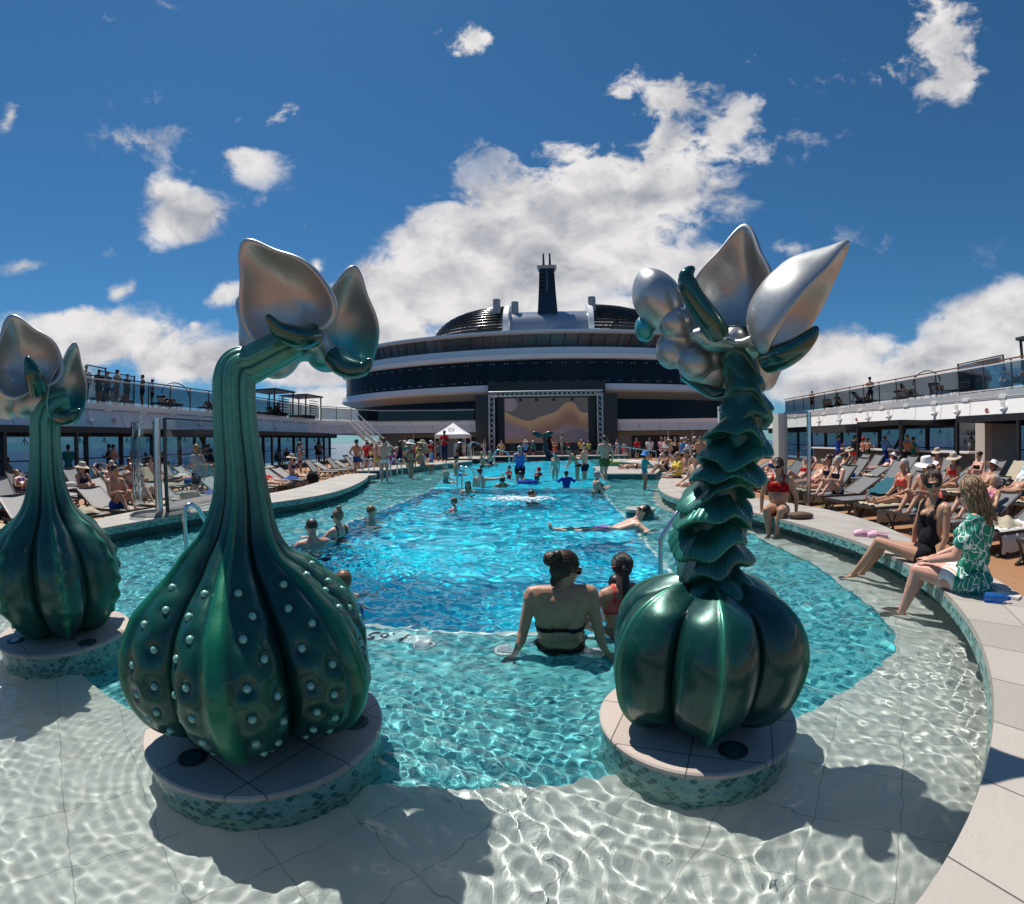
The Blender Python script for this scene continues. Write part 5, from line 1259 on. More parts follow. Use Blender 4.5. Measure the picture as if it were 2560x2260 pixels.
def pattern_mat(name, base, fig, thr=.52, sc=16):
    m = bpy.data.materials.new(name); m.use_nodes = True; b = bsdf(m); t = NT(m.node_tree)
    v = t.n('ShaderNodeTexVoronoi', feature='DISTANCE_TO_EDGE'); nz = t.n('ShaderNodeTexNoise'); nz.inputs['Scale'].default_value = sc*.45; t.set(nz.inputs['Vector'], t.obj())
    t.set(v.inputs['Vector'], t.vm('ADD', t.vm('MULTIPLY', t.obj(), (1, 1, .55)), t.vm('SCALE', nz.outputs['Color'], sc=.22))); v.inputs['Scale'].default_value = sc
    f = t.m('LESS_THAN', v.outputs['Distance'], .035); f2 = t.ss(t.noise(t.obj(), sc*.8, 3), .60, .64); veins = t.m('MAXIMUM', f, t.m('MULTIPLY', f2, .8))
    n = t.noise(t.obj(), 30, 3); c = t.mix(veins, t.mix(n, base, tuple(x*.55 for x in base)), fig); t.set(b.inputs['Base Color'], c); b.inputs['Roughness'].default_value = .85; MATS[name] = m; return m
CL['leaf'] = pattern_mat('cloth_leaf_print', (.01, .30, .20), (.70, .78, .74), sc=13); CL['floral'] = pattern_mat('cloth_blue_floral', (.02, .09, .50), (.25, .45, .85), sc=24)
m = bpy.data.materials.new('cloth_stripes'); m.use_nodes = True; b = bsdf(m); t = NT(m.node_tree); z = t.xyz(t.obj())[2]
t.set(b.inputs['Base Color'], t.mix(t.m('GREATER_THAN', t.m('FRACT', t.m('MULTIPLY', z, 38)), .55), (.72, .72, .74), (.06, .08, .16))); b.inputs['Roughness'].default_value = .85; CL['stripe'] = m
CL['camo'] = pattern_mat('cloth_camo', (.02, .05, .02), (.35, .35, .05), sc=18)

def J(**k): return {a: Vector(v) for a, v in k.items()}
def sym(d):
    o = {}
    for k, v in d.items():
        if k[0] in 'ske' and len(k) > 0 and False: pass
        o[k] = Vector(v)
    return o
def pose(name):
    """joint positions in units of body height; the figure faces +Y, +X is its right hand side; z=0 is ground or seat"""
    S_ = dict(pel=(0, 0, .53), chest=(0, 0, .715), neck=(0, -.005, .835), head=(0, .012, .928))
    legs = dict(hip=(.052, 0, .505), kn=(.056, .012, .28), an=(.056, -.012, .045), to=(.066, .085, .018))
    arm = dict(sh=(.105, -.005, .805), el=(.135, -.015, .635), wr=(.142, .03, .485), ha=(.140, .05, .40))
    L = {}; R = {}
    for k, v in {**legs, **arm}.items(): R[k] = Vector(v); L[k] = Vector((-v[0], v[1], v[2]))
    T = {k: Vector(v) for k, v in S_.items()}
    def arms(which, el, wr, ha):
        for w_ in which:
            s = 1 if w_ == 'R' else -1; D = R if w_ == 'R' else L
            for k, v in (('el', el), ('wr', wr), ('ha', ha)): D[k] = Vector((s*v[0], v[1], v[2]))
    def leg(which, kn, an, to, hip=None):
        for w_ in which:
            s = 1 if w_ == 'R' else -1; D = R if w_ == 'R' else L
            for k, v in (('kn', kn), ('an', an), ('to', to)): D[k] = Vector((s*v[0], v[1], v[2]))
            if hip: D['hip'] = Vector((s*hip[0], hip[1], hip[2]))
    def lift(dz=0, dy=0):
        for D in (T, L, R):
            for k in D: D[k] = D[k] + Vector((0, dy, dz))
    if name == 'stand': pass
    elif name == 'akimbo': arms('LR', (.20, -.04, .66), (.12, .03, .56), (.09, .06, .53))
    elif name == 'armfwd': arms('LR', (.13, .06, .66), (.07, .17, .70), (.05, .22, .73))
    elif name == 'phone': arms('LR', (.14, .05, .68), (.05, .12, .80), (.04, .13, .87))
    elif name == 'overhead': arms('LR', (.16, .02, .93), (.08, .0, 1.0), (.03, -.01, 1.0))
    elif name == 'reachL': arms('L', (.24, .05, .70), (.36, .10, .62), (.42, .12, .60))
    elif name == 'pointR': arms('R', (.27, .05, .80), (.42, .10, .84), (.49, .12, .86))
    elif name == 'walk': leg('R', (.055, .09, .285), (.05, .03, .06), (.055, .11, .03)); leg('L', (.05, .04, .28), (.055, -.13, .09), (.06, -.07, .02)); arms('R', (.13, -.09, .65), (.13, -.06, .50), (.12, -.04, .43)); arms('L', (.13, .05, .66), (.09, .15, .60), (.07, .20, .60))
    elif name == 'crossed': arms('LR', (.14, .06, .66), (.02, .12, .68), (-.05, .12, .69))
    elif name in ('sit', 'sit_lean', 'sit_hands', 'sit_phone'):
        lift(-.49); leg('LR', (.075, .255, .055), (.07, .275, -.18), (.075, .355, -.215), (.052, .015, .035))
        if name == 'sit': arms('LR', (.14, .05, .16), (.10, .18, .10), (.08, .25, .09))
        if name == 'sit_lean': T['chest'] += Vector((0, -.05, -.01)); T['neck'] += Vector((0, -.075, -.02)); T['head'] += Vector((0, -.075, -.02)); [D.__setitem__('sh', D['sh'] + Vector((0, -.07, -.015))) for D in (L, R)]; arms('LR', (.15, -.14, .15), (.15, -.15, .02), (.16, -.20, .0))
        if name == 'sit_hands': arms('LR', (.14, .07, .17), (.05, .20, .13), (.02, .25, .12))
        if name == 'sit_phone': arms('LR', (.13, .06, .20), (.05, .16, .27), (.03, .18, .30))
    elif name in ('recline', 'recline_knees', 'recline_arms'):
        a = math.radians(42)
        def back(v, x=0): return Vector((v[0], -math.cos(a)*v[1] - math.sin(a)*v[2]*0 , .045 + math.sin(a)*v[1] + v[2]))
        T = dict(pel=Vector((0, 0, .05)), chest=Vector((0, -.14, .16)), neck=Vector((0, -.225, .245)), head=Vector((0, -.275, .325)))
        for s, D in ((-1, L), (1, R)):
            D['sh'] = Vector((s*.105, -.205, .215)); D['hip'] = Vector((s*.052, .02, .05))
            D['el'] = Vector((s*.15, -.10, .10)); D['wr'] = Vector((s*.13, .04, .09)); D['ha'] = Vector((s*.10, .11, .09))
            D['kn'] = Vector((s*.065, .265, .06)); D['an'] = Vector((s*.06, .50, .04)); D['to'] = Vector((s*.075, .53, .10))
        if name == 'recline_knees':
            for s, D in ((-1, L), (1, R)): D['kn'] = Vector((s*.06, .20, .20)); D['an'] = Vector((s*.06, .355, .025)); D['to'] = Vector((s*.065, .43, .01))
        if name == 'recline_arms':
            for s, D in ((-1, L), (1, R)): D['el'] = Vector((s*.20, -.24, .36)); D['wr'] = Vector((s*.09, -.30, .42)); D['ha'] = Vector((s*.03, -.31, .43)); D['kn'] = Vector((s*.06, .20, .19)); D['an'] = Vector((s*.06, .355, .025)); D['to'] = Vector((s*.065, .43, .01))
    elif name == 'prone':
        T = dict(pel=Vector((0, 0, .055)), chest=Vector((0, -.19, .055)), neck=Vector((0, -.305, .07)), head=Vector((0, -.39, .06)))
        for s, D in ((-1, L), (1, R)):
            D['sh'] = Vector((s*.105, -.28, .05)); D['hip'] = Vector((s*.05, .02, .05)); D['el'] = Vector((s*.17, -.38, .02)); D['wr'] = Vector((s*.07, -.46, .02)); D['ha'] = Vector((s*.0, -.47, .02))
            D['kn'] = Vector((s*.06, .25, .035)); D['an'] = Vector((s*.06, .485, .03)); D['to'] = Vector((s*.065, .56, .02))
    elif name == 'sit_cross':      # sitting up on a lounger with bent knees
        lift(-.49); leg('LR', (.07, .20, .17), (.06, .33, .01), (.065, .41, -.005), (.052, .015, .035)); arms('LR', (.13, .08, .17), (.08, .20, .20), (.05, .25, .20))
    elif name == 'sit_legs':       # sitting up, legs out straight
        lift(-.49); leg('LR', (.065, .26, .05), (.06, .50, .03), (.07, .53, .09), (.052, .015, .035)); arms('LR', (.13, .04, .17), (.09, .15, .12), (.06, .21, .11))
    elif name == 'bent': T['chest'] = Vector((0, .08, .68)); T['neck'] = Vector((0, .14, .78)); T['head'] = Vector((0, .19, .86)); [D.__setitem__('sh', Vector((s*.105, .13, .76))) for s, D in ((-1, L), (1, R))]; arms('LR', (.12, .17, .60), (.08, .24, .50), (.05, .29, .46))
    elif name == 'tread': arms('LR', (.20, .06, .72), (.26, .15, .76), (.30, .20, .77)); leg('LR', (.07, .10, .29), (.07, -.03, .09), (.07, .0, .02))
    elif name == 'float':          # lying on the back in the water, looking along +Y
        T = dict(pel=Vector((0, 0, -.065)), chest=Vector((0, -.17, -.02)), neck=Vector((0, -.28, .04)), head=Vector((0, -.335, .125)))
        for s, D in ((-1, L), (1, R)):
            D['sh'] = Vector((s*.105, -.26, .02)); D['hip'] = Vector((s*.05, .02, -.03)); D['el'] = Vector((s*.20, -.34, -.03)); D['wr'] = Vector((s*.22, -.26, -.05)); D['ha'] = Vector((s*.24, -.20, -.05))
            D['kn'] = Vector((s*.05, .26, -.045)); D['an'] = Vector((s*.045, .50, -.035)); D['to'] = Vector((s*.05, .52, .03)); D['hip'] = Vector((s*.05, .02, -.065))
    elif name == 'swim':
        T = dict(pel=Vector((0, -.25, -.10)), chest=Vector((0, -.09, -.03)), neck=Vector((0, .0, .0)), head=Vector((0, .05, .055)))
        for s, D in ((-1, L), (1, R)):
            D['sh'] = Vector((s*.10, -.03, -.02)); D['hip'] = Vector((s*.05, -.28, -.10)); D['el'] = Vector((s*.16, .08, -.04)); D['wr'] = Vector((s*.14, .20, -.05)); D['ha'] = Vector((s*.12, .28, -.05))
            D['kn'] = Vector((s*.07, -.48, -.12)); D['an'] = Vector((s*.07, -.70, -.07)); D['to'] = Vector((s*.08, -.78, -.09))
    return T, L, R
def seg_d(P_, a, b):
    a = np.array(a); b = np.array(b); d = b - a; t = np.clip(((P_ - a) @ d)/max(1e-9, d @ d), 0, 1); return np.linalg.norm(P_ - (a + t[:, None]*d), axis=1), t
def capsule(mb, a, b, ra, rb, n=12):
    a, b = Vector(a), Vector(b); d = b - a; L = d.length
    if L < 1e-5: return
    d.normalize(); u = d.orthogonal().normalized(); v = d.cross(u); prof = []
    for k in range(5): t = PI/2*k/4; prof.append((-ra*math.cos(t), ra*math.sin(t)))
    for k in range(5): t = PI/2*k/4; prof.append((L + rb*math.sin(t), rb*math.cos(t)))
    vs = []; fs = []
    for (h, r) in prof:
        for k in range(n): t = 2*PI*k/n; vs.append(a + d*h + (u*math.cos(t) + v*math.sin(t))*max(r, 1e-4))
    m_ = len(prof)
    for i in range(m_-1):
        for k in range(n): fs.append((i*n+k, i*n+(k+1) % n, (i+1)*n+(k+1) % n, (i+1)*n+k))
    fs += [tuple(range(n))[::-1], tuple((m_-1)*n+k for k in range(n))]
    mb.add(vs, fs)
BODY = {}
def frame(z, y=(0, 1, 0)):
    z = Vector(z).normalized(); x = Vector(y).cross(z)
    x = x.normalized() if x.length > 1e-4 else Vector((1, 0, 0)); y = z.cross(x); return Matrix((x, y, z)).transposed()
def body(pname, H=1.7, sex='f', fat=1.0, lod=1, joints=None, key=None, headturn=0.0):
    k = key or (pname, H, sex, fat, lod, headturn)
    if k in BODY: return BODY[k]
    T, L, R = joints if joints else pose(pname); mb = MB(); s = H
    V = lambda p: Vector(p)*s
    up_ = (T['neck'] - T['pel']).normalized(); lat = (R['sh'] - L['sh']); fwd = up_.cross(lat).normalized()*-1
    if fwd.dot(Vector((0, 1, 0))) < 0 and abs(fwd.y) > .5 and pname != 'prone': fwd = -fwd
    if pname == 'prone': fwd = Vector((0, 0, -1))
    lat = lat.normalized()
    M1 = Matrix((lat, -fwd if False else fwd, up_)).transposed()
    f = fat; fem = sex == 'f'
    pel, ch, nk, hd = (T[q] for q in ('pel', 'chest', 'neck', 'head'))
    ell = lambda c, r, n=14: mb.ell(V(c), tuple(x*s for x in r), n, M=M1)
    ell(ch + up_*.03, (.088*f**.7 if not fem else .080*f**.7, .054*f, .095)); ell(pel*.52 + ch*.48 + fwd*.004*(f**3), ((.068 if fem else .076)*f, .050*f**1.3, .085))
    ell(pel + up_*.01, ((.092 if fem else .080)*f, .062*f, .062)); ell(pel - fwd*.026*f - up_*.018 + lat*.035, (.046*f, .045*f, .048)); ell(pel - fwd*.026*f - up_*.018 - lat*.035, (.046*f, .045*f, .048))
    capsule(mb, V(L['sh']*.82 + R['sh']*.18), V(R['sh']*.82 + L['sh']*.18), .034*s, .034*s)
    capsule(mb, V(nk - up_*.035), V(nk*.45 + hd*.55), (.034 if fem else .04)*s, (.026 if fem else .031)*s)
    if fem:
        for sd in (-1, 1): ell(ch + up_*.028 + fwd*.046*f + lat*.038*sd, (.034*f, .032*f, .034*f), 10)
    elif f > 1.15: ell(pel*.5 + ch*.5 + fwd*.035, (.07*f, .05*f, .07))
    # head
    hf = Vector((0, 1, 0)); hup = (hd - nk).normalized()
    if joints and 'face' in T: hf = T['face'].normalized()
    elif pname == 'prone': hf = Vector((.9, 0, -.2))
    elif pname.startswith('recline') or pname == 'float': hf = Vector((0, .75, .25))
    if headturn: hf = Matrix.Rotation(math.radians(headturn), 3, 'Z') @ hf
    hx = hf.cross(hup).normalized(); hy = hup.cross(hx).normalized(); HM = Matrix((hx, hy, hup)).transposed()
    Hs = 1.06 if H > 1.4 else 1.2
    hell = lambda o, r, n=16: mb.ell(V(hd) + HM @ Vector(o)*s*Hs, tuple(x*s*Hs for x in r), n, M=HM)
    hell((0, -.006, .012), (.044, .054, .052)); hell((0, .010, -.018), (.036, .040, .046)); hell((0, .030, -.046), (.018, .018, .016), 10)
    if lod < 2:
        hell((0, .052, -.010), (.0085, .013, .016), 8); hell((0, .053, -.020), (.011, .009, .007), 8); hell((0, .046, .012), (.030, .008, .008), 8)
        for sd in (-1, 1): hell((sd*.043, -.004, -.006), (.005, .011, .018), 8)
        hell((0, .045, -.037), (.016, .008, .0055), 8)
    # limbs
    for sd, D in ((-1, L), (1, R)):
        ar = (.9 if fem else 1.08)*f**.8; tr_ = D['sh']*.86 + (L['sh'] + R['sh'])*.07
        capsule(mb, V(nk - up_*.004), V(tr_ + up_*.006), .024*s, .028*s); capsule(mb, V(D['sh']*.80 + nk*.20 - up_*.015), V(pel*.45 + ch*.55 + lat*.040*sd), .040*s, .045*s*f); mb.ell(V(D['sh']*.88 + D['el']*.12), .034*s*ar, 12)
        capsule(mb, V(D['sh']), V(D['el']), .031*s*ar, .022*s*ar); capsule(mb, V(D['el']), V(D['wr']), .0225*s*ar, .0145*s*ar**.5)
        w_, h_ = D['wr'], D['ha']; dh = (h_ - w_).normalized()
        if lod == 0:
            nrm = D.get('palm', Vector((-sd, 0, 0))); nrm = (nrm - dh*nrm.dot(dh)).normalized(); sp = dh.cross(nrm)*sd
            pc = w_ + dh*.030; mb.ell(V(pc), (.021*s, .010*s, .030*s), 12, M=Matrix((sp, nrm, dh)).transposed())
            for q, (o, ln, r) in enumerate(((-.0150, .040, .0046), (-.005, .046, .0048), (.005, .043, .0047), (.0145, .034, .0042))):
                b0_ = pc + sp*o + dh*.016; d1 = (dh + sp*o*7 + nrm*(.10 + .04*q)).normalized(); m1 = b0_ + d1*ln*.55; d2 = (d1 + nrm*D.get('curl', .25)).normalized()
                capsule(mb, V(b0_), V(m1), r*s, r*.95*s, 8); capsule(mb, V(m1), V(m1 + d2*ln*.5), r*.95*s, r*.8*s, 8)
            tb = pc - sp*.014 - dh*.008; d1 = (dh*.6 - sp*.85 + nrm*.15).normalized(); m1 = tb + d1*.024; capsule(mb, V(tb), V(m1), .0062*s, .0055*s, 8); capsule(mb, V(m1), V(m1 + (d1 + dh*.5).normalized()*.018), .0054*s, .0045*s, 8)
        elif lod == 1:
            sp = Vector((0, 1, 0)) if abs(dh.y) < .7 else Vector((1, 0, 0)); sp = (sp - dh*sp.dot(dh)).normalized(); mb.ell(V(w_ + dh*.028), (.012*s, .020*s, .028*s), 8, M=Matrix((dh.cross(sp), sp, dh)).transposed())
            for o in (-.013, -.004, .005, .013): capsule(mb, V(w_ + dh*.045 + sp*o), V(w_ + dh*.085 + sp*o*1.4), .0055*s, .005*s, 6)
            capsule(mb, V(w_ + dh*.02 + sp*.015), V(w_ + dh*.045 + sp*.033), .006*s, .005*s, 6)
        else: capsule(mb, V(w_), V(h_), .014*s, .011*s, 8)
        lr = (1.02 if fem else .98)*f
        capsule(mb, V(D['hip']), V(D['kn']), .050*s*lr, .031*s*f**.8); kn, an = D['kn'], D['an']; mid = kn*.68 + an*.32 
        bk = (D['hip'] - an); bk = (bk - (an - kn).normalized()*bk.dot((an - kn).normalized())); bk = bk.normalized()*.006 if bk.length > .03 else Vector((0, -.006, 0))
        capsule(mb, V(kn), V(mid + bk), .0305*s*f**.8, .032*s*f**.7); capsule(mb, V(mid + bk), V(an), .032*s*f**.7, .0175*s)
        to = D['to']; ft = (to - an); hl = an - ft.normalized()*.014 - Vector((0, 0, .012 if abs(ft.z) < .06 else 0))
        capsule(mb, V(hl), V(to - ft*.25), .0175*s, .0165*s); capsule(mb, V(to - ft*.3), V(to), .019*s, .012*s)
        if lod == 0:
            sp = Vector((-sd, 0, 0)) if abs(ft.x) < .05 else (an - kn).cross(ft).normalized()
            for q in range(5): capsule(mb, V(to - ft*.15 + sp*(.014 - q*.008)), V(to + ft.normalized()*(.022 - q*.0035) + sp*(.016 - q*.009)), .0062*s, .0048*s, 6)
    vox = {0: .0062, 1: .014, 2: .026}[lod]
    me = fuse(mb, vox, 3 if lod else 4, 'body')
    n = len(me.vertices); co = np.zeros(n*3, dtype=np.float32); me.vertices.foreach_get('co', co); co = co.reshape(-1, 3).astype(float); no = np.zeros(n*3, dtype=np.float32); me.vertices.foreach_get('normal', no); no = no.reshape(-1, 3)
    # which bone each point of the skin belongs to
    bones = {'torso': (pel, nk, .075), 'head': (hd, hd + hup*.02, .055), 'neck': (nk, nk*.4 + hd*.6, .03)}
    for w_, D in (('L', L), ('R', R)):
        bones['ua' + w_] = (D['sh'], D['el'], .028); bones['la' + w_] = (D['el'], D['ha'], .018); bones['th' + w_] = (D['hip'], D['kn'], .045); bones['ca' + w_] = (D['kn'], D['an'], .028); bones['fo' + w_] = (D['an'], D['to'], .018)
    names = list(bones); ds = []; ts = []
    for q in names:
        a, b_, r = bones[q]; d_, t_ = seg_d(co, V(a), V(b_)); ds.append(d_ - r*s*(f if q in ('torso',) or q[:2] == 'th' else 1)); ts.append(t_)
    ds = np.array(ds); ts = np.array(ts); ib = ds.argmin(0); tt = ts[ib, np.arange(n)]
    st = (co - np.array(V(pel))) @ np.array(up_)/((nk - pel).length*s); rl = co - np.array(V(pel)) - np.outer(st*(nk - pel).length*s, np.array(up_)); fw = rl @ np.array(fwd)/s; lt = rl @ np.array(lat)/s
    info = dict(me=me, co=co, no=no, ib=np.array(names)[ib], t=tt, st=st, fw=fw, lt=lt, hd=V(hd), HM=HM, s=s*Hs, H=H, T=T, up=up_, fwd=fwd, lat=lat, V=V, pel=V(pel), nk=V(nk), f=f, joints=(T, L, R), cache={})
    BODY[k] = info; return info
def wear_mask(B, kind):
    ib, t, st, fw, lt = B['ib'], B['t'], B['st'], B['fw'], B['lt']
    T_ = (ib == 'torso') | (ib == 'uaL') & (t < .02) | (ib == 'uaR') & (t < .02); TH = (ib == 'thL') | (ib == 'thR'); UA = (ib == 'uaL') | (ib == 'uaR'); CA = (ib == 'caL') | (ib == 'caR')
    body_ = (ib == 'torso') | UA & (np.abs(lt) < .088) & (st < .86)
    if kind == 'shorts': return (body_ & (st < .10)) | TH & (t < .55)
    if kind == 'trunks': return (body_ & (st < .08)) | TH & (t < .42)
    if kind == 'briefs': return (body_ & (st < .05)) | TH & (t < .10)
    if kind == 'bikini_bottom': return (body_ & (st < .03)) | TH & (t < .04)
    if kind == 'bikini_top': return ((ib == 'torso') & (st > .54) & (st < .76) & (fw > .01)) | ((ib == 'torso') & (st > .52) & (st < .58)) | ((ib == 'torso') & (st >= .70) & (np.abs(np.abs(lt) - .055) < .010))
    if kind == 'halter': return ((ib == 'torso') & (st > .53) & (st < .78) & (fw > .01)) | ((ib == 'torso') & (st > .40) & (st < .47) )
    if kind == 'onepiece': return (body_ & (st < .70)) & ((fw > -.01) | (st < .35)) | (body_ & (st >= .70) & (np.abs(np.abs(lt) - .060) < .013)) | TH & (t < .05) | (body_ & (st < .86) & (st >= .65) & (fw > .0) & (np.abs(lt) > .022 + (st - .65)*.25) & (np.abs(lt) < .075))
    if kind == 'tank': return (body_ & (st < .82)) & (st > -.05) | (body_ & (st >= .82) & (np.abs(lt) > .04) & (np.abs(lt) < .09))
    if kind == 'tee': return ((ib == 'torso') & (st > -.08) & (st < .985)) | UA & (t < .62)
    if kind == 'vtee': return ((ib == 'torso') & (st > -.95) & (st < .985) & ~((fw > 0) & (np.abs(lt) < .052*np.clip((st - .60)/.35, 0, 1)))) | UA & (t < .74) | (TH & (t < .24))
    if kind == 'longsleeve': return ((ib == 'torso') & (st > -.1) & (st < 1.0)) | UA | ((ib == 'laL') | (ib == 'laR')) & (t < .7)
    if kind == 'trousers': return (body_ & (st < .10)) | TH | CA & (t < .97)
    if kind == 'dress': return (body_ & (st < .9)) | TH & (t < .7)
    if kind == 'skirt': return (body_ & (st < .12)) | TH & (t < .6)
    if kind == 'band': return (ib == 'torso') & (st > .52) & (st < .80)
    return np.zeros(len(ib), bool)
def garment(B, kind, name, puff=None):
    if (kind,) in B['cache']: return B['cache'][(kind,)]
    msk = wear_mask(B, kind); me = B['me']; nf = len(me.polygons); lv = np.zeros(len(me.loops), dtype=np.int32); me.loops.foreach_get('vertex_index', lv); ls = np.zeros(nf, dtype=np.int32); me.polygons.foreach_get('loop_start', ls); lt = np.zeros(nf, dtype=np.int32); me.polygons.foreach_get('loop_total', lt)
    d = (puff if puff is not None else (.009 if kind in ('bikini_bottom', 'bikini_top', 'halter', 'band', 'onepiece', 'briefs') else .016)) * (B['H']/1.7)
    if B.get('lod') == 2: d *= 1.4
    co = B['co'] + B['no']*d
    if kind in ('shorts', 'trunks', 'skirt', 'vtee', 'tee', 'dress'): co = co + B['no']*((.012 if kind == 'vtee' else .006)*np.sin(co[:, [2]]*30 + co[:, [0]]*44 + 2*np.sin(co[:, [1]]*22)))
    fs = []; lim = 1 if kind in ('x',) else None
    for i in range(nf):
        f = lv[ls[i]:ls[i]+lt[i]]
        if msk[f].all(): fs.append(f.tolist())
    if not fs: B['cache'][(kind,)] = None; return None
    par = {}
    def fd_(a):
        while par.setdefault(a, a) != a: par[a] = par[par[a]]; a = par[a]
        return a
    for f in fs:
        for q in f[1:]: par[fd_(q)] = fd_(f[0])
    cnt = {}
    for f in fs: r_ = fd_(f[0]); cnt[r_] = cnt.get(r_, 0) + 1
    mx_ = max(cnt.values()); fs = [f for f in fs if cnt[fd_(f[0])] >= mx_*.3]
    used = sorted({q for f in fs for q in f}); mp = {q: i for i, q in enumerate(used)}
    g = bpy.data.meshes.new(name); g.from_pydata(co[used].tolist(), [], [[mp[q] for q in f] for f in fs]); g.polygons.foreach_set('use_smooth', [True]*len(fs)); B['cache'][(kind,)] = g
    return g
def hair_mesh(B, style, lod):
    if ('hair', style) in B['cache']: return B['cache'][('hair', style)]
    mb = MB(); c = B['hd']; M = B['HM']; s = B['s']; strands = MB(); E = lambda o, r, n=16: mb.ell(c + M @ Vector(o)*s, tuple(x*s for x in r), n, M=M)
    if style == 'buzz': E((0, -.011, .018), (.0455, .052, .0505))
    else: E((0, -.013, .018), (.050, .056, .054))
    if style in ('short',): E((0, -.035, -.008), (.040, .028, .036))
    if style == 'bob': E((0, -.030, -.015), (.052, .036, .050)); E((.040, -.012, -.02), (.014, .028, .042)); E((-.040, -.012, -.02), (.014, .028, .042))
    if style == 'bun': E((0, -.035, -.005), (.042, .030, .038)); E((-.018, -.075, .028), (.027, .024, .028)); E((.008, -.066, .050), (.018, .018, .018)); E((.0, -.045, -.045), (.018, .014, .028))
    if style == 'topbun': E((0, -.025, .0), (.044, .034, .040)); E((0, -.038, .075), (.025, .025, .022))
    if style == 'pony': E((0, -.035, -.002), (.044, .030, .040)); E((0, -.066, -.01), (.018, .016, .03)); E((0.004, -.070, -.075), (.020, .016, .062)); E((0.006, -.062, -.15), (.016, .013, .055))
    if style == 'long': E((0, -.035, -.01), (.050, .034, .05)); E((.0, -.040, -.07), (.054, .026, .062)); E((.04, -.01, -.05), (.014, .026, .058)); E((-.04, -.01, -.05), (.014, .026, .058)); E((0, -.045, -.125), (.044, .018, .04))
    if style == 'tails': E((0, -.035, -.0), (.046, .032, .04)); E((.03, -.03, -.10), (.014, .014, .075)); E((-.03, -.03, -.10), (.014, .014, .075))
    me = fuse(mb, {0: .0065, 1: .011, 2: .018}[lod], 2, 'hair'); B['cache'][('hair', style)] = me
    if lod == 0:
        co = np.zeros(len(me.vertices)*3, dtype=np.float32); me.vertices.foreach_get('co', co); co = co.reshape(-1, 3)
        no = np.zeros(len(me.vertices)*3, dtype=np.float32); me.vertices.foreach_get('normal', no); no = no.reshape(-1, 3)
        rel = (co - np.array(c)) @ np.array(M); ang = np.arctan2(rel[:, 0], rel[:, 2] + .02)*s/.1
        dsp = .0022*np.sin(ang*34 + 9*np.sin(rel[:, 1]*40)) + .0016*np.sin(ang*61 + rel[:, 1]*160)
        co += no*dsp[:, None]; me.vertices.foreach_set('co', co.astype(np.float32).ravel())
        Rr = random.Random(5); Q = lambda v: c + M @ Vector(v)*s
        goal = {'bun': (-.012, -.070, .022), 'topbun': (0, -.040, .070), 'pony': (.0, -.062, .0)}.get(style)
        for k in range(230):
            th = Rr.uniform(.15, 2.0); ph = Rr.uniform(0, 2*PI)
            st = Vector((.0515*math.sin(th)*math.cos(ph), -.013 + .0575*math.sin(th)*math.sin(ph), .018 + .0555*math.cos(th)))
            if st.y > .034 and st.z < .035: continue
            pts = []; n_ = 9; wv = Rr.uniform(0, 6)
            if style == 'long':
                sx = 1 if st.x > 0 else -1; hem = -.14 + Rr.uniform(-.03, .03); az = math.atan2(st.y + .013, st.x)
                if math.sin(az) > .5: az = .5*sx if sx > 0 else PI - .5
                for i in range(n_):
                    f = i/(n_-1); zz = st.z + (hem - st.z)*f; rr = .055 if zz > -.01 else .055 + .004*math.sin(zz*60 + wv); pts.append(Q((rr*1.0*math.cos(az) + .004*math.sin(f*7 + wv), -.02 + rr*.86*math.sin(az) - .018*f + .003*math.sin(f*9 + wv), zz)) if zz < .03 else Q(Vector((math.cos(az)*.0515*math.sqrt(max(0, 1 - ((zz-.018)/.056)**2)), -.013 + math.sin(az)*.0575*math.sqrt(max(0, 1 - ((zz-.018)/.056)**2)), zz))*1.02))
            elif goal:
                g = Vector(goal)
                for i in range(n_):
                    f = i/(n_-1)*.96; v = st.lerp(g, f); d_ = v - Vector((0, -.013, .018)); rad = Vector((d_.x/.0515, d_.y/.0575, d_.z/.0555)).length; v = Vector((0, -.013, .018)) + d_*max(1.0, (1.012 + .01*math.sin(wv + f*3))/max(rad, .2)) if f < .8 else v; pts.append(Q(v))
            if pts: strands.tube(pts, [.0016*s/.1*.1*(1 - .5*i/n_) + .0004 for i in range(n_)], 5)
        if style == 'pony':
            for k in range(60):
                a = Rr.uniform(0, 6.28); pts = [Q((.004 + .018*math.cos(a)*(1 - .5*f), -.066 + .016*math.sin(a)*(1-.4*f) + .01*f, -.0 - .19*f)) for f in np.linspace(0, 1, 8)]; strands.tube(pts, .0013, 5)
        if strands.v:
            sm = strands.mesh('strands'); bm_ = __import__('bmesh').new(); bm_.from_mesh(me); bm_.from_mesh(sm); bm_.to_mesh(me); bm_.free(); me.polygons.foreach_set('use_smooth', [True]*len(me.polygons))
    return me
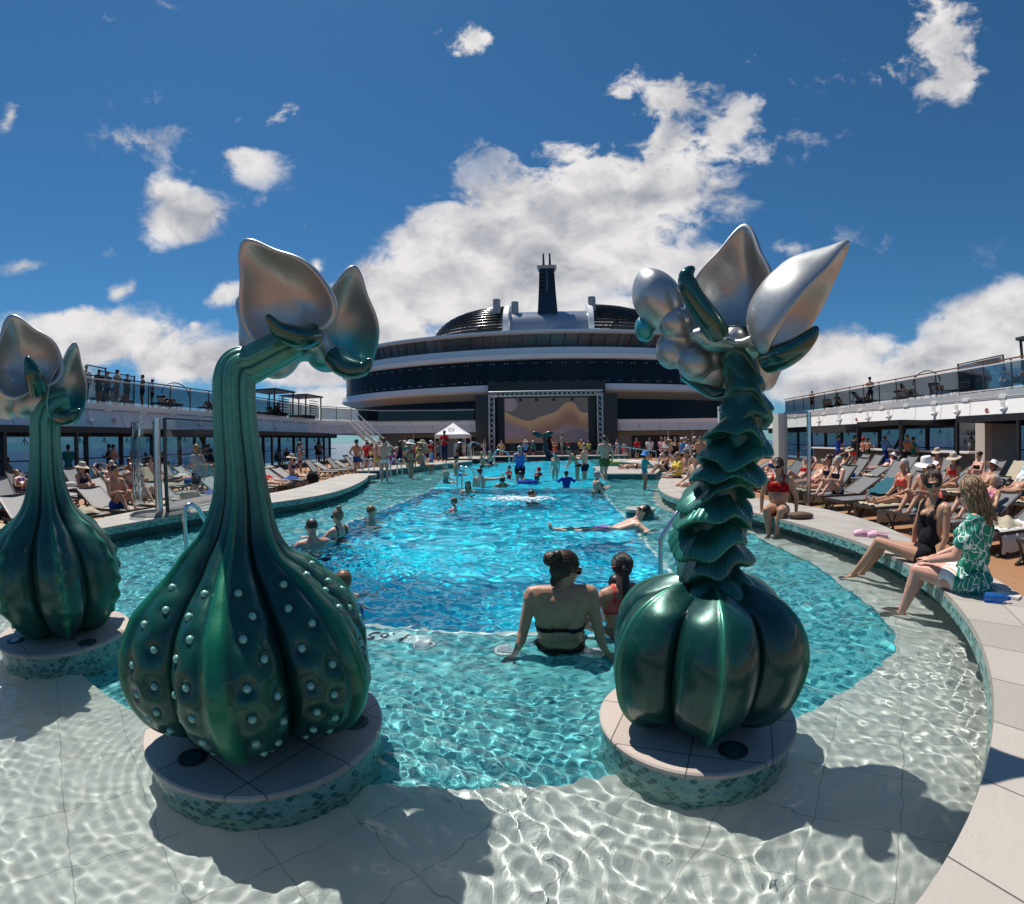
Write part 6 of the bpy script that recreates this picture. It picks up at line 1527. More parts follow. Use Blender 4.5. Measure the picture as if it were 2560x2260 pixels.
def person(label, pos, z=0.0, head=0.0, pname='stand', H=1.7, sex='f', fat=1.0, skin='tan', hair=('short', 'brown'), wear=(), lod=1, joints=None, key=None, group=None, hat=None, glasses=False, turn=0.0, extra=None):
    B = body(pname, H, sex, fat, lod, joints, key, turn); B['lod'] = lod
    e = bpy.data.objects.new('person', B['me']); COL.objects.link(e); e.location = (pos[0], pos[1], z); e.rotation_euler = (0, 0, math.radians(head))
    if not B['me'].materials: B['me'].materials.append(SK[skin])
    e.material_slots[0].link = 'OBJECT'; e.material_slots[0].material = SK[skin]
    tag(e, label, 'person', group)
    def child(name, me, m):
        o = bpy.data.objects.new(name, me); COL.objects.link(o); o.parent = e
        if not me.materials: me.materials.append(m)
        o.material_slots[0].link = 'OBJECT'; o.material_slots[0].material = m; return o
    if hair: child('hair', hair_mesh(B, hair[0], lod), HC[hair[1]])
    NM = {'shorts': 'shorts', 'trunks': 'swim_trunks', 'briefs': 'swim_briefs', 'bikini_bottom': 'bikini_bottom', 'bikini_top': 'bikini_top', 'halter': 'bikini_top', 'onepiece': 'swimsuit', 'tank': 'tank_top', 'tee': 'shirt', 'vtee': 'blouse', 'longsleeve': 'rash_shirt', 'trousers': 'trousers', 'dress': 'dress', 'skirt': 'skirt', 'band': 'bikini_top'}
    for kind, col in wear:
        g = garment(B, kind, NM[kind], .005 if kind == 'shorts' and wear[0][0] in ('vtee', 'tee') else None)
        if g: child(NM[kind], g, CL[col] if isinstance(col, str) else col)
    c = B['hd']; M = B['HM']; s = B['s']; W_ = lambda o: c + M @ Vector(o)*s
    if hat:
        kk, col = hat; ck = ('hat', kk)
        if ck not in B['cache']:
            mb = MB()
            if kk == 'sun': prof = [(.115, -.012), (.09, .002), (.056, .010), (.054, .05), (.045, .066), (0, .07)]
            elif kk == 'bucket': prof = [(.085, -.015), (.056, .012), (.05, .055), (.04, .068), (0, .07)]
            else: prof = [(.055, .005), (.055, .03), (.046, .055), (.025, .068), (0, .071)]
            n = 22; vs = []; fs = []
            for r, h in prof:
                for q in range(n): a = 2*PI*q/n; vs.append(W_((r*math.cos(a), r*1.08*math.sin(a) - .006, h + .022 + (.008*math.sin(2*a) if r > .08 else 0))))
            for i in range(len(prof)-1):
                for q in range(n): fs.append((i*n+q, i*n+(q+1) % n, (i+1)*n+(q+1) % n, (i+1)*n+q))
            mb.add(vs, fs)
            if kk == 'cap': mb.add([W_((x, y, z_)) for x, y, z_ in ((-.035, .045, .03), (.035, .045, .03), (.028, .095, .018), (0, .105, .018), (-.028, .095, .018))], [(0, 1, 2, 3, 4)])
            me = mb.mesh('hat'); shade(me, 50); B['cache'][ck] = me
        child('hat', B['cache'][ck], CL[col])
    if glasses:
        if 'gl' not in B['cache']:
            mb = MB()
            for sd in (-1, 1):
                vs = [W_((sd*.021 + .0185*math.copysign(abs(math.cos(a))**.7, math.cos(a)), .0545 - abs(sd*.021 + .0185*math.cos(a))**2*6, .004 + .0135*math.copysign(abs(math.sin(a))**.8, math.sin(a)))) for a in np.linspace(0, 2*PI, 18, endpoint=False)]
                vs2 = [v - M @ Vector((0, .005, 0))*s for v in vs]; mb.add(vs + vs2, [tuple(range(18)), tuple(range(18, 36))[::-1]] + [(i, (i+1) % 18, 18+(i+1) % 18, 18+i) for i in range(18)])
                mb.tube([W_((sd*.041, .042, .009)), W_((sd*.047, .01, .006)), W_((sd*.046, -.02, .0))], .0022*s, 6)
            mb.tube([W_((-.005, .058, .008)), W_((.005, .058, .008))], .002*s, 6); B['cache']['gl'] = mb.mesh('sunglasses')
        child('sunglasses', B['cache']['gl'], mat('sunglass_lens', (.012, .008, .008), .08))
    if extra: extra(e, B, W_, child)
    return e
# --- the three sitting women on the right, the woman and girl on the near pool ledge: modelled finely
def hero_joints(base, upd):
    T, L, R = pose(base)
    for k, v in upd.items():
        D = {'T': T, 'L': L, 'R': R}[k[0]]; D[k[1:]] = Vector(v)
    return T, L, R
def face(lips=(.35, .07, .06), teeth=False, eyes=False):
    def f(e, B, W_, child):
        mb = MB(); s = B['s']; mb.ell(W_((0, .0515, -.0355)), (.015*s, .004*s, .0035*s), 10, M=B['HM']); mb.ell(W_((0, .0505, -.0405)), (.012*s, .005*s, .0038*s), 10, M=B['HM'])
        me = fuse(mb, .0022, 1, 'lips'); child('lips', me, mat('lip_%d' % int(lips[0]*100), lips, .4))
        if teeth: child('teeth', MB().ell(W_((0, .0535, -.038)), (.010*s, .003*s, .0022*s), 10, M=B['HM']).mesh('teeth'), mat('teeth_white', (.8, .78, .74), .3))
    return f
# woman on the ledge, seen from behind, leaning on both hands
j = hero_joints('sit_lean', {'Tchest': (.0, -.035, .215), 'Tneck': (.004, -.045, .330), 'Thead': (.022, -.030, .408), 'Tface': (.75, .60, -.05), 'Lsh': (-.114, -.045, .312), 'Rsh': (.120, -.04, .316),
    'Lel': (-.150, -.065, .150), 'Rel': (.158, -.055, .150), 'Lwr': (-.178, -.115, .020), 'Rwr': (.190, -.10, .02), 'Lha': (-.222, -.155, -.004), 'Rha': (.245, -.13, -.004), 'Lpalm': (0, 0, -1), 'Rpalm': (0, 0, -1), 'Lhip': (-.052, .0, .02), 'Rhip': (.052, 0, .02)})
def claw(e, B, W_, child):
    mb = MB(); s = B['s']; mb.tube([W_((.0 + .012*math.cos(a), -.062, .045 + .016*math.sin(a))) for a in np.linspace(0, 2*PI, 12, endpoint=False)], .003*s, 6, closed=True); child('hair_clip', mb.mesh('hair_clip'), mat('shell_clip', (.03, .018, .012), .15))
    w_ = B['V'](B['joints'][1]['wr']); mb = MB().lathe(w_ + Vector((0, 0, .012)), [(.028, -.006), (.030, 0), (.028, .006)], 16); child('wristband', mb.mesh('wristband'), CL['white'])
person('woman with brown hair bun and sunglasses leaning back on her hands, seen from behind', (.015, 3.33), WL - .185, 0, 'h1', 1.74, 'f', 1.10, 'tan', ('bun', 'brown'), [('halter', 'black'), ('bikini_bottom', 'black')], 0, j, 'h1', glasses=True, extra=claw)
# girl with a coral band and top
j = hero_joints('sit_cross', {'Tpel': (0, 0, .05), 'Tchest': (0, .015, .225), 'Tneck': (0, .02, .335), 'Thead': (.0, .035, .425), 'Tface': (.15, 1, -.1), 'Lsh': (-.10, .01, .30), 'Rsh': (.10, .01, .30), 'Lel': (-.20, .0, .16), 'Lwr': (-.27, .03, .035), 'Lha': (-.31, .06, .02), 'Rel': (.17, .05, .17), 'Rwr': (.2, .12, .06), 'Rha': (.22, .16, .03),
    'Lkn': (-.20, .12, .06), 'Lan': (-.06, .22, .0), 'Lto': (.0, .27, -.01), 'Rkn': (.18, .14, .06), 'Ran': (.06, .22, .0), 'Rto': (0, .29, .0), 'Lpalm': (0, 0, -1), 'Rpalm': (0, 0, -1)})
def hband(e, B, W_, child):
    mb = MB(); mb.tube([W_((.0505*math.cos(a), -.010 + .058*math.sin(a), .004 - .012*math.sin(a))) for a in np.linspace(0, 2*PI, 28, endpoint=False)], .0042*B['s'], 6, closed=True); child('headband', mb.mesh('headband'), CL['coral'])
person('girl with long black ponytail and coral headband sitting in the shallow water', (.50, 3.56), WL - .20, 12, 'h2', 1.52, 'f', .95, 'tan', ('pony', 'black'), [('band', 'coral'), ('bikini_top', 'coral'), ('bikini_bottom', 'coral')], 0, j, 'h2', extra=hband)
person('small dark haired child in the water in front of the girl with the coral headband', (.50, 4.06), WL - .90, 0, 'tread', 1.15, 'f', 1, 'tan', ('short', 'black'), [('onepiece', 'pink')], 1)
# woman in the black swimsuit
hd_b = math.degrees(math.atan2(.60, .80))
j = hero_joints('sit', {'Tchest': (0, -.045, .225), 'Tneck': (0, -.045, .345), 'Thead': (-.015, -.035, .430), 'Tface': (-.97, -.22, -.12), 'Lsh': (-.067, -.125, .306), 'Rsh': (.067, .030, .308), 'Rel': (.085, .075, .160), 'Rwr': (.115, .085, .015), 'Rha': (.13, .12, -.005), 'Lel': (-.085, -.135, .155), 'Lwr': (-.085, -.09, .02), 'Lha': (-.09, -.05, -.005), 'Rpalm': (0, 0, -1), 'Lpalm': (0, 0, -1),
    'Lkn': (-.045, .262, .085), 'Lan': (.01, .42, -.145), 'Lto': (.0, .50, -.20), 'Rkn': (.055, .255, .055), 'Ran': (.10, .40, -.16), 'Rto': (.09, .48, -.215)})
person('slim woman in a black swimsuit and dark sunglasses smiling on the pool rim', (3.50, 3.84), ZC + .01, hd_b, 'h3', 1.70, 'f', .92, 'tan', ('topbun', 'brown'), [('onepiece', 'black')], 0, j, 'h3', glasses=True, extra=face((.45, .12, .10), True))
# woman in the leaf print blouse
j = hero_joints('sit', {'Tchest': (0, .0, .225), 'Tneck': (0, .02, .345), 'Thead': (0, .05, .432), 'Tface': (.12, 1, -.10), 'Lsh': (-.115, .01, .305), 'Rsh': (.115, .01, .305), 'Rel': (.145, .07, .165), 'Rwr': (.09, .19, .115), 'Rha': (.06, .245, .10), 'Lel': (-.145, .08, .165), 'Lwr': (-.07, .20, .12), 'Lha': (-.03, .25, .12), 'Rpalm': (-.3, 0, -1), 'Lpalm': (.3, 0, -1), 'Lkn': (-.055, .262, .06), 'Rkn': (.055, .26, .05), 'Lan': (-.04, .32, -.17), 'Ran': (.05, .34, -.175), 'Lto': (-.05, .41, -.215), 'Rto': (.055, .43, -.22)})
person('blond woman in a green leaf print blouse sitting on the pool rim', (3.24, 2.93), ZC + .01, hd_b, 'h4', 1.70, 'f', 1.22, 'pink', ('long', 'dblond'), [('vtee', 'leaf'), ('shorts', 'white')], 0, j, 'h4', glasses=True, extra=face())
# woman in the red bikini
f = Vector((-.55, -.75, 0)); hd_r = math.degrees(math.atan2(-f.x, f.y))
j = hero_joints('sit', {'Tchest': (.0, -.02, .225), 'Tneck': (0, -.015, .345), 'Thead': (.01, .0, .435), 'Tface': (.25, 1, -.15), 'Lel': (-.165, -.04, .155), 'Lwr': (-.17, -.02, .01), 'Lha': (-.185, .02, -.008), 'Rel': (.165, -.05, .16), 'Rwr': (.17, -.06, .01), 'Rha': (.19, -.04, -.008), 'Rpalm': (0, 0, -1), 'Lpalm': (0, 0, -1), 'Lkn': (-.075, .24, .06), 'Rkn': (.06, .24, .06), 'Lan': (-.035, .23, -.17), 'Ran': (.03, .21, -.175), 'Lto': (-.04, .31, -.21), 'Rto': (.035, .29, -.215)})
person('woman in a red bikini and sunglasses sitting on the rim behind the ruffled stem', (3.42, 7.05), ZC + .01, hd_r, 'h5', 1.68, 'f', 1.18, 'tan', ('pony', 'brown'), [('bikini_top', 'red'), ('band', 'red'), ('bikini_bottom', 'red')], 0, j, 'h5', glasses=True, extra=face())
# man floating on his back
j = hero_joints('float', {'Tface': (-.1, .8, .35)})
fm = P(1592, 1318, WL); fa = P(1395, 1322, WL); dv = (Vector((fa.x, fa.y, 0)) - Vector((fm.x, fm.y, 0))).normalized()
person('dark haired man with sunglasses floating on his back at the edge of the deep pool', (fm.x + dv.x*.50, fm.y + dv.y*.5), WL + .03, math.degrees(math.atan2(-dv.x, dv.y)), 'h6', 1.80, 'm', 1.05, 'fair', ('short', 'black'), [('trunks', 'purple')], 1, j, 'h6', glasses=True)

# --- everybody else in and round the pool: (label, px, py, z, heading, pose, H, sex, fat, skin, hair, wear, extras)
def at(px, py, z=WL): return P(px, py, z)
def swimmer(label, px, py, out, **k):
    """upright in deep water with the part OUT of the body height above the surface"""
    p = P(px, py, WL); H = k.get('H', 1.7); k.setdefault('pname', 'tread'); return person(label, p, WL - H*(1 - out), k.pop('head', 0), **k)
swimmer('bald man with sunglasses in the water beside the studded bulb', 783, 1362, .21, H=1.8, sex='m', head=50, skin='pink', hair=('buzz', 'brown'), glasses=True, wear=[('trunks', 'navy')])
swimmer('woman with blond hair and sunglasses in the water behind the bald man', 848, 1335, .24, H=1.66, head=75, skin='fair', hair=('topbun', 'dblond'), glasses=True, wear=[('onepiece', 'black')])
swimmer('bald man with only head and shoulders out, leftmost in the deep pool', 928, 1298, .15, H=1.75, sex='m', head=-40, skin='fair', hair=('buzz', 'ginger'), wear=[('trunks', 'grey')])
swimmer('brown haired boy half hidden behind the studded bulb', 862, 1484, .16, H=1.35, sex='m', head=20, skin='fair', hair=('short', 'ginger'), wear=[('trunks', 'blue')])
swimmer('child with pink arm bands swimming', 1136, 1270, .20, H=1.1, head=90, skin='fair', hair=('short', 'ginger'), wear=[('onepiece', 'maroon')], extra=lambda e, B, W_, child: [child('arm_band', MB().lathe(B['V'](D['sh']*.5 + D['el']*.5), [(.035, -.05), (.065, -.03), (.065, .03), (.035, .05)], 14).mesh('arm_band'), CL['pink']) for D in B['joints'][1:]])
swimmer('swimmer with dark hair trailing a splash of white water', 1328, 1246, .12, H=1.75, sex='m', head=-90, skin='brown', hair=('buzz', 'black'), wear=[('trunks', 'black')])
swimmer('woman with wet dark hair in the water by the ladder rail', 1170, 1230, .20, H=1.6, head=180, skin='tan', hair=('long', 'black'), wear=[('onepiece', 'white')])
swimmer('man stretching out one arm in the pool', 1200, 1216, .33, H=1.78, sex='m', head=-20, pname='pointR', skin='fair', hair=('short', 'brown'), wear=[('trunks', 'navy')])
swimmer('woman with black hair in the water right of the stretching man', 1256, 1216, .22, H=1.65, head=10, skin='tan', hair=('bob', 'black'), wear=[('bikini_top', 'black')])
person('older white haired woman in grey swimsuit sitting in the shallows', at(1113, 1206), WL - .12, -70, 'sit_hands', 1.62, 'f', 1.15, 'fair', ('short', 'grey'), [('onepiece', 'grey')], 1)
person('man in dark cap sitting in the shallows beside the older woman', at(1140, 1188), WL - .1, -60, 'sit_hands', 1.78, 'm', 1.05, 'tan', ('buzz', 'brown'), [('trunks', 'blue')], 1, hat=('cap', 'black'))
person('woman in a black bikini sitting on the pool wall near the whirlpool rails', at(1205, 1170), WL + .05, -60, 'sit_hands', 1.65, 'f', 1, 'tan', ('bob', 'blond'), [('bikini_top', 'black'), ('bikini_bottom', 'black')], 1)
person('woman sitting behind the black bikini woman at the whirlpool', at(1225, 1166), WL + .05, -40, 'sit_hands', 1.65, 'f', 1, 'fair', ('short', 'grey'), [('onepiece', 'navy')], 1)
person('person in a blue floral shirt and black shorts standing in the pool with arms raised', at(1300, 1205), WL - .35, 4, 'phone', 1.62, 'f', 1.15, 'pink', ('short', 'grey'), [('shorts', 'black'), ('tank', 'floral')], 1)
swimmer('child with red arm bands left of the blue floral shirt', 1273, 1197, .42, H=1.2, head=120, skin='fair', hair=('short', 'brown'), wear=[('tee', 'red')])
swimmer('man bending over in the pool with blue swim ring', 1325, 1206, .30, H=1.7, sex='m', head=100, pname='bent', skin='tan', hair=('short', 'black'), wear=[('trunks', 'blue')])
swimmer('child with red cap in the far pool', 1348, 1188, .25, H=1.2, head=140, skin='tan', hair=('short', 'black'), hat=('bucket', 'red'), wear=[('tee', 'red')])
swimmer('dark swimmer in front of the child with red cap', 1342, 1205, .16, H=1.5, sex='m', head=-100, skin='brown', hair=('short', 'black'), wear=[('longsleeve', 'black')])
person('girl in beige swimsuit standing knee deep in the far pool', at(1388, 1199), WL - .3, 150, 'stand', 1.32, 'f', .95, 'fair', ('pony', 'black'), [('onepiece', 'beige')], 1)
swimmer('boy in a blue rash shirt in the water', 1416, 1218, .42, H=1.2, sex='m', head=0, pname='tread', skin='tan', hair=('short', 'black'), wear=[('longsleeve', 'blue'), ('shorts', 'blue')])
person('woman with dark ponytail bending forward with one arm reaching down', at(1444, 1198), WL - .35, 100, 'bent', 1.66, 'f', .95, 'tan', ('pony', 'black'), [('bikini_bottom', 'black'), ('bikini_top', 'black')], 1)
person('bald bare chested man in navy trunks gesturing in the pool', at(1462, 1196), WL - .45, 70, 'armfwd', 1.78, 'm', 1.15, 'fair', ('buzz', 'ginger'), [('trunks', 'navy')], 1)
person('tall man in patterned green trunks walking out of the pool', at(1512, 1200), WL - .25, 20, 'walk', 1.85, 'm', 1.08, 'fair', ('short', 'brown'), [('trunks', 'camo')], 1)
swimmer('heavy grey haired woman in a dark swimsuit standing at the deep edge', 1492, 1229, .36, H=1.62, fat=1.42, head=-80, pname='armfwd', skin='fair', hair=('short', 'grey'), wear=[('onepiece', 'dgreen'), ('skirt', 'black')])
person('child in turquoise swim shirt and light blue sun hat standing in shallow water', at(1612, 1224), WL - .15, -120, 'reachL', 1.22, 'f', .92, 'tan', ('bob', 'brown'), [('longsleeve', 'cyan'), ('bikini_bottom', 'pink')], 1, hat=('bucket', 'sky'))
person('woman in a yellow shirt and sunglasses sitting on the rim', at(1694, 1200, .5), .5, 100, 'sit_hands', 1.68, 'f', 1.1, 'tan', ('short', 'dblond'), [('tee', 'yellow'), ('shorts', 'black')], 1, glasses=True)
person('man in black shorts with his shirt round his neck sitting on the rim', at(1738, 1222, .5), .5, 105, 'sit', 1.75, 'm', 1.05, 'fair', ('short', 'black'), [('shorts', 'black')], 1)
person('man in swim shorts with grey cap sitting behind the yellow shirt woman', at(1716, 1190, .5), .5, 110, 'sit', 1.75, 'm', 1.0, 'tan', ('short', 'brown'), [('shorts', 'grey')], 1, hat=('cap', 'grey'))
person('seated person in a black swimsuit by the curved rails on the right', at(1665, 1182, .5), .5, 90, 'sit_cross', 1.65, 'f', 1.1, 'tan', ('bob', 'brown'), [('onepiece', 'black')], 1)
person('woman lying face down on the sunbathing platform', at(1590, 1172, .5), .52, -90, 'prone', 1.65, 'f', 1.0, 'tan', ('bun', 'brown'), [('bikini_bottom', 'black')], 1)
person('man in blue trunks standing on the left rim, seen from behind', at(893, 1196, .12), .12, -15, 'akimbo', 1.80, 'm', 1.05, 'tan', ('short', 'black'), [('trunks', 'blue')], 1)
person('person in white swim bottoms standing on the left steps, seen from behind', at(962, 1213, .18), .18, 10, 'armfwd', 1.74, 'm', .95, 'fair', ('short', 'brown'), [('briefs', 'white')], 1)
person('woman in coral bikini top and wide white hat standing in the water', at(1028, 1204, .15), .12, -100, 'akimbo', 1.68, 'f', 1.05, 'tan', ('short', 'brown'), [('bikini_top', 'coral'), ('band', 'coral'), ('bikini_bottom', 'maroon')], 1, hat=('sun', 'white'))
person('man sitting on the left rim beside the woman with the white hat', (at(1058, 1168, .57)), .58, -110, 'sit_lean', 1.78, 'm', 1.1, 'tan', ('short', 'brown'), [('shorts', 'grey')], 1)
person('heavy man with grey hair and dark shirt standing behind the left steps', at(962, 1190, .12), .12, 170, 'crossed', 1.85, 'm', 1.2, 'fair', ('short', 'grey'), [('tee', 'grey'), ('shorts', 'black')], 1)
person('dark haired woman in navy dress behind the left rim', at(1000, 1182, .12), .12, 60, 'stand', 1.68, 'f', 1.0, 'tan', ('long', 'black'), [('dress', 'navy')], 1)
person('lifeguard in red shirt and dark trousers standing on the far rim', at(1112, 1155, .57), .58, 165, 'crossed', 1.84, 'm', 1.05, 'dark', ('buzz', 'black'), [('tee', 'red'), ('trousers', 'navy')], 1)
person('woman in pale dress under the white tent', (at(1160, 1148, .12)), .12, 180, 'phone', 1.68, 'f', 1.0, 'tan', ('bob', 'brown'), [('dress', 'white')], 2)
person('man in grey shirt under the white tent', at(1143, 1149, .12), .12, 160, 'stand', 1.78, 'm', 1.0, 'brown', ('short', 'black'), [('tee', 'grey'), ('shorts', 'navy')], 2)
person('bare chested man standing at the far end of the pool near the whale tail', PY(1405, 1145, 36.5), .5, 90, 'stand', 1.82, 'm', 1.0, 'pink', ('short', 'brown'), [('briefs', 'beige')], 1)
person('child in red shirt at the far pool wall', PY(1421, 1145, 36.6), .55, 180, 'stand', 1.25, 'f', 1.0, 'tan', ('short', 'black'), [('tee', 'red'), ('shorts', 'navy')], 2)
person('person in black on the stage behind the whale tail', (sx_(1372), YS - .2), .84, 180, 'armfwd', 1.75, 'm', 1.0, 'tan', ('short', 'black'), [('longsleeve', 'black'), ('trousers', 'black')], 2, hat=('cap', 'black'))
# left deck standing and walking
person('blond woman with ponytail in a striped shirt and navy shorts walking on the left deck', at(497, 1270, .12), .12, 95, 'walk', 1.66, 'f', 1.1, 'fair', ('pony', 'blond'), [('tee', 'stripe'), ('shorts', 'navy')], 1)
person('man in a teal t-shirt standing on the left deck, seen from behind', at(174, 1222, .12), .12, 40, 'armfwd', 1.78, 'm', 1.05, 'tan', ('short', 'black'), [('tee', 'teal'), ('shorts', 'navy')], 1)
person('slim woman in bikini standing on the left deck by the loungers', at(752, 1208, .12), .12, -60, 'phone', 1.70, 'f', .92, 'tan', ('pony', 'brown'), [('bikini_top', 'maroon'), ('bikini_bottom', 'maroon')], 1)
def PXd(px, py, X, z=.12): d = ray(px, py); k = X/d[0]; return Vector((X, d[1]*k, z))
rnd = random.Random(11)
sil = [(272, -19.8, 'm'), (283, -18.9, 'm'), (120, -19.2, 'f'), (495, -20.5, 'm'), (521, -20.7, 'f'), (793, -20.4, 'm'), (800, -20.0, 'm'), (336, -18.4, 'f')]
for i, (px, X, sx__) in enumerate(sil):
    person(['man in dark vest standing by the left window wall', 'bare backed man leaning beside the man in dark vest', 'woman in dark dress by the left window wall near the picture edge', 'dark figure at the window wall behind the striped shirt woman', 'second dark figure at the window wall behind the striped shirt woman', 'dark figure standing under the far end of the left canopy', 'second dark figure under the far end of the left canopy', 'woman in dark bikini beside the curved glass screen'][i],
           PXd(px, 1100, X), .12, rnd.uniform(0, 360), rnd.choice(['stand', 'crossed', 'armfwd']), 1.72 + .08*rnd.random(), sx__, 1.05, 'tan', ('short', 'black'), [[('tank', 'black'), ('shorts', 'black')], [('trunks', 'navy')], [('dress', 'navy')], [('tee', 'black'), ('trousers', 'black')], [('tee', 'navy'), ('trousers', 'black')], [('tee', 'black'), ('shorts', 'black')], [('tee', 'grey'), ('shorts', 'navy')], [('bikini_top', 'black'), ('bikini_bottom', 'black')]][i], 2)
# seated people at tables under both overhangs
tb = None
def cafe_table(x, y, lab):
    global tb
    if tb is None:
        tb = empty('cafe_table', (0, 0, .12), 0, lab, 'table', 'round cafe tables under the overhangs')
        MB().lathe((0, 0, 0), [(.24, 0), (.23, .02), (.03, .03), (.03, .70), (0, .70)], 16).build('pedestal_leg', M_dark, tb, smooth=30); MB().lathe((0, 0, .70), [(0, 0), (.36, 0), (.36, .03), (0, .03)], 24).build('table_top', M_grey, tb, smooth=30); t_ = tb
    else: t_ = copy_tree(tb)
    t_.location = (x, y, .12); t_['label'] = lab; return t_
ch0 = None
def chair(x, y, rz, lab):
    global ch0
    if ch0 is None:
        ch0 = empty('cafe_chair', (0, 0, .12), 0, lab, 'chair', 'dark cafe chairs under the overhangs')
        MB().box((0, 0, .44), (.42, .42, .04)).build('seat', M_dark, ch0); MB().box((0, -.2, .68), (.42, .04, .36)).build('backrest', M_dark, ch0)
        for a in (-.18, .18):
            for b in (-.18, .18): MB().tube([(a, b, 0), (a, b, .43)], .015, 6).build('leg', M_dark, ch0)
        c_ = ch0
    else: c_ = copy_tree(ch0)
    c_.location = (x, y, .12); c_.rotation_euler.z = rz; c_['label'] = lab; return c_
ordn = ['nearest', 'second', 'third', 'fourth', 'fifth', 'sixth', 'seventh', 'eighth', 'ninth', 'tenth', 'eleventh', 'twelfth', 'thirteenth', 'fourteenth', 'fifteenth', 'sixteenth', 'seventeenth', 'eighteenth', 'nineteenth', 'twentieth']
for sd, X, ys, nm in ((-1, -19.8, (7.5, 11.0, 18.5, 22.5, 27, 31), 'left'), (1, 18.6, (9.6, 11.8), 'right')):
    for i, y in enumerate(ys):
        cafe_table(X, y, 'small round cafe table by the %s window wall, %s one' % (nm, ordn[i]))
        for k, (dy, rz) in enumerate(((-.62, 0), (.62, PI))):
            chair(X, y + dy, rz, 'dark cafe chair on the %s side of the %s table by the %s window wall' % (('near', 'far')[k], ordn[i], nm))
            if not (nm == 'left' and i in (3,) and k == 1):
                person('guest on the %s side of the %s cafe table by the %s window wall' % (('near', 'far')[k], ordn[i], nm), (X, y + dy - .05), .60, math.degrees(rz), 'sit_hands', 1.72, 'mf'[(i+k) % 2], 1.05, ('brown', 'tan')[k], ('short', ('black', 'brown')[i % 2]), [('tee', ('black', 'navy', 'grey', 'maroon')[(i*2+k) % 4]), ('shorts', ('navy', 'black')[k])], 2, group='guests seated at the cafe tables')
# right side: people at the bar
bx_ = 16.7
for px, lab, kw in ((2095, 'man in blue shirt and black hat leaning at the bar', dict(sex='m', wear=[('tee', 'blue'), ('shorts', 'blue')], hat=('sun', 'black'))), (2136, 'man in dark shirt and red shorts at the bar', dict(sex='m', wear=[('tee', 'black'), ('shorts', 'red')], hat=('cap', 'black'))),
                    (2158, 'woman in black skirt with a red and white hat at the bar', dict(wear=[('skirt', 'black'), ('bikini_top', 'red')], hat=('cap', 'red'))), (2170, 'woman in black swimsuit beside the red hat woman', dict(wear=[('onepiece', 'black')])),
                    (2212, 'man in light blue long sleeved shirt and white cap at the bar', dict(sex='m', wear=[('longsleeve', 'sky'), ('trousers', 'blue')], hat=('cap', 'white'))), (2268, 'broad bare backed man in black shorts standing at the bar', dict(sex='m', fat=1.2, skin='deep', hair=('buzz', 'ginger'), wear=[('shorts', 'black')], pname='armfwd'))):
    kw.setdefault('skin', 'tan'); pn = kw.pop('pname', 'armfwd'); sx2 = kw.pop('sex', 'f'); ft = kw.pop('fat', 1.08); sk = kw.pop('skin'); hr = kw.pop('hair', ('short', 'black')); wr = kw.pop('wear'); X = 16.3 if 'broad' in lab else bx_
    person(lab, PXd(px, 1120, X), .12, -80, pn, 1.80 if sx2 == 'm' else 1.68, sx2, ft, sk, hr, wr, 1, **kw)
person('bar guest in grey shirt behind the bare backed man', PXd(2283, 1120, 16.9), .12, -100, 'armfwd', 1.7, 'm', 1.0, 'tan', ('short', 'black'), [('tee', 'teal'), ('shorts', 'grey')], 2)
person('waiter in dark shirt beyond the cream bar pillar', PXd(2428, 1110, 18.4), .12, 20, 'stand', 1.72, 'm', 1.0, 'brown', ('short', 'black'), [('tee', 'grey'), ('trousers', 'navy')], 2)
# far right crowd behind the pool
far = [(1664, 24, 'f', 'akimbo', 'woman in white bikini near the far right bar', [('bikini_top', 'white'), ('bikini_bottom', 'black')]), (1750, 23, 'm', 'stand', 'bare backed man in navy trunks behind the seated people', [('trunks', 'navy')]), (1735, 18, 'm', 'sit_cross', 'large tanned man sitting by the right rim', [('shorts', 'red')]), (1763, 24, 'f', 'phone', 'woman in flowered bikini at the far right deck', [('bikini_top', 'pink'), ('bikini_bottom', 'pink')]), (1624, 33, 'm', 'stand', 'man in white t-shirt at the far right bar', [('tee', 'white'), ('shorts', 'black')]), (1592, 35, 'm', 'stand', 'man in red shirt at the far right bar', [('tee', 'red'), ('shorts', 'black')]), (1688, 25, 'f', 'stand', 'woman in dark swimsuit by the far right rails', [('onepiece', 'black')])]
for px, D, sx2, pn, lab, wr in far:
    p = PR(px, 1110, D); seat = pn.startswith('sit'); person(lab, p, .5 if seat else .12, rnd.uniform(60, 200), pn, 1.75, sx2, 1.08 if not seat else 1.2, 'deep' if 'tanned' in lab else 'tan', ('short', 'brown'), wr, 2 if D > 20 else 1)
crowd = [(918, 26, 'red', 'person in red top behind the left steps'), (945, 27, 'white', 'person in white shirt behind the left steps'), (1003, 27, 'navy', 'woman in navy behind the left rim, farther back'), (1013, 29, 'white', 'person with white cap behind the left rim'), (1045, 26, 'lime', 'person in lime shirt behind the woman with the white hat'), (1036, 30, 'coral', 'person in coral top in the crowd left of the tent'), (1062, 31, 'beige', 'person in beige in the crowd left of the tent'), (1078, 28, 'sky', 'person in light blue sitting left of the lifeguard'), (1095, 33, 'grey', 'person in grey beside the tent')]
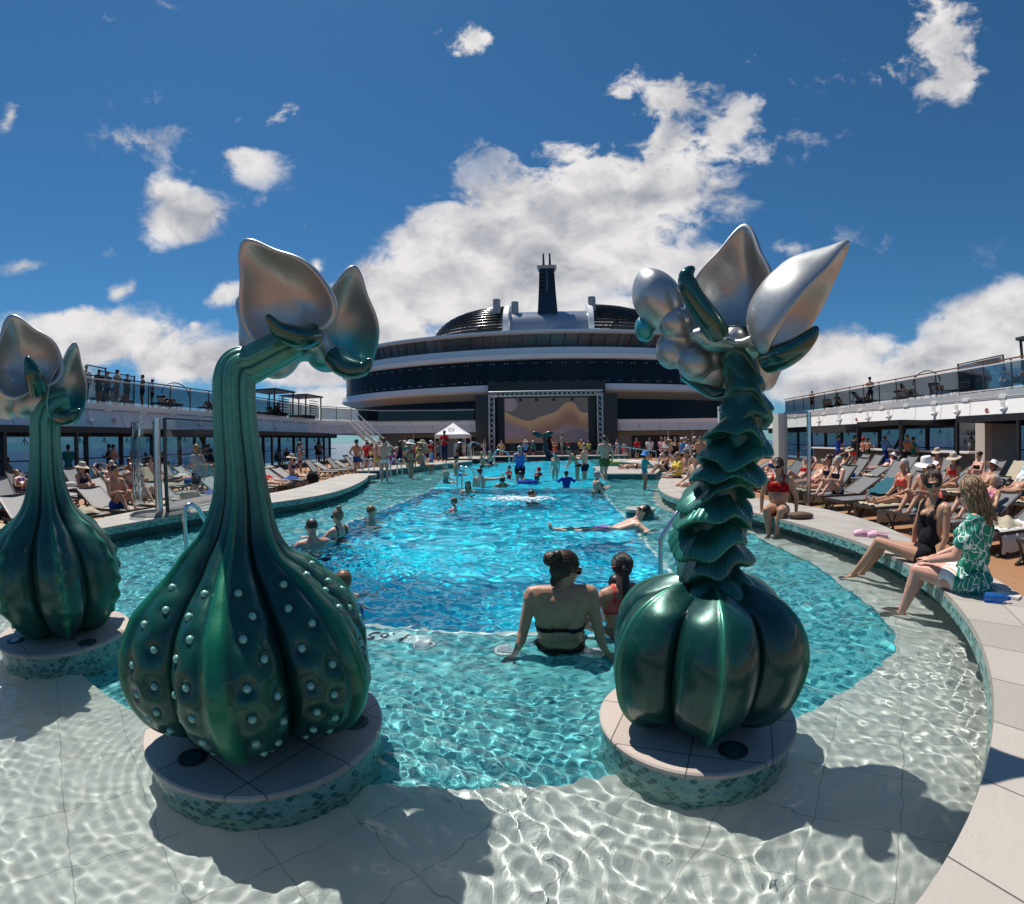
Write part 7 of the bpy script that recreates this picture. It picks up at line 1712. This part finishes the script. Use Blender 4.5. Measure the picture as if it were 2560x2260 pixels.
for i, (px, D, c_, lab) in enumerate(crowd):
    p = PR(px, 1110, D); seat = 'sitting' in lab; person(lab, p, .5 if seat else .12, rnd.uniform(0, 360), 'sit_hands' if seat else rnd.choice(['stand', 'akimbo', 'crossed', 'phone']), 1.62 + .16*rnd.random(), 'fm'[i % 2], 1.05, rnd.choice(['tan', 'fair', 'pink']), ('short', rnd.choice(['brown', 'black', 'dblond'])), [('tee', c_), ('shorts', rnd.choice(['navy', 'black', 'grey']))], 2, hat=('cap', 'white') if 'cap' in lab else None)
rc = random.Random(77)
cols = ['red', 'navy', 'white', 'coral', 'yellow', 'sky', 'black', 'teal', 'pink', 'grey', 'purple', 'lime']
for nm, x0, x1, d0, d1, n in (('by the far left steps', 905, 1090, 23, 34, 12), ('beside the far right rim', 1650, 1800, 19, 33, 13), ('along the far pool end', 1190, 1600, 38.5, 42, 9)):
    for i in range(n):
        px = x0 + (x1 - x0)*(i + rc.uniform(.1, .9))/n; p = PR(px, 1110, rc.uniform(d0, d1)); c_ = rc.choice(cols); pn = rc.choice(['stand', 'akimbo', 'crossed', 'phone', 'armfwd', 'walk', 'sit_hands']); sw = rc.random() < .5; sx2 = rc.choice('mf'); seat = pn == 'sit_hands'
        wr = ([('trunks', c_)] if sx2 == 'm' else [('bikini_top', c_), ('bikini_bottom', c_)]) if sw else [('tee', c_), ('shorts', rc.choice(['navy', 'black', 'grey', 'white']))]
        person('%s in %s %s, %s from left in the crowd %s' % ('man' if sx2 == 'm' else 'woman', c_, 'swimwear' if sw else 'top', ordn[i] if i else 'first', nm), p, .55 if seat else .12, rc.uniform(0, 360), pn, rc.choice([1.62, 1.70, 1.78]), sx2, 1.08, rc.choice(['tan', 'fair', 'pink', 'deep']), ('short', rc.choice(['brown', 'black', 'dblond', 'grey'])), wr, 2, group='guests standing round the far end', hat=rc.choice([None, None, None, ('cap', 'white'), ('sun', 'beige')]))
# upper deck people
ud = [(214, -20.2, 'm', 'stand', 'man in white shirt standing at the left end of the upper deck', 'white'), (247, -20.2, 'f', 'stand', 'dark haired woman on the left upper deck beside the narrow glass panel', 'black'), (268, -20.4, 'f', 'akimbo', 'woman in dark top on the left upper deck below the glass panel', 'grey'), (292, -20.1, 'm', 'crossed', 'tall man in grey shorts on the left upper deck', 'beige'), (318, -20.3, 'f', 'stand', 'woman by the right post of the left upper glass panel', 'navy'), (356, -20.5, 'm', 'stand', 'man with grey top farther along the left upper deck', 'grey'), (381, -20.8, 'f', 'stand', 'woman farthest along the standing group on the left upper deck', 'white'),
      (2175, 19.1, 'm', 'crossed', 'bare backed man with dark cap standing on the right upper deck', None), (2029, 19.2, 'f', 'phone', 'woman leaning on the rail of the far right upper deck', 'coral'), (2430, 19.6, 'f', 'stand', 'woman in dark top behind the right upper glass railing', 'navy')]
for px, X, sx2, pn, lab, c_ in ud:
    H_ = 1.74 if sx2 == 'm' else 1.64; p = PXd(px, 960, X); zz = ZT - (.35 if 'woman in dark top behind' in lab else 0)
    person(lab, p, zz, rnd.uniform(0, 360), pn, H_, sx2, 1.08, 'tan', ('short', 'black'), ([('tee', c_)] if c_ else []) + [('shorts', 'beige' if 'grey shorts' in lab else 'navy')], 2, hat=('cap', 'black') if 'cap' in lab else None)
# ------------------------------------------------------------------ sun loungers
M_sling = mat('grey_sling', (.15, .15, .157), .75, var=.12, bump=.2, bscale=300); M_sling_sunlit = mat('sunlit_sling', (.30, .29, .28), .75, var=.12, bump=.2, bscale=300); M_lf = mat('lounger_frame', (.05, .047, .043), .5, var=.2)  # second sling: same grey fabric with left deck sunlight put into its colour
M_towel = mat('sand_towel', (.42, .36, .26), .95, var=.15, scale=30, bump=.5, bscale=200)
def make_lounger(sling, ang, label):
    e = empty('sun_lounger', (0, 0, .12), 0, label, 'sun lounger', 'sling sun loungers')
    fr = MB()
    for x in (-.31, .31): fr.bar((x, 0, .33), (x, 1.22, .33), .045, .05)
    fr.bar((-.31, .0, .33), (.31, .0, .33), .04, .05); fr.bar((-.31, .62, .31), (.31, .62, .31), .03); fr.build('frame', M_lf, e)
    sl_ = MB().grid(lambda i, j: ((i - .5)*.60, .02 + j*1.18, .355 - .035*math.sin(PI*i)), 6, 6); sl_.build('seat_sling', sling, e, smooth=True)
    ca, sa = math.cos(ang), math.sin(ang); Lb = .78; by = 1.20
    bf = MB()
    for x in (-.31, .31): bf.bar((x, by, .35), (x, by + Lb*ca, .35 + Lb*sa), .04, .045, up=(1, 0, 0))
    bf.bar((-.31, by + Lb*ca, .35 + Lb*sa), (.31, by + Lb*ca, .35 + Lb*sa), .04); bf.build('back_frame', M_lf, e)
    MB().grid(lambda i, j: ((i - .5)*.60, by + j*(Lb - .02)*ca + .025*sa*math.sin(PI*i), .365 + j*(Lb - .02)*sa - .025*ca*math.sin(PI*i)), 6, 6).build('back_sling', sling, e, smooth=True)
    if sa > .2: build_each(MB().bar((-.27, by + Lb*ca*.6, .35 + Lb*sa*.6), (-.27, by + .45, .30), .025).bar((.27, by + Lb*ca*.6, .35 + Lb*sa*.6), (.27, by + .45, .30), .025), 'back_prop', M_lf, e)
    fr2 = MB()
    for x in (-.31, .31): fr2.bar((x, 1.2, .33), (x, 1.72, .33), .04, .045)
    build_each(fr2, 'rear_rail', M_lf, e)
    for x in (-.30, .30):
        for y0, y1 in ((.30, .02), (1.30, 1.62)):
            mb = MB(); mb.tube(catmull([(x, y0, .31), (x, (y0+y1)/2, .10), (x, y1, .015)], 4), .024, 6).tube(catmull([(x, y1 + (.0), .31), (x, (y0*.4+y1*.6), .16), (x, y0*.75+y1*.25, .015)], 4), .02, 6); mb.bar((x, y0*.75+y1*.25, .012), (x, y1, .012), .04, .02); mb.build('leg', M_lf, e)
    return e
LP = {}
def lounger(kind, x, y, rz, label, z=.12):
    """origin at the foot end; rz turns the head end direction (0 = +Y)"""
    s, a = {'g': (M_sling, .85), 'gf': (M_sling, .02), 'gl': (M_sling, .45), 'w': (M_sling_sunlit, .85), 'wf': (M_sling_sunlit, .02), 'wl': (M_sling_sunlit, .5)}[kind]
    if kind not in LP: LP[kind] = make_lounger(s, a, label); l = LP[kind]
    else: l = copy_tree(LP[kind])
    l.location = (x, y, z); l.rotation_euler = (0, 0, rz); l['label'] = label; return l
TW = {}
def towel(kind, lx, ly, rz, label, m=M_towel, z=.12, ang=.85, cat='towel'):
    key = (kind, round(ang, 2))
    if key not in TW:
        R_ = random.Random(hash(kind) % 97 if False else len(TW)*7 + 3); mb = MB()
        wob = lambda a, b: .012*math.sin(a*7 + b*5 + R_.random()*.0) + .010*math.sin(a*13 - b*9)
        if kind == 'back':
            ca, sa = math.cos(ang), math.sin(ang)
            def f(i, j):
                s = j*1.05; x = (i - .5)*.56*(1 + .04*math.sin(j*6))
                if s < .72: return (x, 1.22 + s*ca - .035*sa, .40 + s*sa + .03 + wob(i*4, j*4))
                q_ = s - .72; return (x, 1.22 + .72*ca + .05, .40 + .72*sa + .02 - q_ + wob(i*4, j*4))
            mb.grid(f, 10, 18)
        elif kind == 'seat':
            def f(i, j):
                x = (i - .5)*.86; z_ = .375 + wob(i*5, j*6) - (max(0, abs(x) - .31)*2.6); return (max(-.36, min(.36, x)), .05 + j*1.1, z_)
            mb.grid(f, 14, 16)
        elif kind == 'foot':
            def f(i, j):
                s = j*.75; x = (i - .5)*.66
                if s < .35: return (x, .35 - s, .385 + wob(i*5, j*5))
                return (x, -.03 + .03*math.sin(i*9), .385 - (s - .35) + wob(i*5, 0))
            mb.grid(f, 12, 14)
        elif kind == 'roll':
            mb.tube(catmull([(-.22, .35, .46), (-.08, .36, .47), (.08, .34, .465), (.22, .36, .455)], 5), .085, 12)
        elif kind == 'heap':
            mb.grid(lambda i, j: ((i - .5)*.5, .5 + (j - .5)*.5, .38 + (.10 + .05*math.sin(i*11 + 2)*math.cos(j*9))*math.sin(PI*i)**.6*math.sin(PI*j)**.6), 16, 16)
        TW[key] = mb.mesh('towel'); shade(TW[key], True)
    me = TW[key]; o = bpy.data.objects.new('towel', me); COL.objects.link(o); o.location = (lx, ly, z); o.rotation_euler = (0, 0, rz)
    if not me.materials: me.materials.append(m)
    o.material_slots[0].link = 'OBJECT'; o.material_slots[0].material = m; tag(o, label, cat, 'towels on the loungers'); return o
def on_l(l, dx, dy): return l.matrix_basis @ Vector((dx, dy, 0))
R2 = random.Random(21)
def rowname(side, r): return '%s deck %s row' % (side, ('front', 'middle', 'back')[r])
towelcols = [(M_towel, 'sand coloured'), (M_towel, 'sand coloured'), (M_towel, 'sand coloured'), (cloth('towel_blue', (.03, .09, .30)), 'blue'), (cloth('towel_white', (.66, .64, .60)), 'white'), (cloth('towel_teal', (.02, .10, .13)), 'dark teal')]
poses = ['recline', 'recline_knees', 'recline_arms', 'prone', 'sit_cross', 'sit_legs']
pdesc = {'recline': 'lying back', 'recline_knees': 'lying with knees up', 'recline_arms': 'lying with arms raised', 'prone': 'lying face down', 'sit_cross': 'sitting with bent knees', 'sit_legs': 'sitting with stretched legs'}
hats = [None, None, None, ('sun', 'white'), ('sun', 'beige'), ('cap', 'black')]
special = {}
def rows(side, r, n, y0, dy, xf, kinds, occ):
    sd = -1 if side == 'left' else 1
    for i in range(n):
        y = y0 + i*dy + R2.uniform(-.06, .06); x = xf(y); rz = (PI/2 if side == 'left' else -PI/2) + R2.uniform(-.06, .06) + (.10*sd if r == 0 else 0)
        k = R2.choice(kinds); where = '%s, %s from near end' % (rowname(side, r), ordn[i] if i else 'first')
        st_ = {'g': 'raised back', 'gf': 'flat back', 'gl': 'half raised back', 'w': 'raised back', 'wf': 'flat back', 'wl': 'half raised back'}[k]
        l = lounger(k, x, y, rz, '%s lounger with %s, %s' % ('sunlit-toned grey' if k[0] == 'w' else 'grey', st_, where)); bpy.context.view_layer.update() if False else None
        M = Matrix.Translation((x, y, 0)) @ Matrix.Rotation(rz, 4, 'Z'); ang = {'g': .85, 'w': .85, 'gf': .02, 'wf': .02, 'gl': .45, 'wl': .5}[k]
        if r < 2: clutter(x, y, rz, where)
        u = R2.random()
        if u < occ:
            pn = R2.choice(poses if 'f' not in k else ['prone', 'sit_cross']); 
            if pn.startswith('recline') and ang < .3: pn = 'sit_cross'
            if pn == 'prone' and ang > .3: pn = 'recline_knees'
            sex = R2.choice('fm'); col = R2.choice(['black', 'navy', 'red', 'blue', 'pink', 'teal', 'purple', 'coral', 'white']); oy = 1.05 if pn != 'prone' else .98
            p = M @ Vector((0, oy if pn != 'sit_cross' else .75, 0)); ht = R2.choice(hats)
            lod = 1 if abs(x) + y < 21 else 2
            person('%s clad sunbather %s, %s' % (col, pdesc[pn], where), p, .12 + .35, math.degrees(rz) + 180, pn, 1.70 if sex == 'f' else 1.78, sex, R2.choice([1.0, 1.0, 1.15]), R2.choice(['tan', 'pink', 'tan', 'fair', 'deep']), (R2.choice(['short', 'bun', 'pony']) if sex == 'f' else 'short', R2.choice(['brown', 'black', 'dblond', 'grey'])), ([('bikini_top', col), ('bikini_bottom', col)] if sex == 'f' else [('trunks', col)]), lod, hat=ht, group='sunbathers on the loungers')
            if R2.random() < .5:
                m_, nm = R2.choice(towelcols[:3]); towel('seat', x, y, rz, 'towel under the sunbather, %s' % where, m_)
        elif u < occ + .42:
            m_, nm = R2.choice(towelcols); kd = R2.choice(['back', 'seat', 'foot', 'roll', 'heap'] if ang > .3 else ['seat', 'roll', 'foot', 'heap'])
            if R2.random() < .3 and kd != 'heap': towel('heap', x, y, rz, 'crumpled second towel, %s' % where, M_towel)
            towel(kd, x, y, rz, '%s towel %s, %s' % (nm, {'back': 'over the backrest', 'seat': 'spread on the seat', 'foot': 'hanging over the foot end', 'roll': 'rolled up', 'heap': 'crumpled'}[kd], where), m_, ang=ang)
def sandal(x, y, rz, lab, c_):
    e = empty('flip_flop', (x, y, .12), rz, lab, 'shoe', 'sandals on the deck'); mb = MB().lathe((0, 0, 0), [(1, 0), (1, .018), (0, .018)], 18); mb.v = [(a*.045, b_*.13, z_) for a, b_, z_ in mb.v]; mb.build('sole', c_, e)
    MB().tube(catmull([(-.038, -.01, .02), (-.02, .04, .045), (0, .075, .022), (.02, .04, .045), (.038, -.01, .02)], 4), .006, 6).build('strap', CL['lime'], e); return e
BAG = {}
def clutter(x, y, rz, where):
    M = Matrix.Translation((x, y, 0)) @ Matrix.Rotation(rz, 4, 'Z'); u = R2.random()
    if u < .42:
        kd = R2.choice(['tote', 'sack'])
        if kd not in BAG:
            mb = MB()
            if kd == 'tote': mb.box((0, 0, .16), (.36, .16, .28)).ell((0, 0, .28), (.16, .09, .06), 10); sg = MB()
            else: mb.ell((0, 0, .13), (.18, .14, .13), 12).ell((.05, .02, .24), (.08, .07, .08), 10)
            BAG[kd] = fuse(mb, .022, 3, 'beach_bag')
        c_ = R2.choice(['navy', 'black', 'beige', 'coral', 'white', 'teal', 'grey']); p = M @ Vector((R2.choice([-.62, .62]), R2.uniform(.2, 1.3), 0))
        o = bpy.data.objects.new('beach_bag', BAG[kd]); COL.objects.link(o); o.location = (p.x, p.y, .12); o.rotation_euler = (0, 0, R2.uniform(0, 6))
        if not BAG[kd].materials: BAG[kd].materials.append(CL[c_])
        o.material_slots[0].link = 'OBJECT'; o.material_slots[0].material = CL[c_]; tag(o, '%s %s beside a lounger, %s' % (c_, {'tote': 'tote bag', 'sack': 'beach sack'}[kd], where), 'bag', 'bags beside the loungers')
    elif u < .75:
        c_ = R2.choice(['black', 'pink', 'navy', 'beige', 'white', 'lime'])
        for k in (0, 1):
            p = M @ Vector((R2.uniform(-.2, .2), -.25 - .1*k, 0)); s = sandal(p.x, p.y, R2.uniform(0, 6), 'x', CL[c_]); s['label'] = '%s %s sandal before a lounger, %s' % (('near', 'far')[k], {'lime': 'yellow'}.get(c_, c_), where)
lx0 = lambda y: -8.35 - .10*math.sin(y*.4) - (.5 if y > 14 else 0)
rows('left', 0, 15, 2.3, .98, lx0, ['w', 'w', 'wl', 'wf'], .58)
rows('left', 1, 16, 2.6, 1.02, lambda y: -11.6, ['w', 'wl', 'wf', 'w'], .52)
rows('left', 2, 16, 5.5, 1.15, lambda y: -14.9, ['w', 'wl', 'g'], .45)
rx0 = lambda y: 5.95 + .12*math.sin(y*.5) + max(0, (5.0 - y))*-.15
rows('right', 0, 14, 3.35, .98, rx0, ['g', 'g', 'gl', 'gf'], .45)
rows('right', 1, 15, 3.2, 1.0, lambda y: 9.2, ['g', 'g', 'gl'], .45)
rows('right', 2, 15, 4.4, 1.08, lambda y: 12.3, ['g', 'g', 'gl'], .45)
# far loungers behind the left steps and on the far right
for i in range(7):
    lounger('wl' if i % 2 else 'w', -9.9 - .1*i, 20.2 + 1.3*i, PI/2, 'lounger beyond the left steps, %s from the near end' % (ordn[i] if i else 'first'))
for i in range(6):
    lounger('g' if i % 2 else 'gl', 7.2 + .1*i, 19.5 + 1.4*i, -PI/2, 'lounger beyond the right rim, %s from the near end' % (ordn[i] if i else 'first'))
# upper deck loungers with sunbathers
for side, X, ys in (('left', -20.4, np.arange(9.5, 34, 1.9)), ('right', 19.3, np.arange(8.5, 33, 1.9))):
    for i, y in enumerate(ys):
        rz = (0 if i % 3 else .5) + (PI/2 if side == 'left' else -PI/2)*(.0 if i % 2 else .6)
        k = ('g', 'gl', 'gf')[i % 3]; lounger(k, X, y, rz, 'upper deck lounger on the %s side, %s from the near end' % (side, ordn[i] if i else 'first'), ZT)
        if i % 4 != 1:
            M = Matrix.Translation((X, y, 0)) @ Matrix.Rotation(rz, 4, 'Z'); p = M @ Vector((0, .9, 0))
            person('sunbather on the %s upper deck lounger, %s from the near end' % (side, ordn[i] if i else 'first'), p, ZT + .35, math.degrees(rz) + 180, 'sit_cross' if k == 'gf' else 'recline_knees', 1.72, 'fm'[i % 2], 1.05, 'tan', ('short', 'black'), [('trunks', 'navy')] if i % 2 else [('bikini_top', 'black'), ('bikini_bottom', 'black')], 2, group='sunbathers on the upper deck')
# ------------------------------------------------------------------ small things
def clog(x, y, rz, lab):
    e = empty('clog', (x, y, ZC), rz, lab, 'shoe', 'pink clogs'); mb = MB()
    mb.lathe((0, 0, 0), [(1, 0), (1.02, .02), (1, .03)], 26); mb.v = [(vx*.048*(1 + .12*(vy > 0)), vy*.125, vz) for vx, vy, vz in mb.v]; mb.build('sole', mat('clog_sole', (.70, .40, .50), .6), e, smooth=40)
    up = MB().grid(lambda i, j: ((.050*math.cos(PI*i))*(1 - .25*j**3), .02 + .105*j - .04*(1-j)*0, .028 + .055*math.sin(PI*i)*(1 - .55*j**2)), 14, 8); up.build('upper', mat('clog_pink', (.78, .42, .55), .55), e, smooth=True)
    MB().tube(catmull([(-.05, .02, .05), (-.045, -.06, .06), (0, -.125, .065), (.045, -.06, .06), (.05, .02, .05)], 5), .007, 6).build('heel_strap', mat('clog_pink'), e, smooth=True); return e
c = P(2158, 1340, ZC); clog(c.x, c.y, 1.1, 'left pink clog lying on the rim'); c = P(2194, 1344, ZC); clog(c.x, c.y, 1.0, 'right pink clog lying on the rim, nearer the black swimsuit woman')
c = P(2492, 1506, ZC); m = bpy.data.materials.new('blue_bottle'); m.use_nodes = True; b = bsdf(m); b.inputs['Base Color'].default_value = (.05, .30, .85, 1); b.inputs['Transmission Weight'].default_value = .7; b.inputs['Roughness'].default_value = .08
bo = empty('water_bottle', (c.x, c.y, ZC + .036), 0, 'blue plastic water bottle lying on the rim beside the leaf print woman', 'bottle'); bo.rotation_euler = (PI/2, 0, .9)
MB().lathe((0, 0, -.10), [(0, 0), (.030, .0), (.034, .012), (.033, .05), (.036, .06), (.033, .07), (.034, .12), (.028, .145), (.013, .165), (.013, .18)], 20).build('bottle_body', m, bo, smooth=40); MB().lathe((0, 0, .08), [(.015, 0), (.015, .018), (0, .018)], 14).build('cap', CL['blue'], bo, smooth=40)
c = P(2520, 1492, ZC); o = MB().box((0, 0, .012), (.10, .19, .018), rz=.4).build('phone_case', mat('pale_case', (.62, .55, .50), .5), loc=c); tag(o, 'pale phone case lying on the rim behind the blue bottle', 'phone case')
o = MB().tube(catmull([(c.x - .03, c.y + .12, ZC + .02), (c.x - .08, c.y + .20, ZC + .05), (c.x, c.y + .24, ZC + .05), (c.x + .06, c.y + .18, ZC + .02)], 6), .004, 6).build('glasses_cord', M_black); tag(o, 'thin dark pair of glasses lying on the rim behind the phone case', 'glasses')
c = P(2000, 1297, ZC); mb = MB(); mb.ell((0, 0, .05), (.17, .11, .06), 16).ell((.12, .02, .04), (.12, .09, .05), 12).ell((-.1, .03, .05), (.10, .08, .05), 12); me = fuse(mb, .018, 2, 'crumpled_bag'); o = link('crumpled_bag', me, mat('brown_bag', (.12, .075, .045), .8, bump=.6, bscale=25), loc=c); tag(o, 'crumpled brown bag on the rim beside the red bikini woman', 'bag')
bag = MB().ell((0, 0, .2), (.22, .15, .2), 16).ell((0, .1, .15), (.15, .08, .12), 12); me = fuse(bag, .025, 2, 'rucksack'); o = link('rucksack', me, CL['black'], loc=(P(782, 1205, .5).x, P(782, 1205, .5).y, .45)); tag(o, 'black rucksack standing on a left deck lounger', 'bag')
for i, (px, py, cn) in enumerate(((2050, 1262, 'lime'), (2066, 1266, 'green'), (2100, 1272, 'black'), (2150, 1282, 'grey'), (2215, 1296, 'black'), (2232, 1300, 'beige'))):
    c = P(px, py, .12); sandal(c.x, c.y, .5 + i, '%s sandal on the right deck, %s from the left' % ({'lime': 'yellow', 'green': 'green', 'black': 'black', 'grey': 'grey', 'beige': 'beige'}[cn], ordn[i] if i else 'first'), CL[cn])
# bright beach towels on the right
x_, y_ = 9.2, 4.2
m = bpy.data.materials.new('beach_print'); m.use_nodes = True; b = bsdf(m); t = NT(m.node_tree)
v = t.n('ShaderNodeTexVoronoi'); t.set(v.inputs['Vector'], t.obj()); v.inputs['Scale'].default_value = 5; hs = t.n('ShaderNodeHueSaturation'); t.set(hs.inputs['Color'], v.outputs['Color']); hs.inputs['Saturation'].default_value = 1.2
t.set(b.inputs['Base Color'], t.mix(.45, hs.outputs[0], (.75, .30, .32))); b.inputs['Roughness'].default_value = .9
towel('back', 9.2, 6.2, -PI/2, 'colourful pink printed beach towel over a backrest on the right', m, ang=.85)
m2 = bpy.data.materials.new('fish_print'); m2.use_nodes = True; b = bsdf(m2); t = NT(m2.node_tree); d = t.vm('LENGTH', t.vm('SUBTRACT', t.obj(), (.02, 1.55, .8))); t.set(b.inputs['Base Color'], t.mix(t.m('LESS_THAN', d, .13), t.mix(t.ss(t.noise(t.obj(), 4, 2), .45, .55), (.75, .78, .80), (.03, .33, .60)), (.75, .12, .02))); b.inputs['Roughness'].default_value = .9
towel('back', 9.2, 8.2, -PI/2, 'white and blue towel with an orange patch over a backrest on the right', m2, ang=.85)
# things on the sunbathing platform
c = P(1520, 1160, .5); mb = MB().ell((0, 0, .1), (.3, .2, .16), 14).ell((.35, 0, .07), (.35, .2, .1), 14).ell((-.2, .1, .08), (.2, .2, .12), 12); me = fuse(mb, .04, 2, 'swim_bag'); o = link('swim_bag', me, CL['lime'], loc=(c.x, c.y, .5)); tag(o, 'pile of bags and towels on the sunbathing platform', 'bag')
c = P(1590, 1157, .5); o = MB().ell((0, 0, .06), (.5, .2, .07), 16).build('kickboard', CL['white'], smooth=True, loc=(c.x, c.y, .5)); tag(o, 'white float board lying on the sunbathing platform', 'float board')
c = P(1318, 1208, WL); mb = MB(); mb.tube([(.26*math.cos(a), .26*math.sin(a), .03) for a in np.linspace(0, 2*PI, 24, endpoint=False)], .085, 12, closed=True); o = mb.build('swim_ring', CL['blue'], smooth=True, loc=(c.x, c.y, WL)); tag(o, 'blue swim ring in front of the person in the floral shirt', 'swim ring')
# splash behind the swimmer
c = P(1300, 1248, WL); mb = MB(); R3 = random.Random(3)
for i in range(420):
    a = R3.gauss(0, .32); b_ = R3.gauss(0, .20); h = abs(R3.gauss(0, .02)); q_ = R3.uniform(.012, .05); mb.ell((a, b_, h), (q_*1.6, q_, q_*.4), 6)
o = mb.build('splash', mat('foam', (.80, .86, .88), .5), loc=(c.x, c.y, WL)); tag(o, 'splash of white foam behind the swimmer', 'splash', None, 'stuff')
